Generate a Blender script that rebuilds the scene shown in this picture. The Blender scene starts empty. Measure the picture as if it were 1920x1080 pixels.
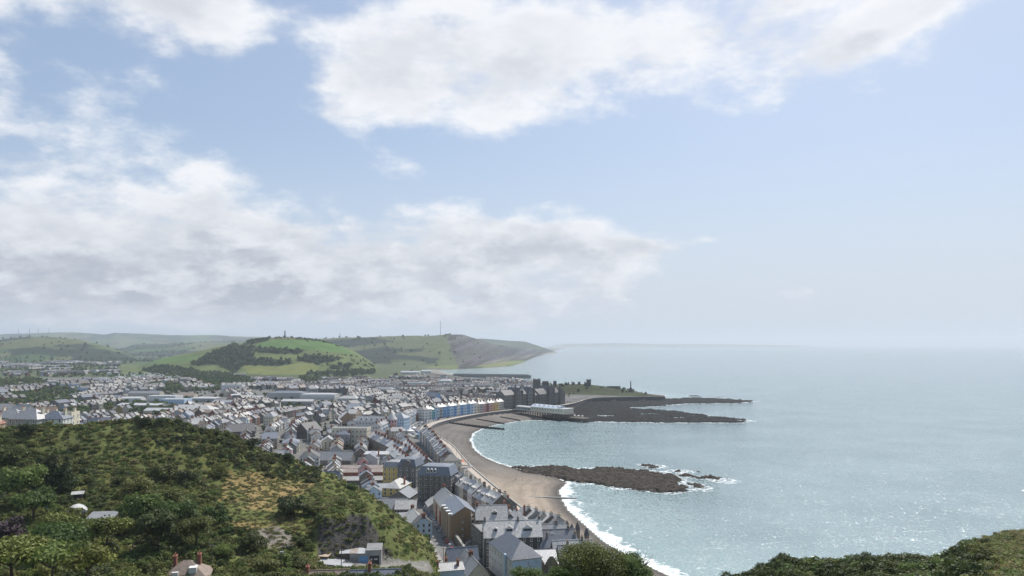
import bpy, bmesh, math, random
import numpy as np
from mathutils import Vector, Matrix

# ------------------------------------------------------------------ camera, sky, sun, exposure
scene = bpy.context.scene
F = 1380.0                      # focal length in photograph pixels (1920 wide)
CAMZ = 105.0                    # eye height above the sea, metres
PITCH = math.atan(103.0 / F)    # tilted up a little: eye-level line at row 643
EARTH = 7.4e6                   # effective earth radius (with refraction)

cam_data = bpy.data.cameras.new('camera')
cam = bpy.data.objects.new('camera', cam_data)
scene.collection.objects.link(cam)
cam.location = (0, 0, CAMZ)
cam.rotation_euler = (math.pi / 2 + PITCH, 0, 0)
cam_data.sensor_width = 36.0
cam_data.lens = 36.0 * F / 1920.0
cam_data.clip_start = 1.0
cam_data.clip_end = 120000.0
scene.camera = cam

SUN_AZ = math.radians(28.0)     # to the right of the view direction (+Y)
SUN_EL = math.radians(52.0)
sun_dir = Vector((math.sin(SUN_AZ) * math.cos(SUN_EL), math.cos(SUN_AZ) * math.cos(SUN_EL), math.sin(SUN_EL)))
sun_data = bpy.data.lights.new('sun', 'SUN')
sun_data.energy = 4.4
sun_data.angle = math.radians(0.55)
sun_data.color = (1.0, 0.95, 0.87)
sun = bpy.data.objects.new('sun', sun_data)
sun.rotation_euler = sun_dir.to_track_quat('Z', 'Y').to_euler()
sun.location = (0, 0, 900)
scene.collection.objects.link(sun)

scene.view_settings.view_transform = 'Standard'
scene.view_settings.look = 'None'
scene.view_settings.exposure = 0.15
scene.view_settings.gamma = 1.0
scene.view_settings.use_curve_mapping = False
scene.cycles.max_bounces = 6
scene.cycles.diffuse_bounces = 2
scene.cycles.glossy_bounces = 2
scene.cycles.transmission_bounces = 2
scene.cycles.transparent_max_bounces = 6
scene.cycles.volume_bounces = 0
scene.cycles.caustics_reflective = False
scene.cycles.caustics_refractive = False
scene.cycles.use_denoising = True


class NT:
    """tiny helper round a node tree"""
    def __init__(self, tree):
        self.t = tree
        self.n = tree.nodes
        self.l = tree.links

    def new(self, kind, **kw):
        nd = self.n.new(kind)
        for k, v in kw.items():
            setattr(nd, k, v)
        return nd

    def put(self, sock, v):
        if isinstance(v, bpy.types.NodeSocket):
            self.l.new(v, sock)
        else:
            sock.default_value = v

    def math(self, op, a, b=None, c=None, clamp=False):
        nd = self.new('ShaderNodeMath', operation=op, use_clamp=clamp)
        self.put(nd.inputs[0], a)
        if b is not None:
            self.put(nd.inputs[1], b)
        if c is not None:
            self.put(nd.inputs[2], c)
        return nd.outputs[0]

    def mix(self, f, a, b, blend='MIX'):
        nd = self.new('ShaderNodeMix', data_type='RGBA', blend_type=blend, clamp_factor=True)
        self.put(nd.inputs[0], f)
        self.put(nd.inputs[6], a if isinstance(a, bpy.types.NodeSocket) else (*a[:3], 1))
        self.put(nd.inputs[7], b if isinstance(b, bpy.types.NodeSocket) else (*b[:3], 1))
        return nd.outputs[2]

    def noise(self, vec, scale, detail=4.0, rough=0.55, distortion=0.0, dims='3D', typ=None):
        nd = self.new('ShaderNodeTexNoise', noise_dimensions=dims)
        if typ:
            nd.noise_type = typ
        if vec is not None:
            self.l.new(vec, nd.inputs['Vector'])
        nd.inputs['Scale'].default_value = scale
        nd.inputs['Detail'].default_value = detail
        nd.inputs['Roughness'].default_value = rough
        nd.inputs['Distortion'].default_value = distortion
        return nd.outputs[0]

    def ramp(self, v, lo, hi, a=0.0, b=1.0, smooth=True):
        nd = self.new('ShaderNodeMapRange', interpolation_type='SMOOTHSTEP' if smooth else 'LINEAR')
        self.put(nd.inputs[0], v)
        for i, w in zip((1, 2, 3, 4), (lo, hi, a, b)):
            self.put(nd.inputs[i], w)
        return nd.outputs[0]

    def comb(self, x, y, z):
        nd = self.new('ShaderNodeCombineXYZ')
        self.put(nd.inputs[0], x)
        self.put(nd.inputs[1], y)
        self.put(nd.inputs[2], z)
        return nd.outputs[0]


def build_world():
    w = bpy.data.worlds.new('World')
    scene.world = w
    w.use_nodes = True
    T = NT(w.node_tree)
    T.n.clear()
    w.cycles.sampling_method = 'MANUAL'
    w.cycles.sample_map_resolution = 512
    out = T.new('ShaderNodeOutputWorld')
    bg = T.new('ShaderNodeBackground')
    sky = T.new('ShaderNodeTexSky', sky_type='NISHITA', sun_disc=False)
    sky.sun_elevation = SUN_EL
    sky.sun_rotation = SUN_AZ
    sky.altitude = 100
    sky.air_density = 1.0
    sky.dust_density = 1.6
    sky.ozone_density = 1.0
    tc = T.new('ShaderNodeTexCoord')
    d = tc.outputs['Generated']
    sep = T.new('ShaderNodeSeparateXYZ')
    T.l.new(d, sep.inputs[0])
    x, y, z = sep.outputs
    az = T.math('ARCTAN2', x, y)
    el = T.math('ARCSINE', z)
    zc = T.math('MAXIMUM', z, 0.0)
    # clouds live on a layer overhead: project the direction on it, keep some depth of their own
    inv = T.math('DIVIDE', 1.0, T.math('ADD', zc, 0.45))
    p = T.comb(T.math('MULTIPLY', x, inv), T.math('MULTIPLY', y, inv), T.math('MULTIPLY', zc, 1.5))

    def A(px):
        return math.atan((px - 960) / F)

    def E(row):
        return math.atan((643 - row) / F)

    warp = T.math('MULTIPLY', T.math('SUBTRACT', T.noise(p, 2.2, 3, 0.5), 0.5), 0.16)
    azw = T.math('ADD', az, warp)
    elw = T.math('ADD', el, T.math('MULTIPLY', warp, 0.6))

    def blob(px, row, rx, ry, tilt=0.0):
        ax, ey = A(px), E(row)
        dx = T.math('SUBTRACT', azw, ax)
        dy = T.math('SUBTRACT', T.math('SUBTRACT', elw, ey), T.math('MULTIPLY', dx, tilt))
        q = T.math('ADD', T.math('POWER', T.math('DIVIDE', dx, rx / F), 2.0), T.math('POWER', T.math('DIVIDE', dy, ry / F), 2.0))
        return T.math('EXPONENT', T.math('MULTIPLY', q, -1.0))

    def total(bl):
        s = None
        for args, k in bl:
            b = T.math('MULTIPLY', blob(*args), k)
            s = b if s is None else T.math('ADD', s, b)
        return s

    # where the big clouds stand (directions), on top of the same field of cloud all round
    c_high = total([((1040, 60, 340, 120, 0.0), 0.46), ((1380, 50, 360, 110, 0.0), 0.40), ((660, 140, 150, 95), 0.46),
                    ((1560, 150, 230, 38, 0.30), 0.26), ((870, 190, 160, 70), 0.30), ((1740, 95, 110, 32, 0.35), 0.30),
                    ((30, 60, 330, 120), 0.60), ((290, 90, 150, 90), 0.55), ((480, 30, 110, 60), 0.24),
                    ((20, 330, 230, 100, -0.25), 0.40), ((330, 310, 200, 55, -0.22), 0.34), ((650, 325, 100, 18), 0.20), ((240, 215, 150, 26), 0.26),
                    ((1000, 310, 1100, 80), -0.16), ((1500, 340, 500, 120), -0.35), ((430, 190, 150, 70), -0.30), ((520, 70, 75, 110), -0.55)])
    c_low = total([((150, 450, 560, 90), 0.44), ((620, 470, 480, 75), 0.46), ((1080, 470, 280, 36, 0.05), 0.54),
                   ((560, 545, 620, 70), 0.52), ((1000, 425, 200, 16), 0.22), ((100, 560, 700, 60), 0.36), ((1290, 455, 120, 18, 0.06), 0.42),
                   ((1650, 470, 420, 120), -0.4)])
    n1 = T.noise(p, 3.0, 9, 0.58)
    n2 = T.noise(p, 9.5, 8, 0.60)
    # offset towards the sun for the clouds' own light and shade
    off = T.new('ShaderNodeVectorMath', operation='ADD')
    T.l.new(p, off.inputs[0])
    off.inputs[1].default_value = (0.03, -0.07, 0.08)
    n1s = T.noise(off.outputs[0], 3.0, 5, 0.58)
    n2s = T.noise(off.outputs[0], 9.5, 4, 0.60)
    base = T.math('ADD', T.math('MULTIPLY', T.math('SUBTRACT', n1, 0.5), 2.5), T.math('MULTIPLY', T.math('SUBTRACT', n2, 0.5), 1.25))
    bases = T.math('ADD', T.math('MULTIPLY', T.math('SUBTRACT', n1s, 0.5), 2.5), T.math('MULTIPLY', T.math('SUBTRACT', n2s, 0.5), 1.25))
    cov = T.math('ADD', T.math('ADD', c_high, c_low), -0.26)
    dens = T.math('ADD', base, cov)
    denss = T.math('ADD', bases, cov)
    lowness = T.ramp(el, 0.02, 0.22, 1.0, 0.0)
    alpha = T.ramp(dens, -0.16, 0.44)
    # shade: thick and hidden from the sun reads grey, thin edges and tops read white
    thick = T.ramp(dens, 0.10, 0.80)
    grad = T.ramp(T.math('SUBTRACT', denss, dens), -0.30, 0.34)
    puff = T.ramp(n2, 0.35, 0.68, 1.0, 0.0)
    shade = T.math('ADD', T.math('MULTIPLY', thick, T.math('ADD', 0.30, T.math('MULTIPLY', puff, 0.25))), T.math('MULTIPLY', grad, 0.36))
    shade = T.math('ADD', shade, T.math('MULTIPLY', T.math('MULTIPLY', lowness, puff), 0.50))
    shade = T.math('SUBTRACT', shade, 0.14, clamp=True)
    white = T.mix(lowness, CLOUD_HI, CLOUD_LO)
    ccol = T.mix(shade, white, CLOUD_DARK)
    # milky veil low down over the sea and land
    veil = T.ramp(el, -0.03, 0.30, 0.97, 0.0)
    skyc = sky.outputs[0]
    skyc = T.mix(0.38, skyc, SKY_MILK)
    skyc = T.mix(veil, skyc, VEIL)
    col = T.mix(T.math('MULTIPLY', alpha, 0.94), skyc, ccol)
    # the low bank dissolves into the haze at the horizon
    col = T.mix(T.ramp(el, 0.0, 0.055, 0.55, 0.0), col, VEIL)
    T.l.new(col, bg.inputs[0])
    bg.inputs[1].default_value = SKY_STRENGTH
    T.l.new(bg.outputs[0], out.inputs[0])


SKY_STRENGTH = 0.104
CLOUD_HI = (8.2, 8.3, 8.55)
CLOUD_LO = (7.1, 7.25, 7.7)
CLOUD_DARK = (4.0, 4.35, 5.0)
VEIL = (5.3, 5.85, 6.8)
SKY_MILK = (4.0, 5.15, 6.95)
build_world()
HAZE_DENSITY = 6.8e-5
HAZE_COLOUR = (0.80, 0.90, 1.0, 1)
SEA_A = (0.175, 0.25, 0.262)
SEA_B = (0.225, 0.305, 0.315)
SEA_SHALLOW = (0.29, 0.40, 0.40)
SEA_BUMP = 0.55

# ------------------------------------------------------------------ projection helpers, noise
def slope(row):
    v = (540.0 - row) / F
    return (math.sin(PITCH) + math.cos(PITCH) * v) / (math.cos(PITCH) - math.sin(PITCH) * v)


def Zr(row, y):
    return CAMZ + y * slope(row)


def W(px, row, z=0.0):
    """world x, y of the point at height z that stands in direction (px, row) from the viewpoint"""
    v = (540.0 - row) / F
    dy = math.cos(PITCH) - math.sin(PITCH) * v
    dz = math.sin(PITCH) + math.cos(PITCH) * v
    t = 1000.0
    if dz < 0:
        t = (z - CAMZ) / dz
        for _ in range(30):
            yy = t * dy
            zz = z - yy * yy / (2 * EARTH)
            t = min((zz - CAMZ) / dz, 60000.0)
    return ((px - 960.0) / F * t, t * dy)


def project(x, y, z):
    c, s = math.cos(PITCH), math.sin(PITCH)
    dz = z - CAMZ
    depth = y * c + dz * s
    up = -y * s + dz * c
    return 960 + F * x / depth, 540 - F * up / depth


def vnoise(x, y, seed=0):
    xi = np.floor(x).astype(np.int64)
    yi = np.floor(y).astype(np.int64)
    fx = x - xi
    fy = y - yi
    fx = fx * fx * (3 - 2 * fx)
    fy = fy * fy * (3 - 2 * fy)

    def hsh(a, b):
        h = (a * 374761393 + b * 668265263 + seed * 982451653) & 0xFFFFFFFF
        h = ((h ^ (h >> 13)) * 1274126177) & 0xFFFFFFFF
        return ((h ^ (h >> 16)) & 0xFFFF) / 65535.0
    a = hsh(xi, yi)
    b = hsh(xi + 1, yi)
    c = hsh(xi, yi + 1)
    d = hsh(xi + 1, yi + 1)
    return (a * (1 - fx) + b * fx) * (1 - fy) + (c * (1 - fx) + d * fx) * fy


def fbm(x, y, octv=4, seed=0, gain=0.5):
    s = 0
    a = 1.0
    t = 0
    for i in range(octv):
        s = s + a * vnoise(x * 2.03 ** i + 17.3 * i, y * 2.03 ** i - 9.1 * i, seed + i)
        t += a
        a *= gain
    return s / t


def inside(poly, x, y):
    r = np.zeros(x.shape, bool)
    n = len(poly)
    for i in range(n):
        x0, y0 = poly[i]
        x1, y1 = poly[(i + 1) % n]
        if y0 == y1:
            continue
        c = (y0 > y) != (y1 > y)
        r ^= c & (x < (x1 - x0) * (y - y0) / (y1 - y0) + x0)
    return r


def dist_line(pts, x, y):
    d = np.full(x.shape, 1e18)
    for i in range(len(pts) - 1):
        x0, y0 = pts[i]
        x1, y1 = pts[i + 1]
        dx, dy = x1 - x0, y1 - y0
        L = dx * dx + dy * dy
        if L == 0:
            continue
        t = np.clip(((x - x0) * dx + (y - y0) * dy) / L, 0, 1)
        d = np.minimum(d, (x - x0 - t * dx) ** 2 + (y - y0 - t * dy) ** 2)
    return np.sqrt(d)


def sstep(a, b, v):
    t = np.clip((v - a) / (b - a), 0, 1)
    return t * t * (3 - 2 * t)


# ------------------------------------------------------------------ the lie of the land
shore = [W(2200, 1250), W(1500, 1180), W(1320, 1112), W(1235, 1072), W(1185, 1050), W(1130, 1016), W(1095, 985), W(1064, 957), W(1050, 933),
         W(1047, 918), W(1062, 906), W(1040, 894), W(990, 886), W(960, 877), W(930, 868), W(902, 855), W(887, 842), W(880, 825), W(885, 813),
         W(903, 803), W(925, 797), W(945, 794), W(968, 790), W(1010, 786), W(1050, 779), W(1078, 770), W(1084, 760), W(1100, 752), W(1125, 749),
         W(1242, 746), W(1246, 741), W(1215, 738), W(1190, 735), W(1150, 729), W(1105, 724), W(1050, 720), W(1000, 717), W(950, 714),
         W(900, 711), W(872, 707), W(850, 702), W(815, 694), W(800, 691), W(830, 689.5), W(870, 687), W(905, 683), W(935, 677), W(965, 671),
         W(1000, 668), W(1025, 665), W(1052, 662), W(1022, 660.5), W(1030, 657), W(1068, 653.5), W(1040, 652)]
shore_line = list(shore)
land_poly = shore + [(1500, 46000), (-60000, 46000), (-60000, -200), (300, -200)]
prom_line = [(105, 150), (66, 230), (47, 300), (33, 350), (16, 400), (3, 450), (-12, 505), (-24, 552), (-36, 600), (-47, 655), (-58, 712), (-72, 760), (-86, 800),
             (-97, 840), (-98, 890), (-87, 940), (-66, 990), (-45, 1035), (-15, 1075), (14, 1105), (48, 1135), (85, 1172), (108, 1230), (126, 1288),
             (150, 1328), (200, 1340), (278, 1358)]
prom_poly = prom_line + [(284, 1380), (250, 1430), (225, 1560), (165, 1700), (100, 1800), (20, 1890), (-70, 1990), (-140, 2080), (-150, 2200), (-240, 2400),
                         (-290, 2560), (-340, 2720), (-300, 2850), (-150, 3050), (0, 3400), (60, 4000), (100, 4600), (180, 5600), (250, 6300), (300, 7000), (500, 9000),
                         (900, 14000), (-500, 46000), (-60000, 46000), (-60000, -200), (120, -200)]

# near hillside: for each column of sight, where the ground is met (row -> distance)
def col(*rows):
    return [(y, Zr(r, y)) for r, y in rows]


near_cols = [
    (-500, [(10, 100), (60, 84), (110, 66)] + col((1090, 160), (1000, 212), (930, 252), (870, 282), (800, 308)) + [(345, 58), (420, 10), (470, -30)]),
    (0, [(10, 100), (60, 84), (110, 66)] + col((1090, 163), (1000, 213), (930, 254), (870, 284), (808, 305)) + [(340, 60), (420, 12), (470, -30)]),
    (100, [(10, 100), (60, 84), (110, 66)] + col((1090, 165), (1000, 214), (930, 255), (870, 286), (800, 312)) + [(345, 60), (420, 12), (470, -30)]),
    (270, [(10, 100), (60, 82), (110, 62)] + col((1090, 172), (1000, 222), (930, 260), (870, 290), (788, 322)) + [(350, 62), (425, 10), (470, -30)]),
    (350, [(10, 100), (60, 82), (110, 62)] + col((1090, 180), (1000, 228), (935, 266), (875, 296), (798, 326)) + [(350, 58), (425, 10), (470, -30)]),
    (430, [(10, 100), (60, 80), (110, 60)] + col((1090, 188), (1000, 234), (940, 270), (880, 302), (818, 330)) + [(352, 52), (420, 10), (470, -30)]),
    (520, [(10, 100), (60, 80), (110, 60)] + col((1090, 196), (1015, 235), (950, 268), (898, 302), (856, 334)) + [(356, 42), (420, 10), (470, -30)]),
    (595, [(10, 100), (60, 80), (110, 60)] + col((1090, 203), (1045, 228), (985, 252), (920, 296), (886, 335)) + [(356, 34), (415, 10), (470, -30)]),
    (612, [(10, 100), (60, 80), (110, 60)] + col((1090, 204), (1052, 233), (962, 246), (922, 294), (892, 334)) + [(356, 33), (415, 10), (470, -30)]),
    (690, [(10, 100), (60, 80), (110, 60)] + col((1090, 206), (1052, 236), (956, 250), (936, 290), (919, 328)) + [(350, 28), (405, 10), (470, -30)]),
    (720, [(10, 100), (60, 80), (110, 60)] + col((1090, 206), (1052, 240), (978, 255), (952, 292), (938, 322)) + [(345, 24), (400, 10), (470, -30)]),
    (760, [(10, 100), (60, 80), (110, 60)] + col((1090, 208), (1058, 242), (1008, 262), (980, 295), (970, 317)) + [(335, 18), (380, 10), (470, -30)]),
    (800, [(10, 100), (60, 78), (110, 58)] + col((1090, 214), (1066, 245), (1036, 270), (1012, 298), (1003, 312)) + [(322, 17), (350, 10), (470, -30)]),
    (835, [(10, 100), (60, 78), (110, 58), (170, 42), (215, 32), (250, 22), (280, 15), (300, 12), (320, 10), (470, -30)]),
    (880, [(10, 100), (60, 78), (110, 58), (170, 36), (210, 22), (245, 12), (265, 9), (300, 9), (420, 8), (470, -30)]),
    (1000, [(10, 100), (60, 78), (90, 68), (150, 46), (200, 24), (235, 10), (255, 8), (300, 8), (400, 7), (470, -30)]),
    (1130, [(10, 100), (60, 80), (90, 67), (150, 46), (200, 26), (235, 11), (265, 5), (300, -4), (420, -20), (470, -30)]),
    (1300, [(10, 101), (40, 84), (70, 76), (90, 66), (150, 40), (200, 18), (230, 4), (250, -4), (420, -20), (470, -30)]),
    (1350, [(10, 101), (40, 86)] + col((1092, 74)) + [(90, 70), (150, 40), (190, 12), (215, -4), (250, -8), (420, -20), (470, -30)]),
    (1460, [(10, 101), (40, 90)] + col((1062, 80)) + [(100, 70), (150, 36), (185, 8), (205, -4), (250, -8), (420, -20), (470, -30)]),
    (1600, [(10, 101), (40, 91)] + col((1060, 82)) + [(102, 72), (150, 36), (185, 8), (205, -4), (250, -8), (420, -20), (470, -30)]),
    (1760, [(10, 101), (40, 91)] + col((1048, 86)) + [(106, 70), (150, 36), (185, 8), (205, -4), (250, -8), (420, -20), (470, -30)]),
    (1800, [(10, 101), (40, 92)] + col((1024, 98)) + [(112, 66), (150, 34), (185, 8), (205, -4), (250, -8), (420, -20), (470, -30)]),
    (1832, [(10, 101), (40, 92)] + col((1006, 106)) + [(112, 70), (130, 50), (185, 8), (205, -4), (250, -8), (420, -20), (470, -30)]),
    (1870, [(10, 101), (40, 92)] + col((995, 110)) + [(116, 70), (135, 50), (185, 8), (205, -4), (250, -8), (420, -20), (470, -30)]),
    (1930, [(10, 101), (40, 92)] + col((990, 114)) + [(120, 70), (140, 50), (185, 8), (205, -4), (250, -8), (420, -20), (470, -30)]),
    (2400, [(10, 101), (40, 92)] + col((980, 120)) + [(128, 70), (145, 50), (185, 8), (205, -4), (250, -8), (420, -20), (470, -30)]),
]


def near_height(x, y):
    u = 960 + F * x / np.maximum(y, 5)
    us = [c[0] for c in near_cols]
    zs = np.stack([np.interp(y, [p[0] for p in c[1]], [p[1] for p in c[1]]) for c in near_cols])
    i = np.clip(np.searchsorted(us, u) - 1, 0, len(us) - 2)
    ua = np.array(us, float)
    t = np.clip((u - ua[i]) / (ua[i + 1] - ua[i]), 0, 1)
    t = t * t * (3 - 2 * t) * 0.5 + t * 0.5
    idx = np.arange(u.size)
    zf = zs.reshape(len(us), -1)
    ii = i.ravel()
    z = zf[ii, idx] * (1 - t.ravel()) + zf[ii + 1, idx] * t.ravel()
    z = z.reshape(u.shape)
    n = (fbm(x / 26.0, y / 26.0, 4, 5) - 0.5) * 5.0 + (fbm(x / 5.0, y / 5.0, 3, 9) - 0.5) * 1.0
    amp = sstep(60, 200, y) * (1 - sstep(760, 870, u)) + 0.25 * sstep(30, 60, y) * sstep(1280, 1400, u)
    z = z + n * amp
    return np.where(y > 468, -60.0, z)


def ridge(rows, y0, wf, wb, x, y, u):
    us = [r[0] for r in rows]
    y0u = np.interp(u, us, [r[2] if len(r) > 2 else y0 for r in rows])
    row = np.interp(u, us, [r[1] for r in rows], left=760, right=760)
    z = CAMZ + y0u * (643.0 - row) / F
    t = (y - y0u)
    t = np.where(t < 0, np.clip(-t / wf, 0, 1), np.clip(t / wb, 0, 1))
    f = 0.5 * (1 + np.cos(np.pi * t))
    return np.where(t >= 1, -50, z * f)


hills = [
    ('pen', [(225, 712), (250, 694), (275, 683), (300, 674), (350, 664), (400, 654), (440, 645), (480, 637), (510, 633), (535, 632), (570, 634), (600, 637), (640, 647), (670, 660), (700, 680), (730, 708)], 2600, 680, 800),
    ('allt', [(540, 650), (600, 635), (640, 632), (700, 631), (760, 631), (800, 630), (830, 628), (860, 627, 4300), (890, 628, 4400), (920, 631, 4700), (950, 637, 5000), (985, 646, 5600), (1010, 656, 6200), (1030, 664, 6600)], 4300, 1350, 2500),
    ('spur', [(560, 655), (640, 649), (720, 655), (780, 652), (840, 664), (870, 676)], 3800, 900, 700),
    ('south', [(860, 640), (900, 634), (950, 637), (1000, 641), (1040, 645), (1062, 652)], 9000, 2500, 4000),
    ('west', [(-500, 634), (-100, 634), (0, 638), (60, 631), (100, 633), (150, 637), (200, 648), (240, 661), (275, 676), (300, 700)], 4200, 1100, 1500),
    ('mid', [(150, 668), (230, 655), (260, 646), (330, 643), (400, 641), (470, 640), (560, 645), (640, 660)], 6500, 2200, 2000),
    ('far', [(-500, 627), (0, 627), (60, 624), (140, 622), (200, 626), (215, 623), (260, 625), (320, 628), (400, 628), (470, 630), (600, 633), (760, 640)], 11000, 3500, 3000),
    ('capes', [(1000, 652), (1060, 642), (1150, 641), (1250, 643), (1350, 643), (1480, 645), (1540, 648), (1600, 654)], 26000, 2500, 4000),
]


def height(x, y):
    x = np.asarray(x, float)
    y = np.asarray(y, float)
    sh = x.shape
    x = x.ravel()
    y = y.ravel()
    u = 960 + F * x / np.maximum(y, 5)
    dl = dist_line(shore_line, x, y)
    ins = inside(land_poly, x, y)
    pin = inside(prom_poly, x, y)
    dp = dist_line(prom_poly[:60], x, y)
    z = np.where(ins, 0.15 + 3.0 * dl / (dl + dp + 0.01), -np.minimum(dl * 0.06, 8.0))
    town = 6.2 + 3.0 * sstep(0, 400, dp) + 10 * sstep(1200, 2600, y) * sstep(-500, -900, x)
    # castle mound and old town rise
    town = town + 17 * np.exp(-((x - 135) / 95.0) ** 2 - ((y - 1440) / 60.0) ** 2) + 8 * np.exp(-((x + 60) / 160.0) ** 2 - ((y - 1400) / 150.0) ** 2)
    z = np.where(pin, town, z)
    hill = np.full(x.shape, -60.0)
    edge = sstep(-5, 260, np.where(ins, dl, -dl)) ** 0.75
    for name, rows, y0, wf, wb in hills:
        h = ridge(rows, y0, wf, wb, x, y, u)
        sc = 0.05 * y0
        h = h * (1 + 0.16 * (fbm(x / sc, y / sc, 4, 31) - 0.5))
        if name != 'capes':
            h = np.where(h > 0, h * edge, h)
        hill = np.maximum(hill, h)
    z = np.where(ins | (y > 20000), np.maximum(z, hill), z)
    nr = y < 480
    if nr.any():
        z[nr] = np.maximum(z[nr], near_height(x[nr], y[nr]))
    z = z - y * y / (2 * EARTH)
    return z.reshape(sh)


def hz(x, y):
    return float(height(np.array([x]), np.array([y]))[0])

# ------------------------------------------------------------------ materials
MATS = {}


def mat(name, rgb, rough=0.85, var=0.18, scale=2.0, spec=0.3, bump=0.0, bscale=None, rand=0.0, tint=None, tint_amt=0.0, tscale=0.6, streak=1.0, metal=0.0):
    """plain procedural surface: base colour, mottled by two noises, a little per-object variation"""
    if name in MATS:
        return MATS[name]
    m = bpy.data.materials.new(name)
    m.use_nodes = True
    T = NT(m.node_tree)
    bs = T.n['Principled BSDF']
    tc = T.new('ShaderNodeTexCoord')
    geo = T.new('ShaderNodeNewGeometry')
    vec = geo.outputs['Position']
    if streak != 1.0:
        mp = T.new('ShaderNodeMapping')
        mp.inputs['Scale'].default_value = (1, 1, streak)
        T.l.new(vec, mp.inputs[0])
        vec = mp.outputs[0]
    n = T.noise(vec, scale, 5, 0.6)
    f = T.ramp(n, 0.25, 0.75)
    c = T.mix(f, tuple(v * (1 - var) for v in rgb), tuple(min(1, v * (1 + var)) for v in rgb))
    if tint is not None:
        n2 = T.noise(vec, tscale, 4, 0.65)
        c = T.mix(T.math('MULTIPLY', T.ramp(n2, 0.45, 0.7), tint_amt), c, tint)
    if rand:
        oi = T.new('ShaderNodeObjectInfo')
        hsv = T.new('ShaderNodeHueSaturation')
        T.put(hsv.inputs['Value'], T.math('ADD', T.math('MULTIPLY', oi.outputs['Random'], 2 * rand), 1 - rand))
        T.put(hsv.inputs['Color'], c)
        c = hsv.outputs[0]
    T.put(bs.inputs['Base Color'], c)
    bs.inputs['Roughness'].default_value = rough
    bs.inputs['Specular IOR Level'].default_value = spec
    bs.inputs['Metallic'].default_value = metal
    if bump:
        b = T.new('ShaderNodeBump')
        b.inputs['Strength'].default_value = bump
        b.inputs['Distance'].default_value = 0.3
        T.l.new(T.noise(vec, bscale or scale * 3, 4, 0.6), b.inputs['Height'])
        T.l.new(b.outputs[0], bs.inputs['Normal'])
    MATS[name] = m
    return m


def slate(name, rgb, rough, lichen=0.25):
    return mat(name, rgb, rough=rough, var=0.28, scale=1.1, spec=0.7, bump=0.25, bscale=5, rand=0.16, tint=(0.28, 0.26, 0.21), tint_amt=lichen, tscale=0.45)


M_SLATE = slate('slate_grey', (0.235, 0.24, 0.25), 0.40)
M_SLATE_BLUE = slate('slate_blue', (0.13, 0.148, 0.185), 0.42, 0.05)
M_SLATE_PALE = slate('slate_weathered', (0.43, 0.425, 0.41), 0.42, 0.5)
M_SLATE_DARK = slate('slate_dark', (0.085, 0.085, 0.09), 0.68, 0.12)
M_TILE_RED = mat('roof_red', (0.26, 0.12, 0.09), 0.7, 0.25, 1.0, rand=0.15)
M_TILE_BROWN = mat('roof_brown', (0.24, 0.185, 0.15), 0.6, 0.25, 1.0, rand=0.15)
M_RUST = mat('roof_rusty_sheet', (0.30, 0.24, 0.21), 0.55, 0.2, 0.8, tint=(0.42, 0.40, 0.38), tint_amt=0.8, tscale=0.35)
M_SHEET = mat('roof_pale_sheet', (0.44, 0.45, 0.46), 0.45, 0.12, 0.4, tint=(0.3, 0.29, 0.27), tint_amt=0.5)
M_FLAT = mat('roof_felt', (0.22, 0.22, 0.22), 0.7, 0.2, 0.5)
M_WHITE = mat('render_white', (0.66, 0.66, 0.64), 0.85, 0.05, 0.5, rand=0.08, tint=(0.5, 0.49, 0.45), tint_amt=0.5, tscale=0.3)
M_CREAM = mat('render_cream', (0.62, 0.57, 0.45), 0.85, 0.06, 0.5, rand=0.06, tint=(0.46, 0.42, 0.34), tint_amt=0.45, tscale=0.3)
M_GREYR = mat('render_grey', (0.38, 0.38, 0.37), 0.85, 0.1, 0.5, rand=0.12)
M_STONE = mat('stone_brown', (0.20, 0.17, 0.14), 0.9, 0.35, 2.2, rand=0.12, bump=0.3)
M_STONE_GREY = mat('stone_grey', (0.17, 0.165, 0.155), 0.9, 0.32, 1.8, rand=0.1, bump=0.3)
M_STONE_DARK = mat('stone_dark', (0.105, 0.10, 0.092), 0.9, 0.35, 1.2, bump=0.3)
M_BRICK = mat('brick_buff', (0.33, 0.225, 0.14), 0.9, 0.2, 3.0)
M_BRICK_PALE = mat('brick_pale', (0.47, 0.37, 0.28), 0.9, 0.15, 3.0)
M_BRICK_RED = mat('brick_red', (0.26, 0.11, 0.08), 0.9, 0.25, 3.0, rand=0.15)
M_PINK = mat('render_pink', (0.58, 0.36, 0.36), 0.85, 0.06, 0.5)
M_BLUE = mat('render_blue', (0.20, 0.36, 0.58), 0.85, 0.06, 0.5)
M_BLUE_PALE = mat('render_pale_blue', (0.46, 0.58, 0.70), 0.85, 0.06, 0.5, tint=(0.36, 0.46, 0.56), tint_amt=0.4)
M_TEAL = mat('render_teal', (0.22, 0.46, 0.48), 0.85, 0.06, 0.5)
M_YELLOW = mat('render_yellow', (0.62, 0.47, 0.17), 0.85, 0.08, 0.5)
M_ORANGE = mat('render_orange', (0.60, 0.38, 0.18), 0.85, 0.06, 0.5)
M_TRIM = mat('painted_trim', (0.70, 0.70, 0.68), 0.6, 0.04, 1.0)
M_GLASS = mat('window_glass', (0.03, 0.037, 0.045), 0.12, 0.2, 0.5, spec=0.6, rand=0.3)
M_METAL = mat('galvanised_metal', (0.35, 0.36, 0.37), 0.4, 0.1, 2.0, metal=0.7)
M_DARKMETAL = mat('dark_metal', (0.06, 0.06, 0.065), 0.5, 0.1, 2.0)
M_WOOD = mat('weathered_timber', (0.13, 0.11, 0.09), 0.9, 0.3, 2.0)
M_CONCRETE = mat('concrete', (0.33, 0.32, 0.30), 0.9, 0.15, 0.8, tint=(0.2, 0.19, 0.17), tint_amt=0.5)
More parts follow.
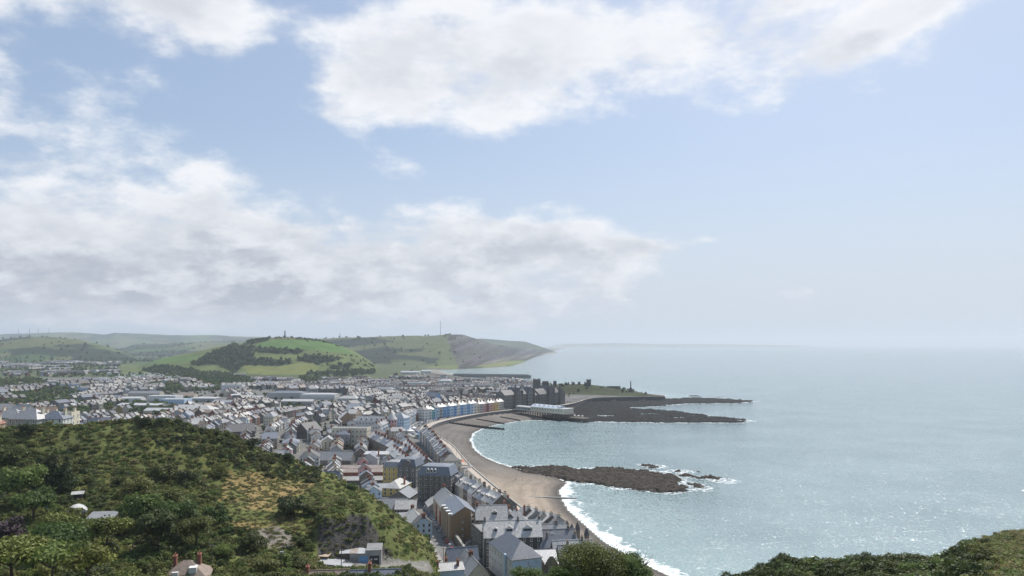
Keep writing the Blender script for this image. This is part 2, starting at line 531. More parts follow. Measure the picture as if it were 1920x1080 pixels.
M_PAVE = mat('promenade_paving', (0.43, 0.38, 0.325), 0.9, 0.1, 0.6, tint=(0.40, 0.33, 0.28), tint_amt=0.5, tscale=0.12)
M_ROAD = mat('asphalt', (0.16, 0.158, 0.155), 0.85, 0.15, 0.5, tint=(0.23, 0.225, 0.215), tint_amt=0.6, tscale=0.15)
M_CLAY = mat('clay_pot', (0.40, 0.19, 0.12), 0.85, 0.2, 4.0)


def leafmat(name, rgb, var=0.35, trans=0.36, rand=0.22, hue=0.02):
    if name in MATS:
        return MATS[name]
    m = bpy.data.materials.new(name)
    m.use_nodes = True
    T = NT(m.node_tree)
    bs = T.n['Principled BSDF']
    out = T.n['Material Output']
    at = T.new('ShaderNodeAttribute', attribute_name='tone')
    oi = T.new('ShaderNodeObjectInfo')
    geo = T.new('ShaderNodeNewGeometry')
    n = T.noise(geo.outputs['Position'], 0.09, 3, 0.6)
    v = T.math('ADD', T.math('MULTIPLY', at.outputs['Fac'], 2 * var), 1 - var)
    v = T.math('MULTIPLY', v, T.math('ADD', T.math('MULTIPLY', oi.outputs['Random'], 2 * rand), 1 - rand))
    v = T.math('MULTIPLY', v, T.ramp(n, 0.3, 0.7, 0.82, 1.18))
    hsv = T.new('ShaderNodeHueSaturation')
    hsv.inputs['Color'].default_value = (*rgb, 1)
    T.put(hsv.inputs['Value'], v)
    T.put(hsv.inputs['Hue'], T.math('ADD', T.math('MULTIPLY', oi.outputs['Random'], -2 * hue), 0.5 + hue))
    T.l.new(hsv.outputs[0], bs.inputs['Base Color'])
    bs.inputs['Roughness'].default_value = 0.6
    bs.inputs['Specular IOR Level'].default_value = 0.25
    tr = T.new('ShaderNodeBsdfTranslucent')
    T.l.new(hsv.outputs[0], tr.inputs[0])
    mx = T.new('ShaderNodeMixShader')
    mx.inputs[0].default_value = trans
    T.l.new(bs.outputs[0], mx.inputs[1])
    T.l.new(tr.outputs[0], mx.inputs[2])
    T.l.new(mx.outputs[0], out.inputs[0])
    MATS[name] = m
    return m


# ------------------------------------------------------------------ mesh and object helpers
COL = scene.collection


class MB:
    """collects boxes, prisms and tubes; build() links them as ONE mesh object"""
    def __init__(self):
        self.v = []
        self.f = []
        self.m = []

    def add(self, vs, fs, m=0):
        o = len(self.v)
        self.v += [tuple(p) for p in vs]
        for f in fs:
            self.f.append(tuple(o + i for i in f))
            self.m.append(m)
        return self

    def box(self, x0, x1, y0, y1, z0, z1, m=0):
        return self.add([(x0, y0, z0), (x1, y0, z0), (x1, y1, z0), (x0, y1, z0), (x0, y0, z1), (x1, y0, z1), (x1, y1, z1), (x0, y1, z1)],
                        [(0, 3, 2, 1), (4, 5, 6, 7), (0, 1, 5, 4), (1, 2, 6, 5), (2, 3, 7, 6), (3, 0, 4, 7)], m)

    def prism(self, poly, z0, z1, m=0, top=True):
        n = len(poly)
        vs = [(p[0], p[1], z0) for p in poly] + [(p[0], p[1], z1) for p in poly]
        fs = [(i, (i + 1) % n, n + (i + 1) % n, n + i) for i in range(n)]
        if top:
            fs += [tuple(range(n, 2 * n)), tuple(range(n - 1, -1, -1))]
        return self.add(vs, fs, m)

    def slab(self, quad, t, m=0):
        """a sheet of thickness t below the quad (corners in order)"""
        a, b, c, d = [Vector(p) for p in quad]
        n = (b - a).cross(d - a).normalized() * t
        vs = [a, b, c, d] + [p - n for p in (a, b, c, d)]
        return self.add(vs, [(0, 1, 2, 3), (7, 6, 5, 4), (0, 4, 5, 1), (1, 5, 6, 2), (2, 6, 7, 3), (3, 7, 4, 0)], m)

    def tube(self, a, b, r0, r1=None, n=6, m=0):
        r1 = r0 if r1 is None else r1
        a, b = Vector(a), Vector(b)
        d = (b - a).normalized()
        s = d.orthogonal().normalized()
        t = d.cross(s)
        vs = [a + (s * math.cos(2 * math.pi * i / n) + t * math.sin(2 * math.pi * i / n)) * r0 for i in range(n)]
        vs += [b + (s * math.cos(2 * math.pi * i / n) + t * math.sin(2 * math.pi * i / n)) * r1 for i in range(n)]
        fs = [(i, (i + 1) % n, n + (i + 1) % n, n + i) for i in range(n)] + [tuple(range(n - 1, -1, -1)), tuple(range(n, 2 * n))]
        return self.add(vs, fs, m)

    def lathe(self, prof, n=24, m=0, cx=0, cy=0):
        vs = []
        for r, z in prof:
            vs += [(cx + r * math.cos(2 * math.pi * i / n), cy + r * math.sin(2 * math.pi * i / n), z) for i in range(n)]
        fs = []
        for k in range(len(prof) - 1):
            for i in range(n):
                fs.append((k * n + i, k * n + (i + 1) % n, (k + 1) * n + (i + 1) % n, (k + 1) * n + i))
        fs.append(tuple(range(n - 1, -1, -1)))
        fs.append(tuple(range((len(prof) - 1) * n, len(prof) * n)))
        return self.add(vs, fs, m)

    def mesh(self, name, mats):
        me = bpy.data.meshes.new(name)
        me.from_pydata(self.v, [], self.f)
        for mm in (mats if isinstance(mats, (list, tuple)) else [mats]):
            me.materials.append(mm)
        me.polygons.foreach_set('material_index', self.m)
        me.update()
        return me

    def build(self, name, mats, parent=None, loc=None, rot=0.0):
        return link(name, self.mesh(name, mats), parent, loc, rot)


def link(name, me, parent=None, loc=None, rot=0.0):
    o = bpy.data.objects.new(name, me)
    COL.objects.link(o)
    if parent is not None:
        o.parent = parent
    if loc is not None:
        o.location = loc
    if rot:
        o.rotation_euler = (0, 0, rot)
    return o


def tag(o, label, cat, group=None):
    o['label'] = label
    o['category'] = cat
    if group:
        o['group'] = group
    return o


def thing(name, label, cat, loc=(0, 0, 0), rot=0.0, group=None):
    o = bpy.data.objects.new(name, None)
    COL.objects.link(o)
    o.location = loc
    o.rotation_euler = (0, 0, rot)
    o.empty_display_size = 0.5
    return tag(o, label, cat, group)


def structure(o):
    o['kind'] = 'structure'
    return o


def stuff(o, label=None, cat=None):
    o['kind'] = 'stuff'
    if label:
        o['label'] = label
    if cat:
        o['category'] = cat
    return o


def grid_mesh(name, X, Y, Z, keep=None, attrs=None, colour=None, smooth=True):
    """a sheet through a grid of points; attrs: float attributes, colour: rgb attribute 'cover'"""
    r, c = X.shape
    co = np.stack([X, Y, Z], -1).reshape(-1, 3)
    ii = np.arange(r * c).reshape(r, c)
    q = np.stack([ii[:-1, :-1], ii[:-1, 1:], ii[1:, 1:], ii[1:, :-1]], -1).reshape(-1, 4)
    if keep is not None:
        k = keep
        kk = (k[:-1, :-1] | k[:-1, 1:] | k[1:, 1:] | k[1:, :-1]).ravel()
        q = q[kk]
    used = np.zeros(r * c, bool)
    used[q.ravel()] = True
    remap = np.cumsum(used) - 1
    q = remap[q]
    me = bpy.data.meshes.new(name)
    nv = int(used.sum())
    me.vertices.add(nv)
    me.vertices.foreach_set('co', co[used].astype(np.float32).ravel())
    me.loops.add(q.size)
    me.loops.foreach_set('vertex_index', q.ravel().astype(np.int32))
    me.polygons.add(len(q))
    me.polygons.foreach_set('loop_start', np.arange(0, q.size, 4, dtype=np.int32))
    me.polygons.foreach_set('loop_total', np.full(len(q), 4, np.int32))
    me.update(calc_edges=True)
    if smooth:
        me.polygons.foreach_set('use_smooth', np.ones(len(q), bool))
    for nm, a in (attrs or {}).items():
        at = me.attributes.new(nm, 'FLOAT', 'POINT')
        at.data.foreach_set('value', a.ravel()[used].astype(np.float32))
    if colour is not None:
        at = me.attributes.new('cover', 'FLOAT_COLOR', 'POINT')
        rgba = np.ones((nv, 4), np.float32)
        rgba[:, :3] = colour.reshape(-1, 3)[used]
        at.data.foreach_set('color', rgba.ravel())
    me.update()
    return me


def pxpoly(pts, px, row):
    return inside(pts, px, row)


# ------------------------------------------------------------------ ground: one sheet from the viewpoint to the far hills
gu = np.linspace(-340, 2260, 520)
gy = np.concatenate([np.geomspace(12, 100, 36)[:-1], np.linspace(100, 480, 300)[:-1], np.geomspace(480, 1900, 150)[:-1],
                     np.linspace(1900, 2750, 130)[:-1], np.geomspace(2750, 7000, 130)[:-1], np.geomspace(7000, 46000, 70)])
GU, GY = np.meshgrid(gu, gy)
GX = (GU - 960) / F * GY
GZ = height(GX, GY)
PXg, ROWg = project(GX, GY, GZ)
dl = dist_line(shore_line, GX.ravel(), GY.ravel()).reshape(GX.shape)
insl = inside(land_poly, GX, GY)
pin = inside(prom_poly, GX, GY)

wood_polys = [
    [(262, 694), (300, 686), (350, 690), (380, 699), (420, 699), (470, 710), (478, 722), (430, 730), (395, 725), (365, 712), (300, 702)],
    [(356, 684), (380, 669), (410, 656), (440, 646), (458, 651), (472, 655), (478, 671), (462, 680), (452, 690), (440, 702), (425, 692), (400, 683), (375, 686)],
    [(440, 649), (480, 650), (520, 653), (572, 657), (563, 664), (500, 662), (480, 660), (460, 656)],
    [(460, 673), (500, 672), (545, 676), (552, 682), (520, 687), (480, 685), (458, 683)],
    [(555, 675), (570, 665), (605, 667), (640, 671), (622, 679), (580, 681)],
    [(575, 698), (620, 696), (702, 694), (704, 701), (640, 706), (580, 705)],
    [(620, 686), (660, 683), (655, 691), (615, 693)],
    [(480, 632), (510, 630), (500, 640), (470, 646), (455, 648)],
]
scrub_polys = [[(590, 660), (650, 662), (690, 676), (705, 692), (660, 695), (600, 692), (585, 676)], [(500, 631), (560, 633), (600, 637), (640, 650), (620, 648), (560, 637), (500, 637)]]
allt_woods = [[(655, 660), (720, 650), (760, 655), (735, 668), (690, 674), (650, 672)], [(690, 672), (735, 664), (790, 668), (825, 672), (815, 682), (770, 685), (700, 684)], [(590, 640), (700, 632), (740, 640), (650, 652), (600, 648)], [(760, 655), (800, 652), (790, 660), (755, 662)]]
west_woods = [[(15, 655), (70, 650), (110, 655), (160, 652), (200, 655), (180, 668), (120, 668), (60, 664), (20, 666)], [(100, 640), (160, 644), (190, 650), (150, 654), (100, 650)]]

c3 = np.zeros(GX.shape + (3,))


def setc(mask, rgb):
    c3[mask] = rgb


nz1 = fbm(GX / 60.0, GY / 60.0, 4, 71)
nz2 = fbm(GX / 9.0, GY / 9.0, 3, 72)
nz3 = fbm(GX / 400.0, GY / 400.0, 4, 73)
c3[:] = np.array([0.10, 0.10, 0.085])
# far country: fields in patches
cell = vnoise(np.floor(GX / 260.0 + 0.5 * vnoise(GX / 500, GY / 500, 3)) * 7.7, np.floor(GY / 420.0 + vnoise(GX / 700, GY / 900, 4)) * 5.3, 77)
far = GY > 2900
pal = np.array([(0.085, 0.135, 0.045), (0.12, 0.165, 0.055), (0.17, 0.18, 0.075), (0.04, 0.065, 0.03), (0.06, 0.09, 0.04)])
c3[far] = pal[np.clip((cell[far] * 5).astype(int), 0, 4)]
wf = far & (nz3 > 0.56)
setc(wf, (0.032, 0.05, 0.026))
# dunes, common and slopes of the nearer hill
pen = (GY > 1900) & (GY < 3400) & (GZ > 16) & (PXg > 225) & (PXg < 735)
penw = (GY > 1700) & (GY < 3400) & (PXg > 225) & (PXg < 735)
setc(pen, (0.10, 0.125, 0.045))
c3[pen] *= (0.75 + 0.5 * nz1[pen])[:, None]
setc(pxpoly([(470, 650), (508, 637), (590, 637), (640, 649), (664, 664), (600, 657), (540, 655)], PXg, ROWg) & pen, (0.080, 0.145, 0.038))
setc(pxpoly([(456, 687), (590, 678), (602, 700), (500, 706), (466, 700)], PXg, ROWg) & pen, (0.15, 0.165, 0.055))
setc(pxpoly([(250, 684), (320, 667), (345, 668), (300, 682)], PXg, ROWg) & pen, (0.085, 0.145, 0.045))
setc(pxpoly([(303, 680), (350, 665), (388, 666), (342, 681)], PXg, ROWg) & pen, (0.085, 0.14, 0.042))
setc(pxpoly([(430, 660), (482, 657), (485, 668), (455, 674), (432, 668)], PXg, ROWg) & pen, (0.13, 0.165, 0.05))
setc(pxpoly([(490, 666), (560, 664), (565, 672), (545, 676), (500, 672)], PXg, ROWg) & pen, (0.12, 0.155, 0.05))
setc(pxpoly([(500, 628), (548, 628), (552, 636), (495, 637)], PXg, ROWg) & pen, (0.10, 0.095, 0.045))
for wp in wood_polys:
    setc(pxpoly(wp, PXg, ROWg) & penw, (0.022, 0.034, 0.018))
# allt wen: pasture above, bare broken slope to the sea
al = (GY > 2900) & (GY < 7600) & (PXg > 560) & (PXg < 1040) & (GZ > 3)
setc(al & (PXg < 850), (0.13, 0.145, 0.055))
setc(al & pxpoly([(790, 648), (835, 630), (850, 634), (845, 655), (868, 690), (720, 692), (760, 676), (830, 668)], PXg, ROWg), (0.125, 0.15, 0.05))
cl = al & pxpoly([(838, 628), (900, 625), (960, 634), (1030, 650), (1030, 668), (960, 676), (900, 686), (862, 690), (846, 660)], PXg, ROWg)
ero = fbm(PXg / 9.0 + ROWg / 4.0, ROWg / 30.0, 4, 12)
c3[cl] = np.array([0.125, 0.110, 0.098]) * (0.35 + 1.3 * sstep(0.36, 0.62, ero[cl]))[:, None]
setc(al & cl & (ero > 0.60), (0.085, 0.095, 0.05))
for wp in allt_woods:
    setc(pxpoly(wp, PXg, ROWg) & al, (0.026, 0.04, 0.02))
for wp in west_woods:
    setc(pxpoly(wp, PXg, ROWg) & (GY > 3000), (0.035, 0.052, 0.026))
setc(pxpoly([(0, 640), (70, 633), (150, 637), (185, 643), (120, 646), (0, 655)], PXg, ROWg) & far, (0.15, 0.165, 0.06))
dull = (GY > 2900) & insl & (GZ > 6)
c3[dull] = c3[dull] * np.array([0.66, 0.68, 0.80])  # distance haze put into the colour: far land darker and bluer
# town floor
tw = pin & (GY <= 1950) & (GY > 330)
setc(tw, (0.15, 0.148, 0.14))
c3[tw] *= (0.7 + 0.6 * nz2[tw])[:, None]
vs = pin & (GY > 1950) & (GZ < 30) & ~pen & (GY < 3300) & (PXg < 800)
setc(vs, (0.075, 0.095, 0.045))
c3[vs] *= (0.6 + 0.8 * nz1[vs])[:, None]
# castle mound grass
cm = pin & (((GX - 165) / 150.0) ** 2 + ((GY - 1425) / 75.0) ** 2 < 1) & (GX > 62) & (GY > 1352)
setc(cm, (0.046, 0.054, 0.026))
c3[cm] *= (0.6 + 0.8 * nz2[cm])[:, None]
# beaches
bc = insl & ~pin & (GZ < 8)
dry = np.array([0.315, 0.262, 0.208])
dark = np.array([0.170, 0.153, 0.138])
k = sstep(640, 520, GY) * sstep(2, 14, dl)
bcol = dark + (dry - dark) * k[..., None]
bcol = bcol * (0.55 + 0.45 * sstep(0, 9, dl))[..., None] * (0.86 + 0.28 * fbm(GX / 14.0, GY / 30.0, 4, 5))[..., None]
wob = dl + 7.0 * (fbm(GX / 22.0, GY / 22.0, 3, 6) - 0.5)
for b0, bw, bk in ((9.0, 1.4, 0.24), (17.0, 1.8, 0.20), (26.0, 2.4, 0.16), (38.0, 3.0, 0.14)):
    bcol = bcol * (1 - bk * np.exp(-((wob - b0) / bw) ** 2))[..., None]
c3[bc] = bcol[bc]
setc(bc & (GY > 2400), (0.23, 0.215, 0.195))
sb = ~insl & (GZ < 0)
setc(sb, (0.20, 0.19, 0.16))
# near hillside: rough grass, bracken, dry yellow patches, bare rock
nh = (GY < 470) & (GZ > 11) & (PXg < 900)
g1 = fbm(GX / 18.0, GY / 18.0, 5, 21)
g2 = fbm(GX / 3.5, GY / 3.5, 3, 22)
gr = np.array([0.122, 0.134, 0.044])[None] + (g1[nh] - 0.5)[:, None] * np.array([0.10, 0.07, 0.02]) + (g2[nh] - 0.5)[:, None] * np.array([0.04, 0.045, 0.012])
c3[nh] = gr
tan_zone = pxpoly([(430, 880), (520, 880), (600, 900), (640, 940), (560, 950), (560, 990), (500, 1010), (440, 990), (400, 950)], PXg, ROWg) & nh
tn = sstep(0.44, 0.62, fbm(GX / 11.0, GY / 11.0, 4, 33)) * tan_zone
c3[:] = c3 * (1 - tn[..., None]) + np.array([0.235, 0.175, 0.075]) * tn[..., None]
right = (GY < 300) & (PXg > 1000)
setc(right, (0.075, 0.088, 0.034))
c3[right] *= (0.7 + 0.6 * g2[right])[:, None]
# rock where the ground is steep: quarry faces and the headland's edge
dzdy = np.abs(np.gradient(GZ, axis=0) / np.gradient(GY, axis=0))
rk = nh & (dzdy > 0.55) & (PXg > 520) & (GY > 215) & (GY < 270)
rockc = np.array([0.085, 0.078, 0.072])
c3[rk] = rockc * (0.55 + 0.9 * g2[rk])[:, None]
rk2 = right & (PXg > 1815) & (GY > 104)
setc(rk2, (0.14, 0.115, 0.085))
# gravel yard by the garages and the lane
yard = pxpoly([(600, 1050), (640, 1043), (720, 1043), (760, 1052), (830, 1052), (830, 1078), (760, 1066), (690, 1062), (610, 1068)], PXg, ROWg) & nh & (GY < 262)
setc(yard, (0.23, 0.22, 0.20))
scree = pxpoly([(480, 995), (520, 985), (560, 1015), (540, 1035), (495, 1025)], PXg, ROWg) & nh
c3[scree] = (np.array([0.20, 0.18, 0.155]) * (0.5 + g2[scree][:, None]))
c3 = np.clip(c3, 0.008, 0.7)

rough_amt = np.where(nh | right, 1.0, 0.0)
gm = bpy.data.materials.new('ground_cover')
gm.use_nodes = True
T = NT(gm.node_tree)
bs = T.n['Principled BSDF']
at = T.new('ShaderNodeAttribute', attribute_name='cover')
ra = T.new('ShaderNodeAttribute', attribute_name='rough_veg')
geo = T.new('ShaderNodeNewGeometry')
pos = geo.outputs['Position']
f1 = T.ramp(T.noise(pos, 0.9, 4, 0.65), 0.3, 0.7, 0.72, 1.3)
f2 = T.ramp(T.noise(pos, 0.02, 5, 0.6), 0.3, 0.7, 0.85, 1.15)
hs = T.new('ShaderNodeHueSaturation')
T.l.new(at.outputs['Color'], hs.inputs['Color'])
T.put(hs.inputs['Value'], T.math('MULTIPLY', f1, f2))
T.l.new(hs.outputs[0], bs.inputs['Base Color'])
bs.inputs['Roughness'].default_value = 0.95
bs.inputs['Specular IOR Level'].default_value = 0.1
bp = T.new('ShaderNodeBump')
T.put(bp.inputs['Strength'], T.math('ADD', T.math('MULTIPLY', ra.outputs['Fac'], 0.7), 0.12))
bp.inputs['Distance'].default_value = 0.5
T.l.new(T.noise(pos, 1.4, 4, 0.65), bp.inputs['Height'])
T.l.new(bp.outputs[0], bs.inputs['Normal'])
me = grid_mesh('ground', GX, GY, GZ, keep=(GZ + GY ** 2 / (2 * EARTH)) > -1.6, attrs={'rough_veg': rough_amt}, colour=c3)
me.materials.append(gm)
ground = structure(link('ground', me))

# ------------------------------------------------------------------ sea, following the curve of the earth to the horizon
su = np.linspace(-340, 2260, 300)
sy = np.concatenate([np.linspace(190, 1500, 420)[:-1], np.geomspace(1500, 4000, 110)[:-1], np.geomspace(4000, 46000, 80)])
SU, SY = np.meshgrid(su, sy)
SX = (SU - 960) / F * SY
SZ = -SY ** 2 / (2 * EARTH)
HZ = height(SX, SY) - SZ
sd = dist_line(shore_line, SX.ravel(), SY.ravel()).reshape(SX.shape)
sin_ = inside(land_poly, SX, SY)
sd = np.where(sin_, -sd, sd)

reefs = {
    'rocky_reef': dict(poly=[W(955, 876), W(1010, 873), W(1080, 877), W(1150, 878), W(1215, 882), W(1255, 890), W(1290, 902), W(1294, 920), W(1250, 924), W(1180, 919), W(1110, 909), W(1060, 904), W(1010, 893), W(960, 882)],
                       bits=[(1215, 873, 7), (1235, 876, 8), (1275, 884, 9), (1330, 896, 8), (1345, 899, 8), (1362, 902, 6), (1312, 915, 6), (1305, 910, 5), (1290, 893, 7), (1260, 922, 5), (1322, 919, 4)], step=0.8, top=1.6),
    'rock_shelf': dict(poly=[W(985, 788), W(1010, 782), W(1075, 760), W(1110, 752), W(1170, 755), W(1185, 766), W(1270, 771), W(1330, 780), W(1400, 787), W(1412, 790), W(1390, 793), W(1300, 793), W(1150, 792), W(1050, 790)],
                       bits=[], step=1.7, top=1.9),
    'outer_rock_shelf': dict(poly=[W(1095, 752), W(1240, 748), W(1300, 746), W(1360, 748), W(1425, 752), W(1390, 756), W(1290, 757), W(1230, 762), W(1180, 764), W(1120, 760)],
                             bits=[(1300, 743, 12), (1345, 745, 10)], step=2.4, top=1.7),
}
rd = np.full(SX.shape, 1e9)
for nm, rf in reefs.items():
    d = dist_line(rf['poly'] + [rf['poly'][0]], SX.ravel(), SY.ravel()).reshape(SX.shape)
    d = np.where(inside(rf['poly'], SX, SY), -d, d)
    rd = np.minimum(rd, d)
    for bx, by, br in rf['bits']:
        cx, cy = W(bx, by)
        rd = np.minimum(rd, np.hypot(SX - cx, SY - cy) - br)
near_surf = sstep(640, 500, SY) * sstep(10, 25, SX + 20)
sm = bpy.data.materials.new('sea_water')
sm.use_nodes = True
T = NT(sm.node_tree)
bs = T.n['Principled BSDF']
sh = T.new('ShaderNodeAttribute', attribute_name='shore_dist').outputs['Fac']
rr = T.new('ShaderNodeAttribute', attribute_name='rock_dist').outputs['Fac']
sf = T.new('ShaderNodeAttribute', attribute_name='surf').outputs['Fac']
geo = T.new('ShaderNodeNewGeometry')
pos = geo.outputs['Position']
na = T.noise(pos, 0.05, 4, 0.6)
nb = T.noise(pos, 0.28, 5, 0.65)
nc = T.noise(pos, 0.012, 4, 0.55)
# shallow water is paler and greener, patches of wind on the open sea
shallow = T.ramp(sh, 0.0, 110.0, 1.0, 0.0)
base = T.mix(T.ramp(nc, 0.35, 0.65), SEA_A, SEA_B)
base = T.mix(T.math('MULTIPLY', shallow, 0.7), base, SEA_SHALLOW)
# foam: a lace along the waterline, rollers further out where the surf is heavy, white round the reef
w1 = T.math('ADD', 3.6, T.math('MULTIPLY', sf, 4.5))
edge = T.math('SUBTRACT', T.math('ADD', w1, T.math('MULTIPLY', T.math('SUBTRACT', na, 0.5), T.math('ADD', 7.0, T.math('MULTIPLY', sf, 22.0)))), sh)
lace = T.math('MULTIPLY', T.ramp(edge, -1.5, 3.0), T.ramp(nb, 0.32, 0.58, 0.25, 1.0))
ph = T.math('ADD', T.math('MULTIPLY', sh, 0.30), T.math('MULTIPLY', na, 11.0))
roll = T.ramp(T.math('SINE', ph), 0.86, 0.995)
roll = T.math('MULTIPLY', roll, T.math('MULTIPLY', T.ramp(sh, 5.0, 34.0, 1.0, 0.0), T.ramp(nb, 0.45, 0.62)))
roll = T.math('MULTIPLY', roll, T.math('ADD', 0.25, T.math('MULTIPLY', sf, 0.9)))
rim = T.math('MULTIPLY', T.ramp(T.math('ADD', rr, T.math('MULTIPLY', T.math('SUBTRACT', na, 0.5), 26.0)), 5.5, 0.0), T.ramp(nb, 0.46, 0.6))
cap = T.math('MULTIPLY', T.ramp(T.noise(pos, 0.11, 6, 0.7), 0.70, 0.76), T.ramp(nb, 0.5, 0.6))
foam = T.math('MAXIMUM', T.math('MAXIMUM', lace, roll), T.math('MAXIMUM', T.math('MULTIPLY', rim, 0.85), T.math('MULTIPLY', cap, 0.55)))
foam = T.math('MINIMUM', foam, 1.0)
colr = T.mix(foam, base, (0.80, 0.82, 0.83))
T.put(bs.inputs['Base Color'], colr)
T.put(bs.inputs['Roughness'], T.math('ADD', 0.10, T.math('MULTIPLY', foam, 0.6)))
bs.inputs['IOR'].default_value = 1.33
bs.inputs['Specular IOR Level'].default_value = 0.5
mp = T.new('ShaderNodeMapping')
mp.inputs['Rotation'].default_value = (0, 0, math.radians(-20))
mp.inputs['Scale'].default_value = (0.55, 1.25, 1)
T.l.new(pos, mp.inputs[0])
wv = T.math('ADD', T.math('MULTIPLY', T.noise(mp.outputs[0], 0.055, 3, 0.5), 2.6), T.math('ADD', T.math('MULTIPLY', T.noise(mp.outputs[0], 0.35, 4, 0.6), 0.9), T.math('MULTIPLY', T.noise(pos, 1.8, 3, 0.6), 0.22)))
bp = T.new('ShaderNodeBump')
bp.inputs['Strength'].default_value = 0.85
bp.inputs['Distance'].default_value = SEA_BUMP
T.l.new(wv, bp.inputs['Height'])
# small facets that catch the sun: each its own tilt
mp2 = T.new('ShaderNodeMapping')
mp2.inputs['Rotation'].default_value = (0, 0, math.radians(-14))
mp2.inputs['Scale'].default_value = (1.0, 0.75, 1)
T.l.new(pos, mp2.inputs[0])
vo = T.new('ShaderNodeTexVoronoi', feature='F1')
vo.inputs['Scale'].default_value = 1.0
T.l.new(mp2.outputs[0], vo.inputs['Vector'])
jt_ = T.new('ShaderNodeVectorMath', operation='SUBTRACT')
T.l.new(vo.outputs['Color'], jt_.inputs[0])
jt_.inputs[1].default_value = (0.5, 0.5, 0.5)
jm = T.new('ShaderNodeVectorMath', operation='MULTIPLY')
T.l.new(jt_.outputs[0], jm.inputs[0])
jm.inputs[1].default_value = (0.45, 0.45, 0.0)
ja_ = T.new('ShaderNodeVectorMath', operation='ADD')
T.l.new(jm.outputs[0], ja_.inputs[0])
T.l.new(bp.outputs[0], ja_.inputs[1])
jn = T.new('ShaderNodeVectorMath', operation='NORMALIZE')
T.l.new(ja_.outputs[0], jn.inputs[0])
T.l.new(jn.outputs[0], bs.inputs['Normal'])
me = grid_mesh('sea', SX, SY, SZ, keep=(HZ < 0.6) | (~sin_ & (SY > 230)), attrs={'shore_dist': np.clip(sd, -50, 400), 'rock_dist': np.clip(rd, -50, 400), 'surf': near_surf})
me.materials.append(sm)
sea = structure(link('sea', me))

# ------------------------------------------------------------------ rock reefs and shelves laid bare by the tide
rm = mat('wet_rock', (0.031, 0.025, 0.0205), 0.8, 0.75, 0.8, spec=0.15, bump=0.9, bscale=1.6, tint=(0.092, 0.070, 0.048), tint_amt=0.75, tscale=0.25)
rm_far = mat('wet_rock_weed', (0.008, 0.0088, 0.0102), 0.85, 0.5, 0.15, spec=0.1, bump=0.5, bscale=0.8, tint=(0.030, 0.031, 0.031), tint_amt=0.5, tscale=0.05)
for nm, rf in reefs.items():
    P = rf['poly']
    xs = [p[0] for p in P] + [W(b[0], b[1])[0] for b in rf['bits']]
    ys = [p[1] for p in P] + [W(b[0], b[1])[1] for b in rf['bits']]
    st = rf['step']
    X, Y = np.meshgrid(np.arange(min(xs) - 14, max(xs) + 14, st), np.arange(min(ys) - 14, max(ys) + 14, st))
    d = dist_line(P + [P[0]], X.ravel(), Y.ravel()).reshape(X.shape)
    d = np.where(inside(P, X, Y), d, -d)
    for bx, by, br in rf['bits']:
        cx, cy = W(bx, by)
        d = np.maximum(d, br * 0.8 - np.hypot((X - cx) * 0.7, (Y - cy) * 1.3))
    # strata run across the reef: ridged, tilted beds
    a = math.radians(24)
    s = X * math.cos(a) + Y * math.sin(a)
    t = -X * math.sin(a) + Y * math.cos(a)
    n = fbm(X / 9.0, Y / 9.0, 4, 3)
    beds = np.abs(((t / 3.4 + 1.6 * n) % 1.0) - 0.5) * 2
    fine = fbm(X / (2.2 * st), Y / (2.2 * st), 3, 8)
    crack = np.abs(fbm(s / 16.0, t / 3.0, 4, 15) - 0.5) * 2
    Z = -0.9 + 0.26 * d + (n - 0.5) * 7.0
    Z = np.minimum(Z, rf['top'] * (0.15 + 0.95 * n)) + (beds - 0.5) * 1.5 * sstep(-2, 4, d) + (fine - 0.5) * 1.9
    Z = Z - 1.5 * sstep(0.10, 0.0, crack) * (1 - sstep(14, 40, d) * 0.5)
    if nm == 'rock_shelf':
        Z = Z - 1.6 * sstep(0.60, 0.72, fbm(X / 34.0, Y / 14.0, 3, 61))
    Z = np.where(d < -13, -3, Z)
    me = grid_mesh(nm, X, Y, Z, keep=Z > -0.35, smooth=False)
    me.materials.append(rm if nm == 'rocky_reef' else rm_far)
    structure(link(nm, me))

# ------------------------------------------------------------------ building kit
OCC = []      # footprints already taken: x, y, half length, half depth, rotation


def window_mesh(w, h, key, frame=None):
    nm = 'window_%s' % key
    if nm in WIN:
        return WIN[nm]
    b = MB()
    f = 0.13
    b.box(-w / 2, w / 2, -0.10, 0.0, 0, f, 0)
    b.box(-w / 2, w / 2, -0.10, 0.0, h - f, h, 0)
    b.box(-w / 2, -w / 2 + f, -0.10, 0.0, f, h - f, 0)
    b.box(w / 2 - f, w / 2, -0.10, 0.0, f, h - f, 0)
    b.box(-w / 2 + f, w / 2 - f, -0.07, 0.0, h / 2 - 0.05, h / 2 + 0.05, 0)
    b.box(-w / 2 - 0.12, w / 2 + 0.12, -0.2, 0.0, -0.14, 0, 0)
    b.add([(-w / 2 + f, -0.03, f), (w / 2 - f, -0.03, f), (w / 2 - f, -0.03, h - f), (-w / 2 + f, -0.03, h - f)], [(0, 1, 2, 3)], 1)
    WIN[nm] = b.mesh(nm, [frame or M_TRIM, M_GLASS])
    return WIN[nm]


WIN = {}


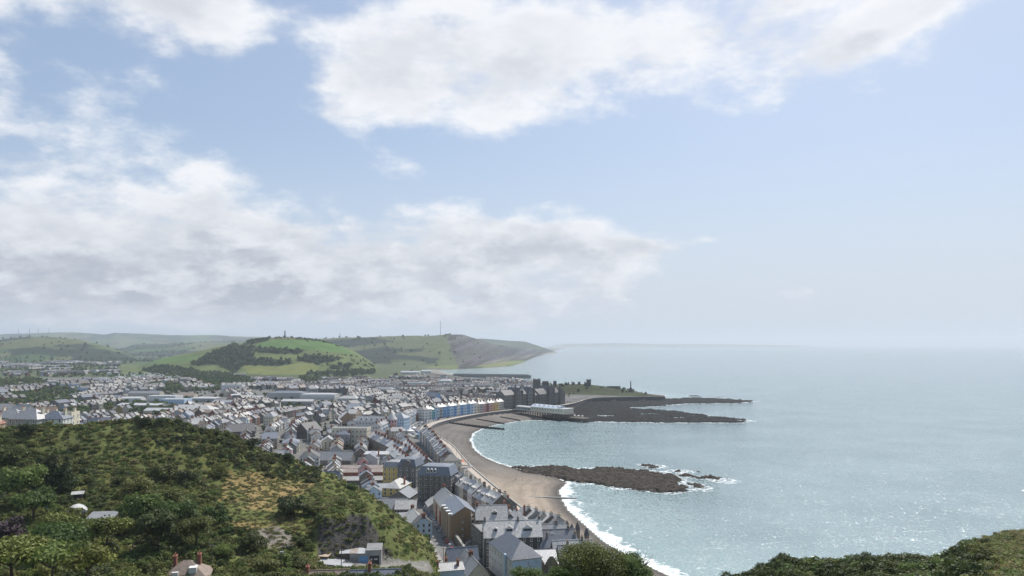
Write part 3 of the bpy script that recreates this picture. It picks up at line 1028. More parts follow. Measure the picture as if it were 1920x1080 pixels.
def gable_walls(b, w, d, h, rise, roof, z0=-2.5):
    x, y = w / 2, d / 2
    if roof == 'gx':
        b.add([(-x, -y, z0), (x, -y, z0), (x, y, z0), (-x, y, z0), (-x, -y, h), (x, -y, h), (x, y, h), (-x, y, h), (-x, 0, h + rise), (x, 0, h + rise)],
              [(0, 1, 5, 4), (2, 3, 7, 6), (1, 2, 6, 9, 5), (3, 0, 4, 8, 7)])
    elif roof == 'gy':
        b.add([(-x, -y, z0), (x, -y, z0), (x, y, z0), (-x, y, z0), (-x, -y, h), (x, -y, h), (x, y, h), (-x, y, h), (0, -y, h + rise), (0, y, h + rise)],
              [(0, 1, 5, 8, 4), (2, 3, 7, 9, 6), (1, 2, 6, 5), (3, 0, 4, 7)])
    elif roof == 'lean':
        b.add([(-x, -y, z0), (x, -y, z0), (x, y, z0), (-x, y, z0), (-x, -y, h), (x, -y, h), (x, y, h + rise), (-x, y, h + rise)],
              [(0, 1, 5, 4), (2, 3, 7, 6), (1, 2, 6, 5), (3, 0, 4, 7)])
    else:
        top = h + (0.5 if roof == 'flat' else 0.0)
        b.add([(-x, -y, z0), (x, -y, z0), (x, y, z0), (-x, y, z0), (-x, -y, top), (x, -y, top), (x, y, top), (-x, y, top)],
              [(0, 1, 5, 4), (2, 3, 7, 6), (1, 2, 6, 5), (3, 0, 4, 7)])
        if roof == 'flat':
            i = 0.35
            b.add([(-x, -y, top), (x, -y, top), (x, y, top), (-x, y, top), (-x + i, -y + i, top), (x - i, -y + i, top), (x - i, y - i, top), (-x + i, y - i, top),
                   (-x + i, -y + i, h - 0.1), (x - i, -y + i, h - 0.1), (x - i, y - i, h - 0.1), (-x + i, y - i, h - 0.1)],
                  [(0, 1, 5, 4), (1, 2, 6, 5), (2, 3, 7, 6), (3, 0, 4, 7), (4, 5, 9, 8), (5, 6, 10, 9), (6, 7, 11, 10), (7, 4, 8, 11)])


def roof_shape(b, w, d, h, rise, roof, o=0.3, t=0.16):
    x, y = w / 2, d / 2
    lift = t + 0.02
    if roof == 'gx':
        k = rise / y
        e = h - k * o + lift
        r = h + rise + lift
        b.slab([(-x - o, -y - o, e), (x + o, -y - o, e), (x + o, 0, r), (-x - o, 0, r)], t)
        b.slab([(x + o, y + o, e), (-x - o, y + o, e), (-x - o, 0, r), (x + o, 0, r)], t)
        b.box(-x - o, x + o, -0.14, 0.14, r - 0.1, r + 0.08)
    elif roof == 'gy':
        k = rise / x
        e = h - k * o + lift
        r = h + rise + lift
        b.slab([(-x - o, y + o, e), (-x - o, -y - o, e), (0, -y - o, r), (0, y + o, r)], t)
        b.slab([(x + o, -y - o, e), (x + o, y + o, e), (0, y + o, r), (0, -y - o, r)], t)
        b.box(-0.14, 0.14, -y - o, y + o, r - 0.1, r + 0.08)
    elif roof == 'hip':
        X, Y = x + o, y + o
        e = h + lift
        m = min(X, Y)
        if X >= Y:
            r1, r2 = (-X + m, 0, h + rise + lift), (X - m, 0, h + rise + lift)
            if X - m < 0.05:
                r2 = r1
            vs = [(-X, -Y, e), (X, -Y, e), (X, Y, e), (-X, Y, e), r1, r2, (-X, -Y, e - t), (X, -Y, e - t), (X, Y, e - t), (-X, Y, e - t)]
            fs = [(0, 1, 5, 4), (2, 3, 4, 5), (1, 2, 5), (3, 0, 4)]
        else:
            r1, r2 = (0, -Y + m, h + rise + lift), (0, Y - m, h + rise + lift)
            vs = [(-X, -Y, e), (X, -Y, e), (X, Y, e), (-X, Y, e), r1, r2, (-X, -Y, e - t), (X, -Y, e - t), (X, Y, e - t), (-X, Y, e - t)]
            fs = [(0, 1, 4), (2, 3, 5), (1, 2, 5, 4), (3, 0, 4, 5)]
        fs += [(6, 7, 1, 0), (7, 8, 2, 1), (8, 9, 3, 2), (9, 6, 0, 3), (9, 8, 7, 6)]
        b.add(vs, fs)
    elif roof == 'flat':
        b.box(-x + 0.36, x - 0.36, -y + 0.36, y - 0.36, h - 0.25, h)
    elif roof == 'lean':
        b.slab([(-x - o, -y - o, h + lift), (x + o, -y - o, h + lift), (x + o, y + o, h + rise + lift), (-x - o, y + o, h + rise + lift)], t)
    elif roof == 'mansard':
        X, Y = x + 0.2, y + 0.2
        s = rise * 0.42
        e, r = h + 0.03, h + rise
        b.box(-X - 0.15, X + 0.15, -Y - 0.15, Y + 0.15, h - 0.25, e)
        vs = [(-X, -Y, e), (X, -Y, e), (X, Y, e), (-X, Y, e), (-X + s, -Y + s, r), (X - s, -Y + s, r), (X - s, Y - s, r), (-X + s, Y - s, r)]
        b.add(vs, [(0, 1, 5, 4), (1, 2, 6, 5), (2, 3, 7, 6), (3, 0, 4, 7)])
        s2 = s + min(x, y) * 0.55
        b.add([(-X + s, -Y + s, r), (X - s, -Y + s, r), (X - s, Y - s, r), (-X + s, Y - s, r), (-X + s2, -Y + s2, r + 0.5), (X - s2, -Y + s2, r + 0.5), (X - s2, Y - s2, r + 0.5), (-X + s2, Y - s2, r + 0.5)],
              [(0, 1, 5, 4), (1, 2, 6, 5), (2, 3, 7, 6), (3, 0, 4, 7), (4, 5, 6, 7)])


def chimney_shape(b, x, y, z0, z1, w=0.7, d=1.5, pots=3):
    b.box(x - w / 2, x + w / 2, y - d / 2, y + d / 2, z0, z1, 0)
    b.box(x - w / 2 - 0.1, x + w / 2 + 0.1, y - d / 2 - 0.1, y + d / 2 + 0.1, z1, z1 + 0.18, 0)
    for i in range(pots):
        py = y + (i - (pots - 1) / 2) * d / max(pots, 1) * 0.85
        b.tube((x, py, z1 + 0.18), (x, py, z1 + 0.75), 0.16, 0.13, 6, 1)


def sides_to_camera(x, y, rot):
    out = []
    cx, cy = -x, -y
    n = math.hypot(cx, cy)
    for k, (lx, ly) in enumerate(((0, -1), (1, 0), (0, 1), (-1, 0))):
        wx = lx * math.cos(rot) - ly * math.sin(rot)
        wy = lx * math.sin(rot) + ly * math.cos(rot)
        if (wx * cx + wy * cy) / n > -0.12:
            out.append((k, lx, ly))
    return out


def window_spots(w, d, h, rows, spacing, side, first=1.1, wh=1.5):
    lx, ly = side[1], side[2]
    L = w if ly else d
    n = max(1, int((L - 1.0) / spacing))
    step = L / n
    sp = []
    for r in range(rows):
        z = first + r * (h - 0.3) / rows
        for i in range(n):
            t = -L / 2 + (i + 0.5) * step
            if ly:
                px, py = t * -ly, ly * d / 2
            else:
                px, py = lx * w / 2, t * lx
            sp.append((px, py, z, math.atan2(lx, -ly)))
    return sp


RNG = random.Random(11)


def house(name, label, cat, x, y, rot, w, d, h, rise, roof='gx', wall=None, roofm=None, chim=(), chim_mat=None, rows=2, spacing=2.6, ww=1.0, wh=1.6,
          level=1, dormers=(), group=None, base=None, chim_h=1.3, sides=None, pots=3, skip_sides=(), frame=None, trim=None):
    """a building: wall, roof (> dormer), chimney stacks, windows on every side that can be seen. local x = frontage, -y = front"""
    zz = hz(x, y) if base is None else base
    OCC.append((x, y, w / 2, d / 2, rot))
    root = thing(name, label, cat, (x, y, zz), rot, group)
    b = MB()
    gable_walls(b, w, d, h, rise, roof)
    wo = b.build('wall', wall or M_WHITE, root)
    b = MB()
    roof_shape(b, w, d, h, rise, roof)
    ro = b.build('roof', roofm or M_SLATE, root)
    cm = chim_mat or M_BRICK_RED
    for cx, cy in chim:
        b = MB()
        ztop = h + rise + chim_h
        zb = h - 0.2
        if roof == 'gx' and abs(cy) < 0.5:
            zb = h + rise - 1.2
        elif roof == 'gy' and abs(cx) < 0.5:
            zb = h + rise - 1.2
        chimney_shape(b, cx, cy, zb, ztop, 0.8, 1.7 if level > 1 else 1.9, pots)
        b.build('chimney', [cm, M_CLAY], root)
    for dx, side, dw in dormers:
        # dormer on the slope that faces local -y (side -1) or +y (side 1)
        b = MB()
        yy = side * d / 2 * 0.52
        zb = h + rise * 0.30
        hh = 1.5
        y0, y1 = yy - 0.9, yy + 0.9
        zin = zb + hh
        f = yy + side * 0.9
        bk = yy - side * 1.3
        b.add([(dx - dw / 2, f, zb), (dx + dw / 2, f, zb), (dx + dw / 2, f, zin), (dx, f, zin + dw * 0.38), (dx - dw / 2, f, zin),
               (dx - dw / 2, bk, zb), (dx + dw / 2, bk, zb), (dx + dw / 2, bk, zin), (dx, bk, zin + dw * 0.38), (dx - dw / 2, bk, zin)],
              [(0, 1, 2, 3, 4), (1, 6, 7, 2), (5, 0, 4, 9)], 0)
        b.add([(dx - dw / 2 - 0.12, f + side * 0.1, zin - 0.02), (dx, f + side * 0.1, zin + dw * 0.38 + 0.06), (dx, bk, zin + dw * 0.38 + 0.06), (dx - dw / 2 - 0.12, bk, zin - 0.02),
               (dx + dw / 2 + 0.12, f + side * 0.1, zin - 0.02), (dx + dw / 2 + 0.12, bk, zin - 0.02)], [(0, 1, 2, 3), (1, 4, 5, 2)], 1)
        b.add([(dx - dw / 2 + 0.15, f + side * 0.03, zb + 0.2), (dx + dw / 2 - 0.15, f + side * 0.03, zb + 0.2), (dx + dw / 2 - 0.15, f + side * 0.03, zin - 0.1), (dx - dw / 2 + 0.15, f + side * 0.03, zin - 0.1)], [(0, 1, 2, 3)], 2)
        b.build('dormer', [M_TRIM, roofm or M_SLATE, M_GLASS], ro)
    vis = [s for s in sides_to_camera(x, y, rot) if s[0] not in skip_sides]
    if sides is not None:
        vis = [s for s in vis if s[0] in sides]
    if rows and level >= 2:
        wm = window_mesh(ww, wh, '%d_%d' % (ww * 10, wh * 10), frame)
        for s in vis:
            for px, py, z, r in window_spots(w, d, h, rows, spacing, s, wh=wh):
                o = link('window', wm, root, (px, py, z), r)
    elif rows:
        b = MB()
        for s in vis:
            for px, py, z, r in window_spots(w, d, h, rows, spacing, s, wh=wh):
                c, sn = math.cos(r), math.sin(r)
                for hw, z0, z1, oo, m in ((ww / 2 + 0.12, z - 0.12, z + wh + 0.12, 0.03, 0), (ww / 2, z, z + wh, 0.05, 1)):
                    p = [(-hw, -oo, z0), (hw, -oo, z0), (hw, -oo, z1), (-hw, -oo, z1)]
                    b.add([(px + a * c - q * sn, py + a * sn + q * c, zz_) for a, q, zz_ in p], [(0, 1, 2, 3)], m)
        if b.v:
            stuff(b.build('glazing', [frame or M_TRIM, M_GLASS], root))
    return root


def at(px, row, z):
    return W(px, row, z)


def offset_line(pts, d):
    """polyline moved d metres to its left"""
    out = []
    n = len(pts)
    for i in range(n):
        a = Vector(pts[max(i - 1, 0)])
        b = Vector(pts[min(i + 1, n - 1)])
        t = (b - a).normalized()
        out.append((pts[i][0] - t.y * d, pts[i][1] + t.x * d))
    return out


def resample(pts, step):
    """points at even steps along a polyline"""
    P = np.array(pts, float)
    seg = np.concatenate([[0], np.cumsum(np.hypot(*np.diff(P, axis=0).T))])
    n = max(2, int(round(seg[-1] / step)) + 1)
    t = np.linspace(0, seg[-1], n)
    return list(zip(np.interp(t, seg, P[:, 0]).tolist(), np.interp(t, seg, P[:, 1]).tolist()))


def smooth_line(pts, it=2):
    for _ in range(it):
        q = [pts[0]]
        for i in range(len(pts) - 1):
            a, b = pts[i], pts[i + 1]
            q.append((a[0] * 0.75 + b[0] * 0.25, a[1] * 0.75 + b[1] * 0.25))
            q.append((a[0] * 0.25 + b[0] * 0.75, a[1] * 0.25 + b[1] * 0.75))
        q.append(pts[-1])
        pts = q
    return pts


def strip(name, left, right, zf, m, thick=0.0):
    b = MB()
    n = len(left)
    vs = []
    for (a, c) in zip(left, right):
        vs.append((a[0], a[1], zf(a[0], a[1])))
        vs.append((c[0], c[1], zf(c[0], c[1])))
    fs = [(2 * i, 2 * i + 1, 2 * i + 3, 2 * i + 2) for i in range(n - 1)]
    b.add(vs, fs)
    return b.build(name, m)


# ------------------------------------------------------------------ promenade, sea wall, streets
prom = smooth_line(prom_line[1:], 2)
PZ = 6.75
lv = lambda z: (lambda x, y: z)


def offset_var(pts, d_near, d_far):
    """offset that widens along the bay: narrow by the near terrace, wide by the bandstand"""
    a, c = offset_line(pts, d_near), offset_line(pts, d_far)
    out = []
    for p, q, r in zip(a, c, pts):
        k = float(sstep(700, 810, np.array([r[1]]))[0])
        out.append((p[0] * (1 - k) + q[0] * k, p[1] * (1 - k) + q[1] * k))
    return out


structure(strip('promenade', offset_var(prom, 3.0, 8), offset_line(prom, -2.2), lv(PZ), M_PAVE))
structure(strip('seafront_road', offset_var(prom, 10, 21), offset_var(prom, 3.0, 8), lv(PZ - 0.12), M_ROAD))
structure(strip('seafront_pavement', offset_var(prom, 12, 24.5), offset_var(prom, 10, 21), lv(PZ + 0.01), M_CONCRETE))


def wall_along(name, label, pts, z0, z1, m, cap=None):
    root = thing(name, label, 'wall', (pts[0][0], pts[0][1], 0))
    b = MB()
    L, R = offset_line(pts, 0.45), offset_line(pts, -0.45)
    ox, oy = pts[0]
    n = len(pts)
    vs = []
    for a, c in zip(L, R):
        vs += [(a[0] - ox, a[1] - oy, z0), (c[0] - ox - 0.0, c[1] - oy, z0), (c[0] - ox, c[1] - oy, z1), (a[0] - ox, a[1] - oy, z1)]
    fs = []
    for i in range(n - 1):
        k = 4 * i
        fs += [(k + 1, k + 5, k + 6, k + 2), (k + 4, k, k + 3, k + 7)]
    fs += [(0, 1, 2, 3), (4 * n - 1, 4 * n - 2, 4 * n - 3, 4 * n - 4)]
    b.add(vs, fs)
    b.build('wall_face', m, root)
    b = MB()
    L, R = offset_line(pts, 0.6), offset_line(pts, -0.6)
    vs = []
    for a, c in zip(L, R):
        vs += [(a[0] - ox, a[1] - oy, z1), (c[0] - ox, c[1] - oy, z1), (c[0] - ox, c[1] - oy, z1 + 0.25), (a[0] - ox, a[1] - oy, z1 + 0.25)]
    fs = []
    for i in range(n - 1):
        k = 4 * i
        fs += [(k + 1, k + 5, k + 6, k + 2), (k + 4, k, k + 3, k + 7), (k + 3, k + 2, k + 6, k + 7)]
    b.add(vs, fs)
    b.build('coping', cap or M_CONCRETE, root)
    return root


sw = offset_line(prom, -2.4)
i1 = next(i for i, p in enumerate(sw) if p[1] > 1150)
i2 = next(i for i, p in enumerate(sw) if p[1] > 1310)
wall_along('sea_wall', 'low stone sea wall along the curving beach promenade', sw[:i1 + 1], -1.0, PZ + 0.35, M_STONE_GREY)
wall_along('sea_wall', 'stone sea wall with parked cars above, between pier and castle', sw[i1:i2 + 1], -1.0, PZ + 0.8, M_STONE_DARK)
wall_along('sea_wall', 'high dark sea wall below the castle and war memorial', sw[i2:] + [(283, 1372)], -1.0, PZ + 0.9, M_STONE_DARK)

street = [(-14, 285), (-20, 310), (-27, 339), (-41, 392), (-54, 441), (-62, 476), (-64, 510), (-70, 545), (-92, 590), (-110, 640), (-128, 700)]
street = resample(smooth_line(street, 2), 6)


def gz(dz):
    return lambda x, y: max(hz(x, y), 7.0) + dz


structure(strip('street', offset_line(street, 3.9), offset_line(street, -4.2), gz(0.16), M_ROAD))
structure(strip('pavement', offset_line(street, 6.1), offset_line(street, 3.9), gz(0.30), M_CONCRETE))
structure(strip('pavement', offset_line(street, -4.2), offset_line(street, -6.0), gz(0.30), M_CONCRETE))
for a_, b_ in ((2.0, 2.1),):
    pass

# ------------------------------------------------------------------ near buildings at the foot of the hill (one by one)
SD = math.atan2(102, -27)          # direction of the street
SX_, SY_ = math.cos(SD), math.sin(SD)


def along(x0, y0, a, l):
    """a metres along the street, l metres to its left, from a point"""
    return x0 + SX_ * a - SY_ * l, y0 + SY_ * a + SX_ * l


# buff brick block of flats beside the street: tall front section with white-capped piers, then stepped sections
gx, gy_ = at(872, 943, 25.5)
bx, by = along(gx, gy_, 15.0, 0)
bb = hz(bx, by)
flats = house('apartment_block', 'buff brick apartment block with grey gabled roof and four white-capped piers on the street side', 'apartment block', bx, by, SD, 30, 13.5, 13.2, 4.0, 'gx', M_BRICK, M_SLATE_BLUE, rows=0, level=2)
for k in range(4):
    b = MB().box(-0.9, 0.9, 0, 1.1, -2, 13.4, 0)
    pr = b.build('pier', M_BRICK_PALE, flats, (-12.5 + k * 6.6, 6.76, 0))
    MB().box(-1.1, 1.1, -1.6, 1.3, 13.4, 13.9, 0).build('cap', M_WHITE, pr)
wm = window_mesh(1.3, 1.7, 'flat')
for k in range(4):
    for r in range(4):
        for s in (-0.5, 0.5):
            if -12.5 + k * 6.6 + 3.3 + s * 2.4 < 14.5:
                link('window', wm, flats, (-12.5 + k * 6.6 + 3.3 + s * 2.4, 6.76, 1.0 + r * 3.1), math.pi)
for r in range(3):
    link('window', window_mesh(0.9, 0.9, 'small'), flats, (-15.0, 1.2, 3 + r * 3.3), -math.pi / 2)
x2, y2 = along(bx, by, 23.5, 1.0)
fl2 = house('apartment_block', 'pale brick stepped apartment block with red door bay, beyond the white-capped piers', 'apartment block', x2, y2, SD, 16, 12, 11.0, 4.6, 'gx', M_BRICK_PALE, M_SLATE, rows=3, spacing=3.0, level=2, skip_sides=(1, 3))
MB().box(-1.3, 1.3, 0, 0.5, -2, 8.5, 0).build('door_bay', M_BRICK_RED, fl2, (-6.0, 6.02, 0))
MB().box(-1.3, 1.3, 0, 0.5, -2, 9.5, 0).build('stair_bay', M_BRICK_RED, fl2, (6.2, 6.02, 0))
x3, y3 = along(bx, by, 39.0, 0.5)
fl3 = house('apartment_block', 'small pale brick gabled block at the far end of the brick apartments', 'apartment block', x3, y3, SD, 14, 12, 10.5, 5.4, 'gx', M_BRICK_PALE, M_SLATE, rows=3, spacing=3.2, level=2, chim=[(6.4, 0)], skip_sides=(1, 3))
x4, y4 = along(bx, by, 54.0, 5.0)
house('cottage', 'low grey cottage between the brick apartments and the dark hotel', 'cottage', x4, y4, SD, 13, 8, 4.5, 3.0, 'gx', M_GREYR, M_SLATE_PALE, rows=1, spacing=3, level=2)

# dark grand hotel with mansard roof, scaffolded towards us
hx, hy = at(822, 866, 31)
hot = house('hotel', 'tall dark stone hotel with mansard roof, scaffolding over its rear wall', 'hotel', hx, hy, math.radians(-12), 21, 17, 18.0, 5.0, 'mansard', M_STONE_GREY, M_SLATE_BLUE, rows=5, spacing=3.0, ww=1.2, wh=2.0, level=2)
for k in range(3):
    b = MB()
    b.box(-0.75, 0.75, -0.5, 1.6, 0, 1.9, 0)
    b.add([(-0.9, -0.6, 1.9), (0.9, -0.6, 1.9), (0, -0.6, 2.6), (-0.9, 1.6, 1.9), (0.9, 1.6, 1.9), (0, 1.6, 2.6)], [(0, 1, 2), (0, 2, 5, 3), (1, 4, 5, 2)], 0)
    b.add([(-0.5, -0.53, 0.3), (0.5, -0.53, 0.3), (0.5, -0.53, 1.7), (-0.5, -0.53, 1.7)], [(0, 1, 2, 3)], 1)
    b.build('dormer', [M_TRIM, M_GLASS], hot, (-4.2 + k * 2.3, -7.9, 19.4))


def scaffold(label, x, y, rot, w, h, z, bays=5, lifts=5, sheet=False):
    root = thing('scaffold', label, 'scaffold', (x, y, z), rot)
    for i in range(bays + 1):
        px = -w / 2 + w * i / bays
        MB().tube((px, 0, -1), (px, 0, h), 0.07, n=5).tube((px, 1.3, -1), (px, 1.3, h), 0.07, n=5).build('standard', M_METAL, root)
    for k in range(1, lifts + 1):
        zz = h * k / (lifts + 0.3)
        MB().box(-w / 2, w / 2, 0.1, 1.2, zz - 0.06, zz).build('board', M_WOOD, root)
        b = MB()
        for dz in (0.5, 1.0):
            b.tube((-w / 2 - 0.4, 0, zz + dz), (w / 2 + 0.4, 0, zz + dz), 0.06, n=5)
        b.build('rail', M_METAL, root)
    for i in range(bays):
        a, c = -w / 2 + w * i / bays, -w / 2 + w * (i + 1) / bays
        if i % 2 == 0:
            MB().tube((a, -0.08, 0), (c, -0.08, h * 0.5), 0.05, n=5).tube((c, -0.08, h * 0.5), (a, -0.08, h), 0.05, n=5).build('brace', M_METAL, root)
    return root


r_ = math.radians(-12)
scaffold('pole scaffolding against the rear wall of the dark mansard hotel', hx + 10.6 * math.sin(r_), hy - 10.6 * math.cos(r_), r_, 19, 18, hz(hx, hy))
x5, y5 = at(828, 893, 17)
house('annexe', 'grey stone annexe with pale roof in front of the scaffolded hotel', 'house', x5, y5, math.radians(-12), 15, 9, 8.0, 1.2, 'lean', M_STONE_GREY, M_SLATE_PALE, rows=2, spacing=4, level=2)
x6, y6 = at(771, 858, 26)
tw_ = house('hotel', 'stone hotel wing with round-topped gable, left of the dark mansard hotel', 'hotel', x6, y6, math.radians(-14), 13, 16, 15.0, 4.5, 'mansard', M_STONE_GREY, M_SLATE_BLUE, rows=4, spacing=3.2, ww=1.2, wh=1.9, level=2)
b = MB()
arc = [(3.6 * math.cos(math.pi * i / 12), 15.0 + 4.2 * math.sin(math.pi * i / 12)) for i in range(13)]
b.add([(a, -8.3, z) for a, z in arc] + [(a, -2.5, z) for a, z in arc], [tuple(range(12, -1, -1))] + [(i, i + 1, 14 + i, 13 + i) for i in range(12)])
b.build('round_gable', M_STONE_GREY, tw_)
x7, y7 = at(742, 862, 24)
yl = house('hotel', 'yellow rendered hotel front with slate mansard beside the stone wing', 'hotel', x7, y7, math.radians(-16), 13, 13, 13.5, 3.4, 'mansard', M_YELLOW, M_SLATE, rows=4, spacing=2.6, ww=1.1, wh=1.9, level=2, chim=[(-5, 0)])
x8, y8 = at(845, 855, 22)
house('hotel', 'cream seafront guest house with dark hipped roof beside the red canopy', 'house', x8, y8, math.radians(20), 13, 12, 13.0, 4.0, 'hip', M_CREAM, M_SLATE_DARK, rows=4, spacing=2.6, level=2, chim=[(-4, 2)])

# seafront terrace seen from behind: stepped roofs with dormers and party-wall stacks
p0, p1 = Vector((-5.5, 394)), Vector((-39, 486))
n = 11
tdir = (p1 - p0).normalized()
ang = math.atan2(tdir.y, tdir.x)
ordw = ['first', 'second', 'third', 'fourth', 'fifth', 'sixth', 'seventh', 'eighth', 'ninth', 'tenth', 'eleventh', 'twelfth', 'thirteenth', 'fourteenth', 'fifteenth', 'sixteenth', 'seventeenth', 'eighteenth',
        'nineteenth', 'twentieth', 'twenty-first', 'twenty-second', 'twenty-third', 'twenty-fourth', 'twenty-fifth', 'twenty-sixth', 'twenty-seventh', 'twenty-eighth', 'twenty-ninth', 'thirtieth']
for i in range(n):
    c = p0.lerp(p1, (i + 0.5) / n)
    hh = 13.0 + 0.5 * math.sin(i * 1.7)
    wl = [M_STONE, M_CREAM, M_GREYR, M_STONE, M_WHITE][i % 5]
    house('seafront_house', '%s house from the near end of the stepped terrace with rear dormers above the beach' % ordw[i], 'house', c.x, c.y, ang, (p1 - p0).length / n - 0.02, 11, hh, 4.6, 'gx', wl,
          [M_SLATE, M_SLATE_PALE, M_SLATE_BLUE][i % 3], chim=[(-3.6, -2.2), ], chim_mat=[M_CREAM, M_STONE, M_CREAM][i % 3], rows=3, spacing=2.8, level=2, dormers=[(-1.6, 1, 1.5), (1.6, 1, 1.5)] if i % 4 != 3 else [(0, 1, 2.0)], group='seafront terrace', chim_h=1.0, pots=5)
house('rear_wing', 'red brick rear wing with pale gable roof behind the stepped terrace', 'house', *at(878, 906, 16), ang - math.pi / 2, 11, 8, 7.5, 3.2, 'gx', M_BRICK_RED, M_SLATE_PALE, rows=2, level=2)
house('rear_wing', 'white flat-roofed rear wing in the yard of the stepped terrace', 'house', *at(846, 903, 15), ang, 9, 7, 7.5, 0, 'flat', M_WHITE, M_FLAT, rows=2, level=2)
house('workshop', 'long low hall with pale sheet roof between brick apartments and beach', 'hall', *at(892, 928, 14), math.radians(6), 24, 9, 5.0, 2.2, 'gx', M_BRICK, M_SHEET, rows=1, spacing=4, level=2)
house('house', 'small slate-roofed house with dark dormer above the near beach', 'house', *at(925, 934, 17), ang, 14, 10, 8.5, 4.0, 'gx', M_GREYR, M_SLATE, rows=2, level=2, dormers=[(0, 1, 2.4)])
house('house', 'grey house with square stack on the seafront above the concrete groyne', 'house', *at(948, 938, 18), ang, 9, 10, 10.0, 3.6, 'gx', M_STONE_GREY, M_SLATE, rows=3, level=2, chim=[(-3, 0)])

# stone house with pale roof and scaffold, right of the brick flats
x, y = at(921, 948, 26)
house('stone_house', 'old stone building with weathered pale roof beside the brick apartments', 'house', x, y, math.radians(4), 15, 12, 12.5, 5.6, 'gx', M_STONE_DARK, M_SLATE_PALE, chim=[(6.5, 2.5), (-6.9, 0)], rows=4, spacing=3, level=2, dormers=[(1.5, -1, 2.6)])
scaffold('scaffolding up the side of the stone building by the brick apartments', x - 9.6, y - 2, math.radians(-86), 11, 14, hz(x, y), 4, 5)
x, y = at(955, 951, 24)
house('stone_house', 'stone house with ridge stack and brownish roof next to the seafront', 'house', x, y, math.radians(4), 10, 14, 9.6, 5.0, 'gy', M_STONE, M_SLATE, chim=[(0, 4), (3.5, -3)], rows=3, level=2, pots=5)
house('stone_house', 'hip-roofed stone house with red-tiled dormer, near end of the beach road', 'house', *at(966, 958, 23), math.radians(8), 13, 12, 10.5, 5.2, 'hip', M_STONE, M_SLATE, rows=3, level=2, chim=[(5, 3)])

# long grey building with broad pale roof
x, y = at(960, 972, 28)
house('college_hall', 'long dark stone hall with broad pale slate roof and blue-glazed dormers', 'hall', x, y, math.radians(5), 25, 13, 13.5, 5.6, 'gx', M_STONE_DARK, M_SLATE_PALE, rows=5, spacing=2.8, level=2, dormers=[(-1.5, -1, 3.0), (6.5, -1, 4.0), (-7.5, -1, 1.6)], chim=[(12.0, 1.0), (2.6, 0), (-12.0, 0)], chim_mat=M_STONE_GREY)
# white building with blue-grey slate roof and pale hipped end
rr_ = math.atan2(291 - 316, 5.9 + 3.4)
x, y = (-3.4 + 5.9) / 2 - 0.3, (316 + 291) / 2
wb = house('white_apartments', 'tall white rendered building with blue-grey slate roof and dark stone base', 'apartment block', x, y, rr_, 27, 12.5, 13.6, 5.4, 'hip', M_WHITE, M_SLATE_BLUE, rows=4, spacing=3.0, ww=0.9, wh=1.6, level=2)
MB().box(-13.6, 13.6, -6.35, 6.35, -3.0, 3.0).build('plinth', M_STONE_DARK, wb)
MB().box(13.52, 13.6, -5.8, 5.8, 3.05, 13.3).build('end_wall', M_BLUE_PALE, wb)
MB().box(6.5, 8.2, -6.95, -6.27, -2, 14.6).build('stair_tower', M_BLUE_PALE, wb)
# brown stone building with two shaped gables and white windows towards us
x, y = at(1017, 1044, 20.5)
cg = house('gabled_stone_house', 'brown stone building with two curved gables and white mullioned windows', 'house', x, y + 5.0, math.radians(6), 10.5, 16, 11.4, 3.4, 'gx', M_STONE, M_SLATE_BLUE, rows=0, level=2)
for s in (-1, 1):
    b = MB()
    pr = [(-2.4, 10.8), (2.4, 10.8), (2.4, 12.0), (1.9, 12.6), (1.5, 13.4), (1.0, 13.9), (0.5, 14.4), (-0.5, 14.4), (-1.0, 13.9), (-1.5, 13.4), (-1.9, 12.6), (-2.4, 12.0)]
    k = len(pr)
    b.add([(a + s * 2.62, -8.55, z) for a, z in pr] + [(a + s * 2.62, -7.9, z) for a, z in pr], [tuple(range(k)), tuple(range(2 * k - 1, k - 1, -1))] + [((i + 1) % k, i, k + i, k + (i + 1) % k) for i in range(k)])
    g = b.build('shaped_gable', M_STONE, cg)
    MB().box(s * 2.62 - 0.7, s * 2.62 + 0.7, -8.7, -7.8, 14.4, 14.7).build('coping', M_WHITE, g)
wm = MB()
for px in (-0.95, 0, 0.95):
    wm.box(px - 0.13, px + 0.13, -0.12, 0, 0, 2.5, 0)
wm.box(-1.1, 1.1, -0.12, 0, -0.22, 0, 0).box(-1.1, 1.1, -0.12, 0, 2.5, 2.75, 0).box(-0.82, 0.82, -0.09, 0, 1.5, 1.66, 0)
wm.add([(-0.95, -0.03, 0), (0.95, -0.03, 0), (0.95, -0.03, 2.5), (-0.95, -0.03, 2.5)], [(0, 1, 2, 3)], 1)
wm = wm.mesh('mullioned_window', [M_TRIM, M_GLASS])
for s in (-1, 1):
    for z in (0.6, 4.2, 7.9):
        link('mullioned_window', wm, cg, (s * 2.62, -8.02, z))
for k in range(3):
    for z in (1.0, 4.4, 8.0):
        link('window', window_mesh(0.9, 1.7, 'side'), cg, (-5.27, -4.5 + 4.5 * k, z), -math.pi / 2)
house('link_block', 'low blue-slated range between white building and curved gables', 'house', *at(985, 1022, 22), rr_, 12, 11, 10.5, 3.6, 'gx', M_STONE_GREY, M_SLATE_BLUE, rows=3, level=2)

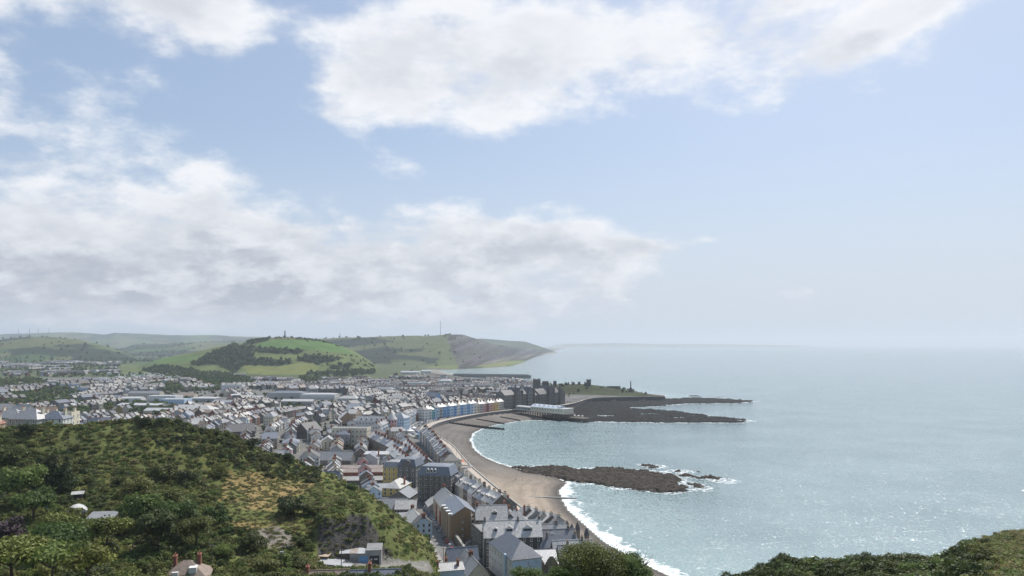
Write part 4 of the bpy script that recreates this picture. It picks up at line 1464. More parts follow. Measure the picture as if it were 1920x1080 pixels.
# terrace on the seafront: gable roofs one behind the other, ridges towards the sea
vt = [(977, 997, 1040, M_STONE, M_SLATE_PALE, 'gx'), (987, 1005, 1062, M_STONE_GREY, M_SLATE, 'gx'), (998, 1012, 1075, M_GREYR, M_SLATE_BLUE, 'hip'), (1007, 1040, 1088, M_STONE, M_SLATE_PALE, 'gx'),
      (1015, 1050, 1100, M_GREYR, M_SLATE, 'gx'), (1026, 1066, 1116, M_STONE, M_SLATE_PALE, 'gx'), (1036, 1075, 1128, M_CREAM, M_SLATE, 'gx'), (1048, 1085, 1138, M_STONE, M_SLATE_BLUE, 'gx')]
for i, (row, a, c, wl, rf, kind) in enumerate(vt):
    xa, ya = at(a, row, 23.5)
    xb, yb = at(c, row, 23.5)
    house('seafront_house', '%s gabled house from the far end in the terrace nearest the surf' % ordw[i], 'house', (xa + xb) / 2 + 2, ya, math.radians(8), max(xb - xa, 13) + 4, 8.2, 11.8, 4.2, kind, wl, rf,
          chim=[(-(xb - xa) / 2 + 1.0, 0), ((xb - xa) / 2 - 1.2, 0)] if i % 2 == 0 else [((xb - xa) / 2 - 1.2, 0)], chim_mat=M_STONE_GREY, rows=4, spacing=3, level=2, dormers=[(-2, -1, 2.0)] if i in (1, 3) else [], group='terrace nearest the surf')
for i, (px, row, cl) in enumerate([(1026, 1003, M_BLUE), (1050, 994, M_WHITE)]):
    x, y = at(px, row, 20)
    house('rear_wing', ['blue-walled rear wing with slate roof in the terrace nearest the surf', 'white glazed rear wing among the roofs nearest the surf'][i], 'house', x, y - 1, math.radians(8), 7, 6, 9.0, [2.5, 0][i], ['gy', 'flat'][i], [M_BLUE_PALE, M_WHITE][i], [M_SLATE, M_FLAT][i], rows=2, level=2)
for i, (px, row) in enumerate([(1063, 960), (1072, 966), (1083, 975), (1100, 985), (1129, 1020)]):
    x, y = at(px, row, 22)
    rt = thing('corner_turret', '%s slate-capped turret from the far end on the seafront roofs nearest the surf' % ordw[i], 'turret', (x, y, hz(x, y)), 0, 'turrets nearest the surf')
    b = MB().lathe([(1.15, -2), (1.15, 11.4), (1.3, 11.5)], 8)
    b.build('shaft', M_STONE, rt)
    MB().lathe([(1.4, 11.4), (1.1, 12.6), (0.6, 14.0), (0.05, 15.0)], 8).build('cap', M_SLATE_DARK, rt)
for i in range(6):
    x, y = at(985 + 14 * i, 957 + 3.0 * i, 18)
    house('seafront_house', '%s low house from the left in the row facing the near beach' % ordw[i], 'house', x + 1, y + 3, math.radians(105), 8.0, 10, 8.5, 3.4, 'gx', [M_STONE, M_GREYR, M_CREAM][i % 3], [M_SLATE, M_SLATE_PALE][i % 2], rows=3, level=2, chim=[(-3, 0)], chim_mat=M_CREAM, group='row facing the near beach')

# guest houses on the seafront between the red canopy and the bandstand
gl = [q for q in resample(offset_line(prom, 18.5), 8.2) if 578 < q[1] < 752]
for i in range(len(gl) - 1):
    a_, b_ = Vector(gl[i]), Vector(gl[i + 1])
    v = b_ - a_
    c = (a_ + b_) / 2
    wl = [M_STONE, M_GREYR, M_CREAM, M_STONE_GREY, M_WHITE, M_STONE, M_BLUE_PALE][i % 7]
    house('seafront_house', '%s guest house along the seafront from the red canopy towards the bandstand' % ordw[i], 'house', c.x, c.y, math.atan2(v.y, v.x), v.length - 0.02, 11, 11.0 + 0.8 * math.sin(i * 2.1), 4.2, 'gx', wl, [M_SLATE_BLUE, M_SLATE, M_SLATE_PALE, M_SLATE][i % 4],
          chim=[(v.length / 2 - 0.5, 0.0)], chim_mat=M_BRICK_RED if i % 3 else M_CREAM, rows=3, spacing=2.6, level=1, dormers=[(0, 1, 1.6)] if i % 2 else [], group='guest houses by the red canopy', chim_h=1.3, pots=5)

# houses nearest the bottom edge
x, y = at(885, 1042, 19)
house('house', 'slate-roofed house with rooflights at the near end of the street', 'house', x, y, SD + 0.05, 21, 8.5, 5.5, 4.4, 'gx', M_CREAM, M_SLATE, rows=2, level=2, chim=[(2, 0)])
x, y = at(862, 1037, 18)
house('house', 'dark slate cross wing beside the parked blue car at the street end', 'house', x + 0.5, y + 6, SD - math.pi / 2, 13, 7.5, 5.2, 4.4, 'gx', M_GREYR, M_SLATE_BLUE, rows=2, level=2)
x, y = at(838, 1064, 17)
house('house', 'low house with flat slate roofs and black vents at bottom of the lane', 'house', x, y - 1, SD - math.pi / 2, 12, 10, 5.0, 1.6, 'gx', M_BLUE_PALE, M_SLATE, rows=1, level=2, chim=[(-4, -2), (4, -2), (0, 2)])
x, y = W(350, 1062, 49.5)
h1 = house('house', 'hip-roofed house with two red chimney stacks at the hill foot', 'house', x, y, math.radians(14), 11, 9.5, 5.0, 3.6, 'hip', M_CREAM, M_TILE_BROWN, rows=1, level=2, chim=[(-2.9, 1.2), (2.7, 1.5)], chim_h=1.0, base=42.3, pots=2)
MB().box(-0.9, 0.9, -0.8, 1.6, 0, 1.5).build('dormer', M_TRIM, h1, (1.9, -2.6, 6.2))
MB().box(-0.7, 0.7, -0.8, 0, 0, 1.2).build('dormer', M_TRIM, h1, (-2.0, -3.2, 5.8))
x, y = W(625, 1072, 42)
house('house', 'brown-roofed house with red stacks below the garages', 'house', x - 3, y, math.radians(6), 14, 9, 4.6, 3.2, 'gx', M_CREAM, M_TILE_BROWN, rows=1, level=2, chim=[(-4, 0), ], chim_h=1.2, base=34.5, pots=3)
x, y = W(700, 1068, 42)
house('house', 'slate and red-ridged house with tall red stack below the garages', 'house', x, y, math.radians(6), 15, 9, 4.4, 3.2, 'gx', M_CREAM, M_SLATE_BLUE, rows=1, level=2, chim=[(-1.0, 0)], chim_h=1.8, base=34.3, pots=4, chim_mat=M_BRICK_RED)

# garages in the quarry yard: own doors, mono-pitch roofs
gs = [(650, 1052, 3.9, M_WOOD, M_SHEET, 'brown timber garage with pale tin roof, leftmost under the quarry face'), (667, 1052, 3.2, M_GREYR, M_RUST, 'grey garage with twin doors and rusty roof, second under the quarry'),
      (683, 1052, 3.6, M_BLUE, M_SHEET, 'blue-fronted garage with white roof under the quarry face'), (702, 1051, 4.6, M_GREYR, M_FLAT, 'grey block garage with dark painted door, rightmost under the quarry')]
gx_ = None
for i, (px, row, w_, wl, rf, lb) in enumerate(gs):
    x, y = W(px, row, 36.2)
    r_ = math.radians(7)
    z = 35.8
    rt = thing('garage', lb, 'garage', (x, y, z), r_, 'garages under the quarry')
    h_ = 3.4 if i < 3 else 4.2
    b = MB()
    gable_walls(b, w_, 5.5, h_, 0.7, 'lean')
    b.build('wall', wl if i != 2 else M_GREYR, rt)
    b = MB()
    roof_shape(b, w_, 5.5, h_, 0.7, 'lean', 0.15)
    b.build('roof', rf, rt)
    dm = [M_WOOD, M_CONCRETE, M_BLUE, M_DARKMETAL][i]
    if i == 1:
        for s in (-1, 1):
            MB().box(s * 0.75 - 0.7, s * 0.75 + 0.7, -2.83, -2.76, 0, 2.5).build('door', dm, rt)
    else:
        MB().box(-w_ * 0.36, w_ * 0.36, -2.83, -2.76, 0, 2.7).build('door', dm, rt)
    if i == 3:
        for s, q in ((-0.75, 0), (0.3, 1), (0.85, 1)):
            MB().box(s - 0.25, s + 0.25, -2.87, -2.84, 1.3 + 0.1 * q, 1.8).build('painted_mark', M_TRIM, rt)
x, y = W(605, 1058, 36)
house('shed', 'low timber shed with buff roof at the quarry corner', 'shed', x, y, math.radians(-8), 4.5, 3.5, 1.8, 0.5, 'lean', M_WOOD, M_BRICK_PALE, rows=0, base=37.0)
x, y = W(620, 1066, 36)
house('shed', 'long shed with pale blue sheet roof in the quarry yard', 'shed', x, y, math.radians(-12), 7.0, 3.5, 2.0, 0.5, 'lean', M_GREYR, M_SHEET, rows=0, base=35.6)
x, y = W(641, 1076, 37)
house('conservatory', 'small glazed lean-to roof shining below the quarry yard', 'conservatory', x, y, math.radians(-15), 4.5, 3.5, 3.6, 0.7, 'lean', M_TRIM, M_SHEET, rows=0, base=35.0)

# ------------------------------------------------------------------ town landmarks further along the bay
def ordinal(i):
    if i < len(ordw):
        return ordw[i]
    tens = {3: 'thirty', 4: 'forty', 5: 'fifty', 6: 'sixty', 7: 'seventy', 8: 'eighty', 9: 'ninety'}[(i + 1) // 10]
    k = (i + 1) % 10
    return tens[:-1] + 'ieth' if k == 0 else tens + '-' + ordw[k - 1]


# coloured seafront terrace by the pier: four storeys, bays, cornice
t0, t1 = Vector((-112, 948)), Vector((-12, 1094))
cols = [(M_WHITE, 'white'), (M_WHITE, 'white'), (M_TEAL, 'teal'), (M_BLUE_PALE, 'pale blue'), (M_GREYR, 'grey'), (M_BLUE, 'blue'), (M_BLUE, 'blue'), (M_BLUE_PALE, 'pale blue'), (M_BLUE, 'blue'), (M_WHITE, 'white'), (M_BLUE, 'blue'),
        (M_BLUE_PALE, 'pale blue'), (M_BLUE, 'blue'), (M_BLUE_PALE, 'pale blue'), (M_WHITE, 'white'), (M_CREAM, 'cream'), (M_GREYR, 'grey'), (M_PINK, 'pink'), (M_BRICK_RED, 'dark red'), (M_PINK, 'pink'), (M_ORANGE, 'orange'), (M_YELLOW, 'yellow'), (M_CREAM, 'cream'), (M_GREYR, 'grey')]
td = (t1 - t0).normalized()
ta = math.atan2(td.y, td.x)
L = (t1 - t0).length
nn = len(cols)


def bay_house(i, c, ang, w, h, m, label, group, d=12, rise=3.6, front=-1):
    hs = house('seafront_house', label, 'house', c.x, c.y, ang, w - 0.02, d, h, rise, 'gx', m, M_SLATE if i % 3 else M_SLATE_DARK, chim=[(-w / 2 + 0.5, -1.5)], chim_mat=M_CREAM if i % 2 else M_BRICK_RED, rows=4, spacing=2.2, ww=1.05, wh=1.7, level=1, group=group, chim_h=1.2, pots=4)
    b = MB()
    q = d / 2
    b.prism([(-1.9, -q), (-1.3, -q - 1.1), (1.3, -q - 1.1), (1.9, -q)], -2, h - 2.6)
    bay = b.build('bay', m, hs)
    b = MB()
    for r in range(3):
        z = 1.0 + r * (h - 3) / 3.2
        b.add([(-1.0, -q - 1.13, z), (1.0, -q - 1.13, z), (1.0, -q - 1.13, z + 1.9), (-1.0, -q - 1.13, z + 1.9)], [(0, 1, 2, 3)])
    stuff(b.build('bay_glazing', M_GLASS, bay))
    MB().box(-w / 2 + 0.02, w / 2 - 0.02, -q - 0.42, -q - 0.0, h - 0.35, h - 0.05).build('cornice', M_TRIM, hs)
    return hs


for i, (m, nmc) in enumerate(cols):
    c = t0.lerp(t1, (i + 0.5) / nn) + Vector((-td.y, td.x)) * 6
    h = 15.0 if 3 <= i < 15 else 13.0
    if i in (0, 1):
        h = 14
    bay_house(i, c, ta, L / nn, h, m, '%s bay-fronted house, %s from the bandstand end of the coloured terrace' % (nmc, ordinal(i)), 'coloured seafront terrace')

# white hotels between bandstand and coloured terrace
w0, w1 = Vector((-122, 868)), Vector((-120, 930))
for i in range(7):
    c = w0.lerp(w1, (i + 0.5) / 7) + Vector((-8, 0))
    bay_house(i, c, math.radians(90), 8.8, 16 if i < 4 else 14.5, M_WHITE if i != 5 else M_BLUE_PALE, '%s tall white seafront hotel house counted from the bandstand' % ordinal(i), 'white hotels by the bandstand', d=14)
x, y = at(753, 776, 25)
house('hotel', 'grey-blue corner hotel with hipped roof behind the blue-roofed kiosk', 'hotel', x, y, math.radians(70), 15, 14, 14.5, 5, 'hip', M_BLUE_PALE, M_SLATE_BLUE, rows=4, spacing=2.6)
x, y = at(735, 790, 20)
tt = thing('corner_tower', 'round pink and white corner tower under a pale conical roof', 'tower', (x, y, hz(x, y)))
OCC.append((x, y, 6, 6, 0))
MB().lathe([(5.2, -2), (5.2, 15.5), (5.6, 15.6), (5.6, 16.1)], 20).build('drum', M_PINK, tt)
MB().lathe([(6.0, 16.0), (3.0, 20.0), (0.1, 23.5)], 20).build('roof', M_SLATE_PALE, tt)
b = MB()
for r in range(4):
    for k in range(10):
        a = 2 * math.pi * k / 10
        ca, sa = math.cos(a), math.sin(a)
        b.add([(5.24 * ca - 0.6 * sa, 5.24 * sa + 0.6 * ca, 1 + 3.8 * r), (5.24 * ca + 0.6 * sa, 5.24 * sa - 0.6 * ca, 1 + 3.8 * r), (5.24 * ca + 0.6 * sa, 5.24 * sa - 0.6 * ca, 3.2 + 3.8 * r), (5.24 * ca - 0.6 * sa, 5.24 * sa + 0.6 * ca, 3.2 + 3.8 * r)], [(0, 1, 2, 3)])
stuff(b.build('glazing', M_GLASS, tt))
# terrace running down to the corner tower
a0, a1 = Vector(at(703, 797, 21)), Vector(at(730, 781, 23))
for i in range(6):
    c = a0.lerp(a1, (i + 0.5) / 6)
    v = a1 - a0
    bay_house(i, c, math.atan2(v.y, v.x), v.length / 6, 13.5, [M_WHITE, M_BLUE_PALE][i % 2], '%s pale house from the near end of the terrace running to the conical tower' % ordinal(i), 'terrace by the conical tower', d=11)

# larger buildings of the middle town: px of ridge, ridge row, height, w, d, rise, roof, wall, roof mat, rot, rows, label
mid = [
    (659, 797, 18, 34, 15, 0, 'flat', M_CREAM, M_FLAT, -4, 4, 'cream', 'hotel', 'large plain cream hotel block with four rows of small windows'),
    (645, 803, 16, 13, 11, 3, 'hip', M_GREYR, M_SLATE_BLUE, -4, 3, 'scaffold', 'house', 'grey house wrapped in sheeted scaffolding before the cream hotel'),
    (700, 776, 17, 36, 14, 5, 'gx', M_WHITE, M_SLATE, -8, 3, 'white', 'hall', 'long white civic building with slate roof and white dormers'),
    (668, 754, 17, 22, 18, 8, 'gx', M_STONE, M_SHEET, -10, 2, 'chapel', 'chapel', 'big stone chapel with very pale roof behind the long white building'),
    (650, 768, 16, 19, 15, 8, 'gy', M_BRICK, M_SLATE_PALE, 20, 2, 'chapel', 'chapel', 'brown gable-fronted chapel with round window and pale roof'),
    (578, 788, 15, 20, 24, 9, 'gy', M_STONE_DARK, M_SLATE_DARK, -22, 1, 'church', 'church', 'dark church with steep slate roof in the middle of town'),
    (452, 792, 13, 26, 20, 7, 'gx', M_STONE_DARK, M_SLATE_DARK, 25, 1, 'church', 'church', 'dark long-roofed church right behind the green hillside'),
    (616, 813, 12, 15, 15, 5, 'gy', M_CREAM, M_SHEET, 10, 3, 'house', 'house', 'cream gabled house left of the scaffolded grey house'),
    (622, 841, 10, 36, 16, 6, 'gx', M_STONE_GREY, M_SLATE, -3, 1, 'hall', 'church', 'long church hall with one huge plain slate roof behind the hill'),
    (697, 842, 12, 13, 16, 4, 'gy', M_WHITE, M_SLATE_BLUE, -2, 1, 'house', 'house', 'white gable-fronted house beside the blue market tents'),
    (715, 842, 11, 26, 10, 1, 'lean', M_GREYR, M_SHEET, -2, 1, 'shed', 'shed', 'low pale-roofed range behind the white gable-fronted house'),
    (668, 866, 5.5, 44, 9, 2, 'gx', M_STONE_GREY, M_RUST, 2, 0, 'shed', 'shed', 'long rusty-roofed shed, farthest of three under the hill'),
    (690, 872, 5.5, 40, 9, 2, 'gx', M_BRICK_RED, M_RUST, 4, 0, 'shed', 'shed', 'long mottled pink sheet-roofed shed, middle of three under the hill'),
    (700, 886, 5, 44, 9, 2, 'gx', M_STONE_GREY, M_SLATE_PALE, 4, 0, 'shed', 'shed', 'long grey slate-roofed shed, nearest of three under the hill'),
    (745, 891, 9, 12, 22, 4, 'hip', M_YELLOW, M_SLATE_PALE, -12, 2, 'house', 'house', 'ochre house with pale hipped roof before the yellow hotel'),
    (722, 899, 6, 26, 11, 3, 'gx', M_CREAM, M_SHEET, 4, 1, 'workshop', 'workshop', 'workshop with two pale sheet roofs behind the hillside'),
    (757, 908, 8, 13, 18, 4, 'gy', M_STONE_GREY, M_SLATE_BLUE, -10, 1, 'workshop', 'workshop', 'grey gabled workshop at the bend of the street'),
    (716, 927, 7, 30, 13, 5, 'gx', M_STONE_GREY, M_SLATE, 3, 1, 'workshop', 'workshop', 'old workshop with broad grey slate roof at the hill foot'),
    (762, 929, 7, 12, 12, 4, 'gx', M_STONE_GREY, M_SLATE_PALE, 3, 1, 'workshop', 'workshop', 'low slate-roofed block beside the parked cars'),
    (779, 950, 8, 20, 10, 4.5, 'gx', M_CREAM, M_SLATE_PALE, 108, 1, 'chapel', 'house', 'cream gabled building with stepped ridge at the street side'),
    (745, 957, 4, 17, 10, 2, 'lean', M_GREYR, M_SLATE, 12, 0, 'shed', 'shed', 'flat grey roof low at the hill foot beside the green bush'),
    (540, 733, 13, 62, 30, 3, 'hip', M_GREYR, M_SLATE_BLUE, -4, 1, 'shop', 'supermarket', 'large blue-grey supermarket with glazed front on the edge of town'),
    (600, 737, 10, 60, 26, 2, 'hip', M_WHITE, M_SHEET, -4, 1, 'shop', 'supermarket', 'long pale-roofed store to the right of the blue-grey supermarket'),
    (437, 720, 17, 40, 16, 2, 'flat', M_WHITE, M_FLAT, 2, 3, 'office', 'office', 'white and dark office block below the wooded hill'),
    (500, 716, 14, 48, 20, 5, 'hip', M_BRICK_RED, M_SLATE, 0, 3, 'school', 'school', 'red brick school block with hipped roof at the foot of the hill'),
    (206, 741, 9, 42, 24, 4, 'gx', M_BRICK_RED, M_SLATE_BLUE, 0, 1, 'shop', 'store', 'red brick store with ridge rooflight in the valley'),
    (155, 736, 8, 46, 20, 4, 'hip', M_BRICK_RED, M_SLATE_DARK, -8, 1, 'shop', 'store', 'dark-roofed brick store among trees in the valley'),
    (275, 733, 12, 56, 18, 4, 'gx', M_CREAM, M_SLATE, -3, 3, 'flats', 'apartment block', 'long cream block with slate roof before the caravan park'),
    (310, 741, 9, 48, 26, 1, 'flat', M_WHITE, M_SHEET, -3, 0, 'shed', 'warehouse', 'white flat-roofed warehouse in the valley'),
    (330, 747, 8, 40, 26, 1, 'flat', M_BLUE_PALE, M_SHEET, -3, 0, 'shed', 'warehouse', 'pale blue flat-roofed warehouse in the valley'),
    (268, 756, 8, 64, 26, 2, 'gx', M_GREYR, M_SHEET, -4, 0, 'shed', 'warehouse', 'long low warehouse with silvery roof before the terraces'),
    (365, 759, 12, 60, 26, 6, 'hip', M_CREAM, M_SLATE_PALE, -6, 2, 'school', 'school', 'wide cream school with hipped slate roofs'),
    (400, 768, 9, 50, 16, 3, 'gx', M_CREAM, M_TILE_BROWN, -6, 2, 'school', 'school', 'brown-roofed school wing before the cream school'),
    (785, 716, 13, 46, 20, 2, 'flat', M_WHITE, M_SHEET, -6, 3, 'flats', 'apartment block', 'white apartment block at the harbour edge'),
    (770, 694, 10, 60, 22, 4, 'gx', M_WHITE, M_SHEET, -3, 2, 'flats', 'apartment block', 'long white-roofed block by the far harbour beach'),
    (800, 692, 10, 34, 20, 4, 'gx', M_WHITE, M_SHEET, -3, 2, 'flats', 'apartment block', 'white block with gable, nearest the far beach'),
    (835, 710, 14, 30, 18, 4, 'hip', M_WHITE, M_SHEET, -10, 3, 'flats', 'apartment block', 'white harbour flats with pale gables below the jetty'),
    (812, 735, 17, 20, 16, 6, 'gx', M_BLUE, M_SLATE_BLUE, -20, 4, 'house', 'house', 'tall blue house standing above the town roofs'),
    (932, 722, 18, 10, 10, 3, 'hip', M_CREAM, M_SLATE, -12, 4, 'tower', 'house', 'narrow cream tower house among dark trees'),
    (245, 744, 8, 40, 20, 2, 'gx', M_WHITE, M_SHEET, 6, 0, 'shed', 'warehouse', 'white warehouse left of the flat-roofed pair in the valley'),
    (350, 738, 8, 34, 22, 3, 'gx', M_CREAM, M_TILE_BROWN, 0, 1, 'shop', 'store', 'cream store with tan roof right of the warehouses'),
    (385, 744, 8, 44, 24, 2, 'hip', M_GREYR, M_SHEET, -5, 1, 'shop', 'store', 'grey store with broad pale roof before the wooded hill foot'),
    (425, 750, 9, 38, 18, 3, 'gx', M_BLUE_PALE, M_SLATE, -8, 2, 'shop', 'store', 'pale blue store at the edge of the terraces'),
    (300, 765, 8, 36, 18, 3, 'gx', M_CREAM, M_SHEET, -4, 1, 'shed', 'warehouse', 'cream depot with pale roof nearest the hill crest'),
    (470, 742, 9, 46, 20, 3, 'gx', M_BRICK_PALE, M_SHEET, -6, 1, 'shop', 'store', 'buff store with pale roof left of the supermarket'),
    (560, 748, 9, 50, 16, 3, 'gx', M_GREYR, M_SLATE_PALE, -6, 1, 'shop', 'store', 'long grey station range before the supermarket'),
    (655, 742, 10, 34, 16, 4, 'hip', M_WHITE, M_SLATE_PALE, -12, 2, 'office', 'office', 'white hip-roofed office right of the pale store'),
    (745, 742, 12, 30, 18, 5, 'gx', M_CREAM, M_SLATE_PALE, -16, 3, 'hall', 'hall', 'cream hall with pale roof above the middle town'),
    (720, 728, 12, 40, 18, 4, 'hip', M_GREYR, M_SLATE, -10, 3, 'office', 'office', 'grey slate-roofed office range in the middle town'),
]
for (px, row, H, w_, d_, rise, rf, wl, rfm, rot, rows, nm, cat, lb) in mid:
    zg = 9.0
    x, y = at(px, row, zg + H)
    zz = hz(x, y)
    house({'church': 'church', 'chapel': 'chapel', 'hotel': 'hotel', 'school': 'school'}.get(cat, 'town_building' if cat in ('house', 'hall', 'office', 'apartment block') else cat), lb, cat, x, y, math.radians(rot), w_, d_, H - rise, rise, rf, wl, rfm, rows=rows, spacing=3.4, ww=1.1, wh=1.5, level=1,
          chim=[(w_ / 2 - 1, 0)] if cat == 'house' else [], dormers=[(k, -1, 1.8) for k in (-12, -6, 0, 6)] if 'white dormers' in lb else [])
x, y = at(645, 818, 12)
scaffold('sheeted scaffolding around the grey house before the cream hotel', x, y - 7, math.radians(-4), 13, 15, hz(x, y), 5, 5)
# blue market tents by the white gable-fronted house
for i in range(4):
    x, y = at(672 + 6 * i, 856 + (i % 2) * 3, 9)
    rt = thing('market_tent', ['blue tarpaulin tent, leftmost of four by the white gable house', 'pale blue tent, second of four by the white gable house', 'bright blue tent, third of four by the white gable house', 'blue tent nearest the white gable house'][i], 'tent', (x, y, hz(x, y)), 0.2)
    MB().box(-1.8, 1.8, -2.2, 2.2, -1, 2.4).build('sheet', [M_BLUE, M_BLUE_PALE, M_BLUE, M_BLUE][i], rt)
    MB().add([(-2, -2.4, 2.4), (2, -2.4, 2.4), (2, 2.4, 2.4), (-2, 2.4, 2.4), (0, 0, 3.6)], [(0, 1, 4), (1, 2, 4), (2, 3, 4), (3, 0, 4)]).build('top', [M_BLUE, M_WHITE, M_BLUE, M_BLUE_PALE][i], rt)

# stone terraces with red stacks inland of the bandstand
for (pa, pb, n, wl, rf, lab, d_) in [((700, 808), (768, 838), 11, M_STONE, M_SLATE_BLUE, 'red-stacked stone terrace inland of the bandstand', 11),
                                     ((762, 822), (800, 856), 9, M_STONE, M_SLATE, 'stone terrace running down behind the bandstand', 12),
                                     ((735, 832), (768, 858), 6, M_GREYR, M_SLATE_PALE, 'grey terrace between cream and yellow hotels', 10)]:
    a0, a1 = Vector(at(pa[0], pa[1], 22)), Vector(at(pb[0], pb[1], 22))
    v = a1 - a0
    for i in range(n):
        c = a0.lerp(a1, (i + 0.5) / n)
        house('terrace_house', '%s house from the far end of the %s' % (ordinal(i), lab), 'house', c.x, c.y, math.atan2(v.y, v.x), v.length / n - 0.02, d_, 10.5, 4.2, 'gx', wl, rf if i % 3 else M_SLATE_PALE, chim=[(v.length / n / 2 - 0.4, 0)], rows=3, spacing=2.6, level=1, dormers=[(0, -1, 1.6)] if i % 2 else [], group=lab, chim_h=1.6, pots=5)

# ------------------------------------------------------------------ seaside things
x, y = W(797, 820, 6.8)
bst = thing('bandstand', 'round blue-glazed bandstand with two-tier disc roof on the beach edge', 'bandstand', (x, y, PZ))
M_BLUEGLASS = mat('tinted_glass', (0.07, 0.17, 0.25), 0.15, 0.15, 0.5, spec=0.6)
M_DISC = mat('roof_disc', (0.34, 0.42, 0.50), 0.4, 0.08, 0.5)
MB().lathe([(11.4, -6.0), (11.4, 0.3), (11.0, 0.3)], 32).build('platform', M_CONCRETE, bst)
MB().lathe([(9.2, 0.3), (9.2, 3.4), (9.3, 3.4)], 32).build('glass_wall', M_BLUEGLASS, bst)
MB().lathe([(10.2, 3.4), (10.2, 3.9), (7.0, 4.6)], 32).build('lower_roof', M_DISC, bst)
MB().lathe([(6.6, 4.4), (6.6, 5.6), (6.5, 5.6)], 32).build('clerestory', M_BLUEGLASS, bst)
MB().lathe([(7.6, 5.6), (7.6, 5.9), (4.0, 6.6), (0.5, 6.9)], 32).build('upper_roof', M_DISC, bst)
for k in range(16):
    a = 2 * math.pi * k / 16
    MB().tube((9.26 * math.cos(a), 9.26 * math.sin(a), 0.3), (9.26 * math.cos(a), 9.26 * math.sin(a), 3.4), 0.13, n=5).build('mullion', M_TRIM, bst)
b = MB()
for k in range(28):
    a, c = 2 * math.pi * k / 28, 2 * math.pi * (k + 1) / 28
    b.tube((11.2 * math.cos(a), 11.2 * math.sin(a), 0.3), (11.2 * math.cos(a), 11.2 * math.sin(a), 1.4), 0.06, n=4)
    b.tube((11.2 * math.cos(a), 11.2 * math.sin(a), 1.4), (11.2 * math.cos(c), 11.2 * math.sin(c), 1.4), 0.06, n=4)
b.build('railing', M_TRIM, bst)
x, y = W(752, 812, 7)
ks = thing('seafront_kiosk', 'eight-sided shelter with dark blue pyramid roof beside the bandstand', 'kiosk', (x, y, PZ), 0.3)
MB().lathe([(5.5, -1), (5.5, 3.2), (5.6, 3.2)], 8).build('wall', M_GREYR, ks)
MB().lathe([(7.0, 3.2), (3.5, 5.6), (3.2, 6.4), (0.1, 7.6)], 8).build('roof', mat('roof_blue', (0.075, 0.12, 0.19), 0.5, 0.15, 1.0), ks)
for i, (px, row) in enumerate([(768, 811), (775, 806)]):
    x, y = W(px, row, 7)
    t = thing('white_marquee', ['white peaked marquee between the blue-roofed shelter and the bandstand', 'smaller white marquee behind the peaked one by the bandstand'][i], 'marquee', (x, y, PZ))
    s = 4.2 - 1.2 * i
    MB().box(-s, s, -s, s, 0, 2.4).build('side_sheet', M_WHITE, t)
    MB().lathe([(s * 1.35, 2.4), (s * 0.6, 3.6), (0.12, 5.6)], 4).build('top', mat('canvas_white', (0.75, 0.75, 0.75), 0.7, 0.04, 1.0), t)
x, y = W(862, 872, 6.8)
rc = thing('red_canopy', 'red and orange tent canopy by the round white paddling pool', 'canopy', (x, y, PZ), 0.2)
M_RED = mat('canvas_red', (0.62, 0.13, 0.09), 0.7, 0.1, 1.0)
M_RED2 = mat('canvas_orange', (0.72, 0.27, 0.17), 0.7, 0.08, 1.0)
b = MB()
b.add([(-4.5, -2.6, 3.0), (0, -2.6, 3.0), (0, 2.6, 3.0), (-4.5, 2.6, 3.0), (-2.25, 0, 5.4)], [(0, 1, 4), (1, 2, 4), (2, 3, 4), (3, 0, 4)], 0)
b.build('canvas', M_RED, rc)
MB().add([(0.1, -2.6, 2.8), (4.5, -2.6, 2.8), (4.5, 2.6, 2.8), (0.1, 2.6, 2.8), (2.3, 0, 4.8)], [(0, 1, 4), (1, 2, 4), (2, 3, 4), (3, 0, 4)]).build('canvas', M_RED2, rc)
for px_ in (-4.4, 0, 4.4):
    for py_ in (-2.5, 2.5):
        MB().tube((px_, py_, 0), (px_, py_, 3), 0.08, n=5).build('post', M_METAL, rc)
x, y = W(870, 876, 6.8)
pp = thing('paddling_pool', 'round white-walled pool enclosure on the promenade under the red canopy', 'pool', (x, y, PZ - 0.3))
b = MB()
for k in range(24):
    a, c = 2 * math.pi * k / 24, 2 * math.pi * (k + 1) / 24
    b.prism([(6.0 * math.cos(a), 6.0 * math.sin(a)), (6.0 * math.cos(c), 6.0 * math.sin(c)), (5.6 * math.cos(c), 5.6 * math.sin(c)), (5.6 * math.cos(a), 5.6 * math.sin(a))], -5.0, 1.2)
b.build('rim_wall', M_WHITE, pp)
MB().lathe([(5.58, -1.0), (5.58, 0.2)], 24).build('floor', M_PAVE, pp)


def groyne(label, a, c, za, zb, h, posts, m, t=0.35, name='timber_groyne'):
    v = Vector(c) - Vector(a)
    L = v.length
    root = thing(name, label, 'groyne', (a[0], a[1], 0), math.atan2(v.y, v.x))
    MB().add([(0, -t / 2, za - 2), (L, -t / 2, zb - 2), (L, t / 2, zb - 2), (0, t / 2, za - 2), (0, -t / 2, za + h), (L, -t / 2, zb + h), (L, t / 2, zb + h), (0, t / 2, za + h)],
             [(4, 5, 6, 7), (0, 1, 5, 4), (1, 2, 6, 5), (2, 3, 7, 6), (3, 0, 4, 7)]).build('boards', m, root)
    for k in range(posts):
        s = L * (k + 0.5) / posts
        z = za + (zb - za) * s / L
        MB().box(s - 0.3, s + 0.3, -0.75, 0.75, z - 2, z + h + 0.9).build('post', m, root)
    return root


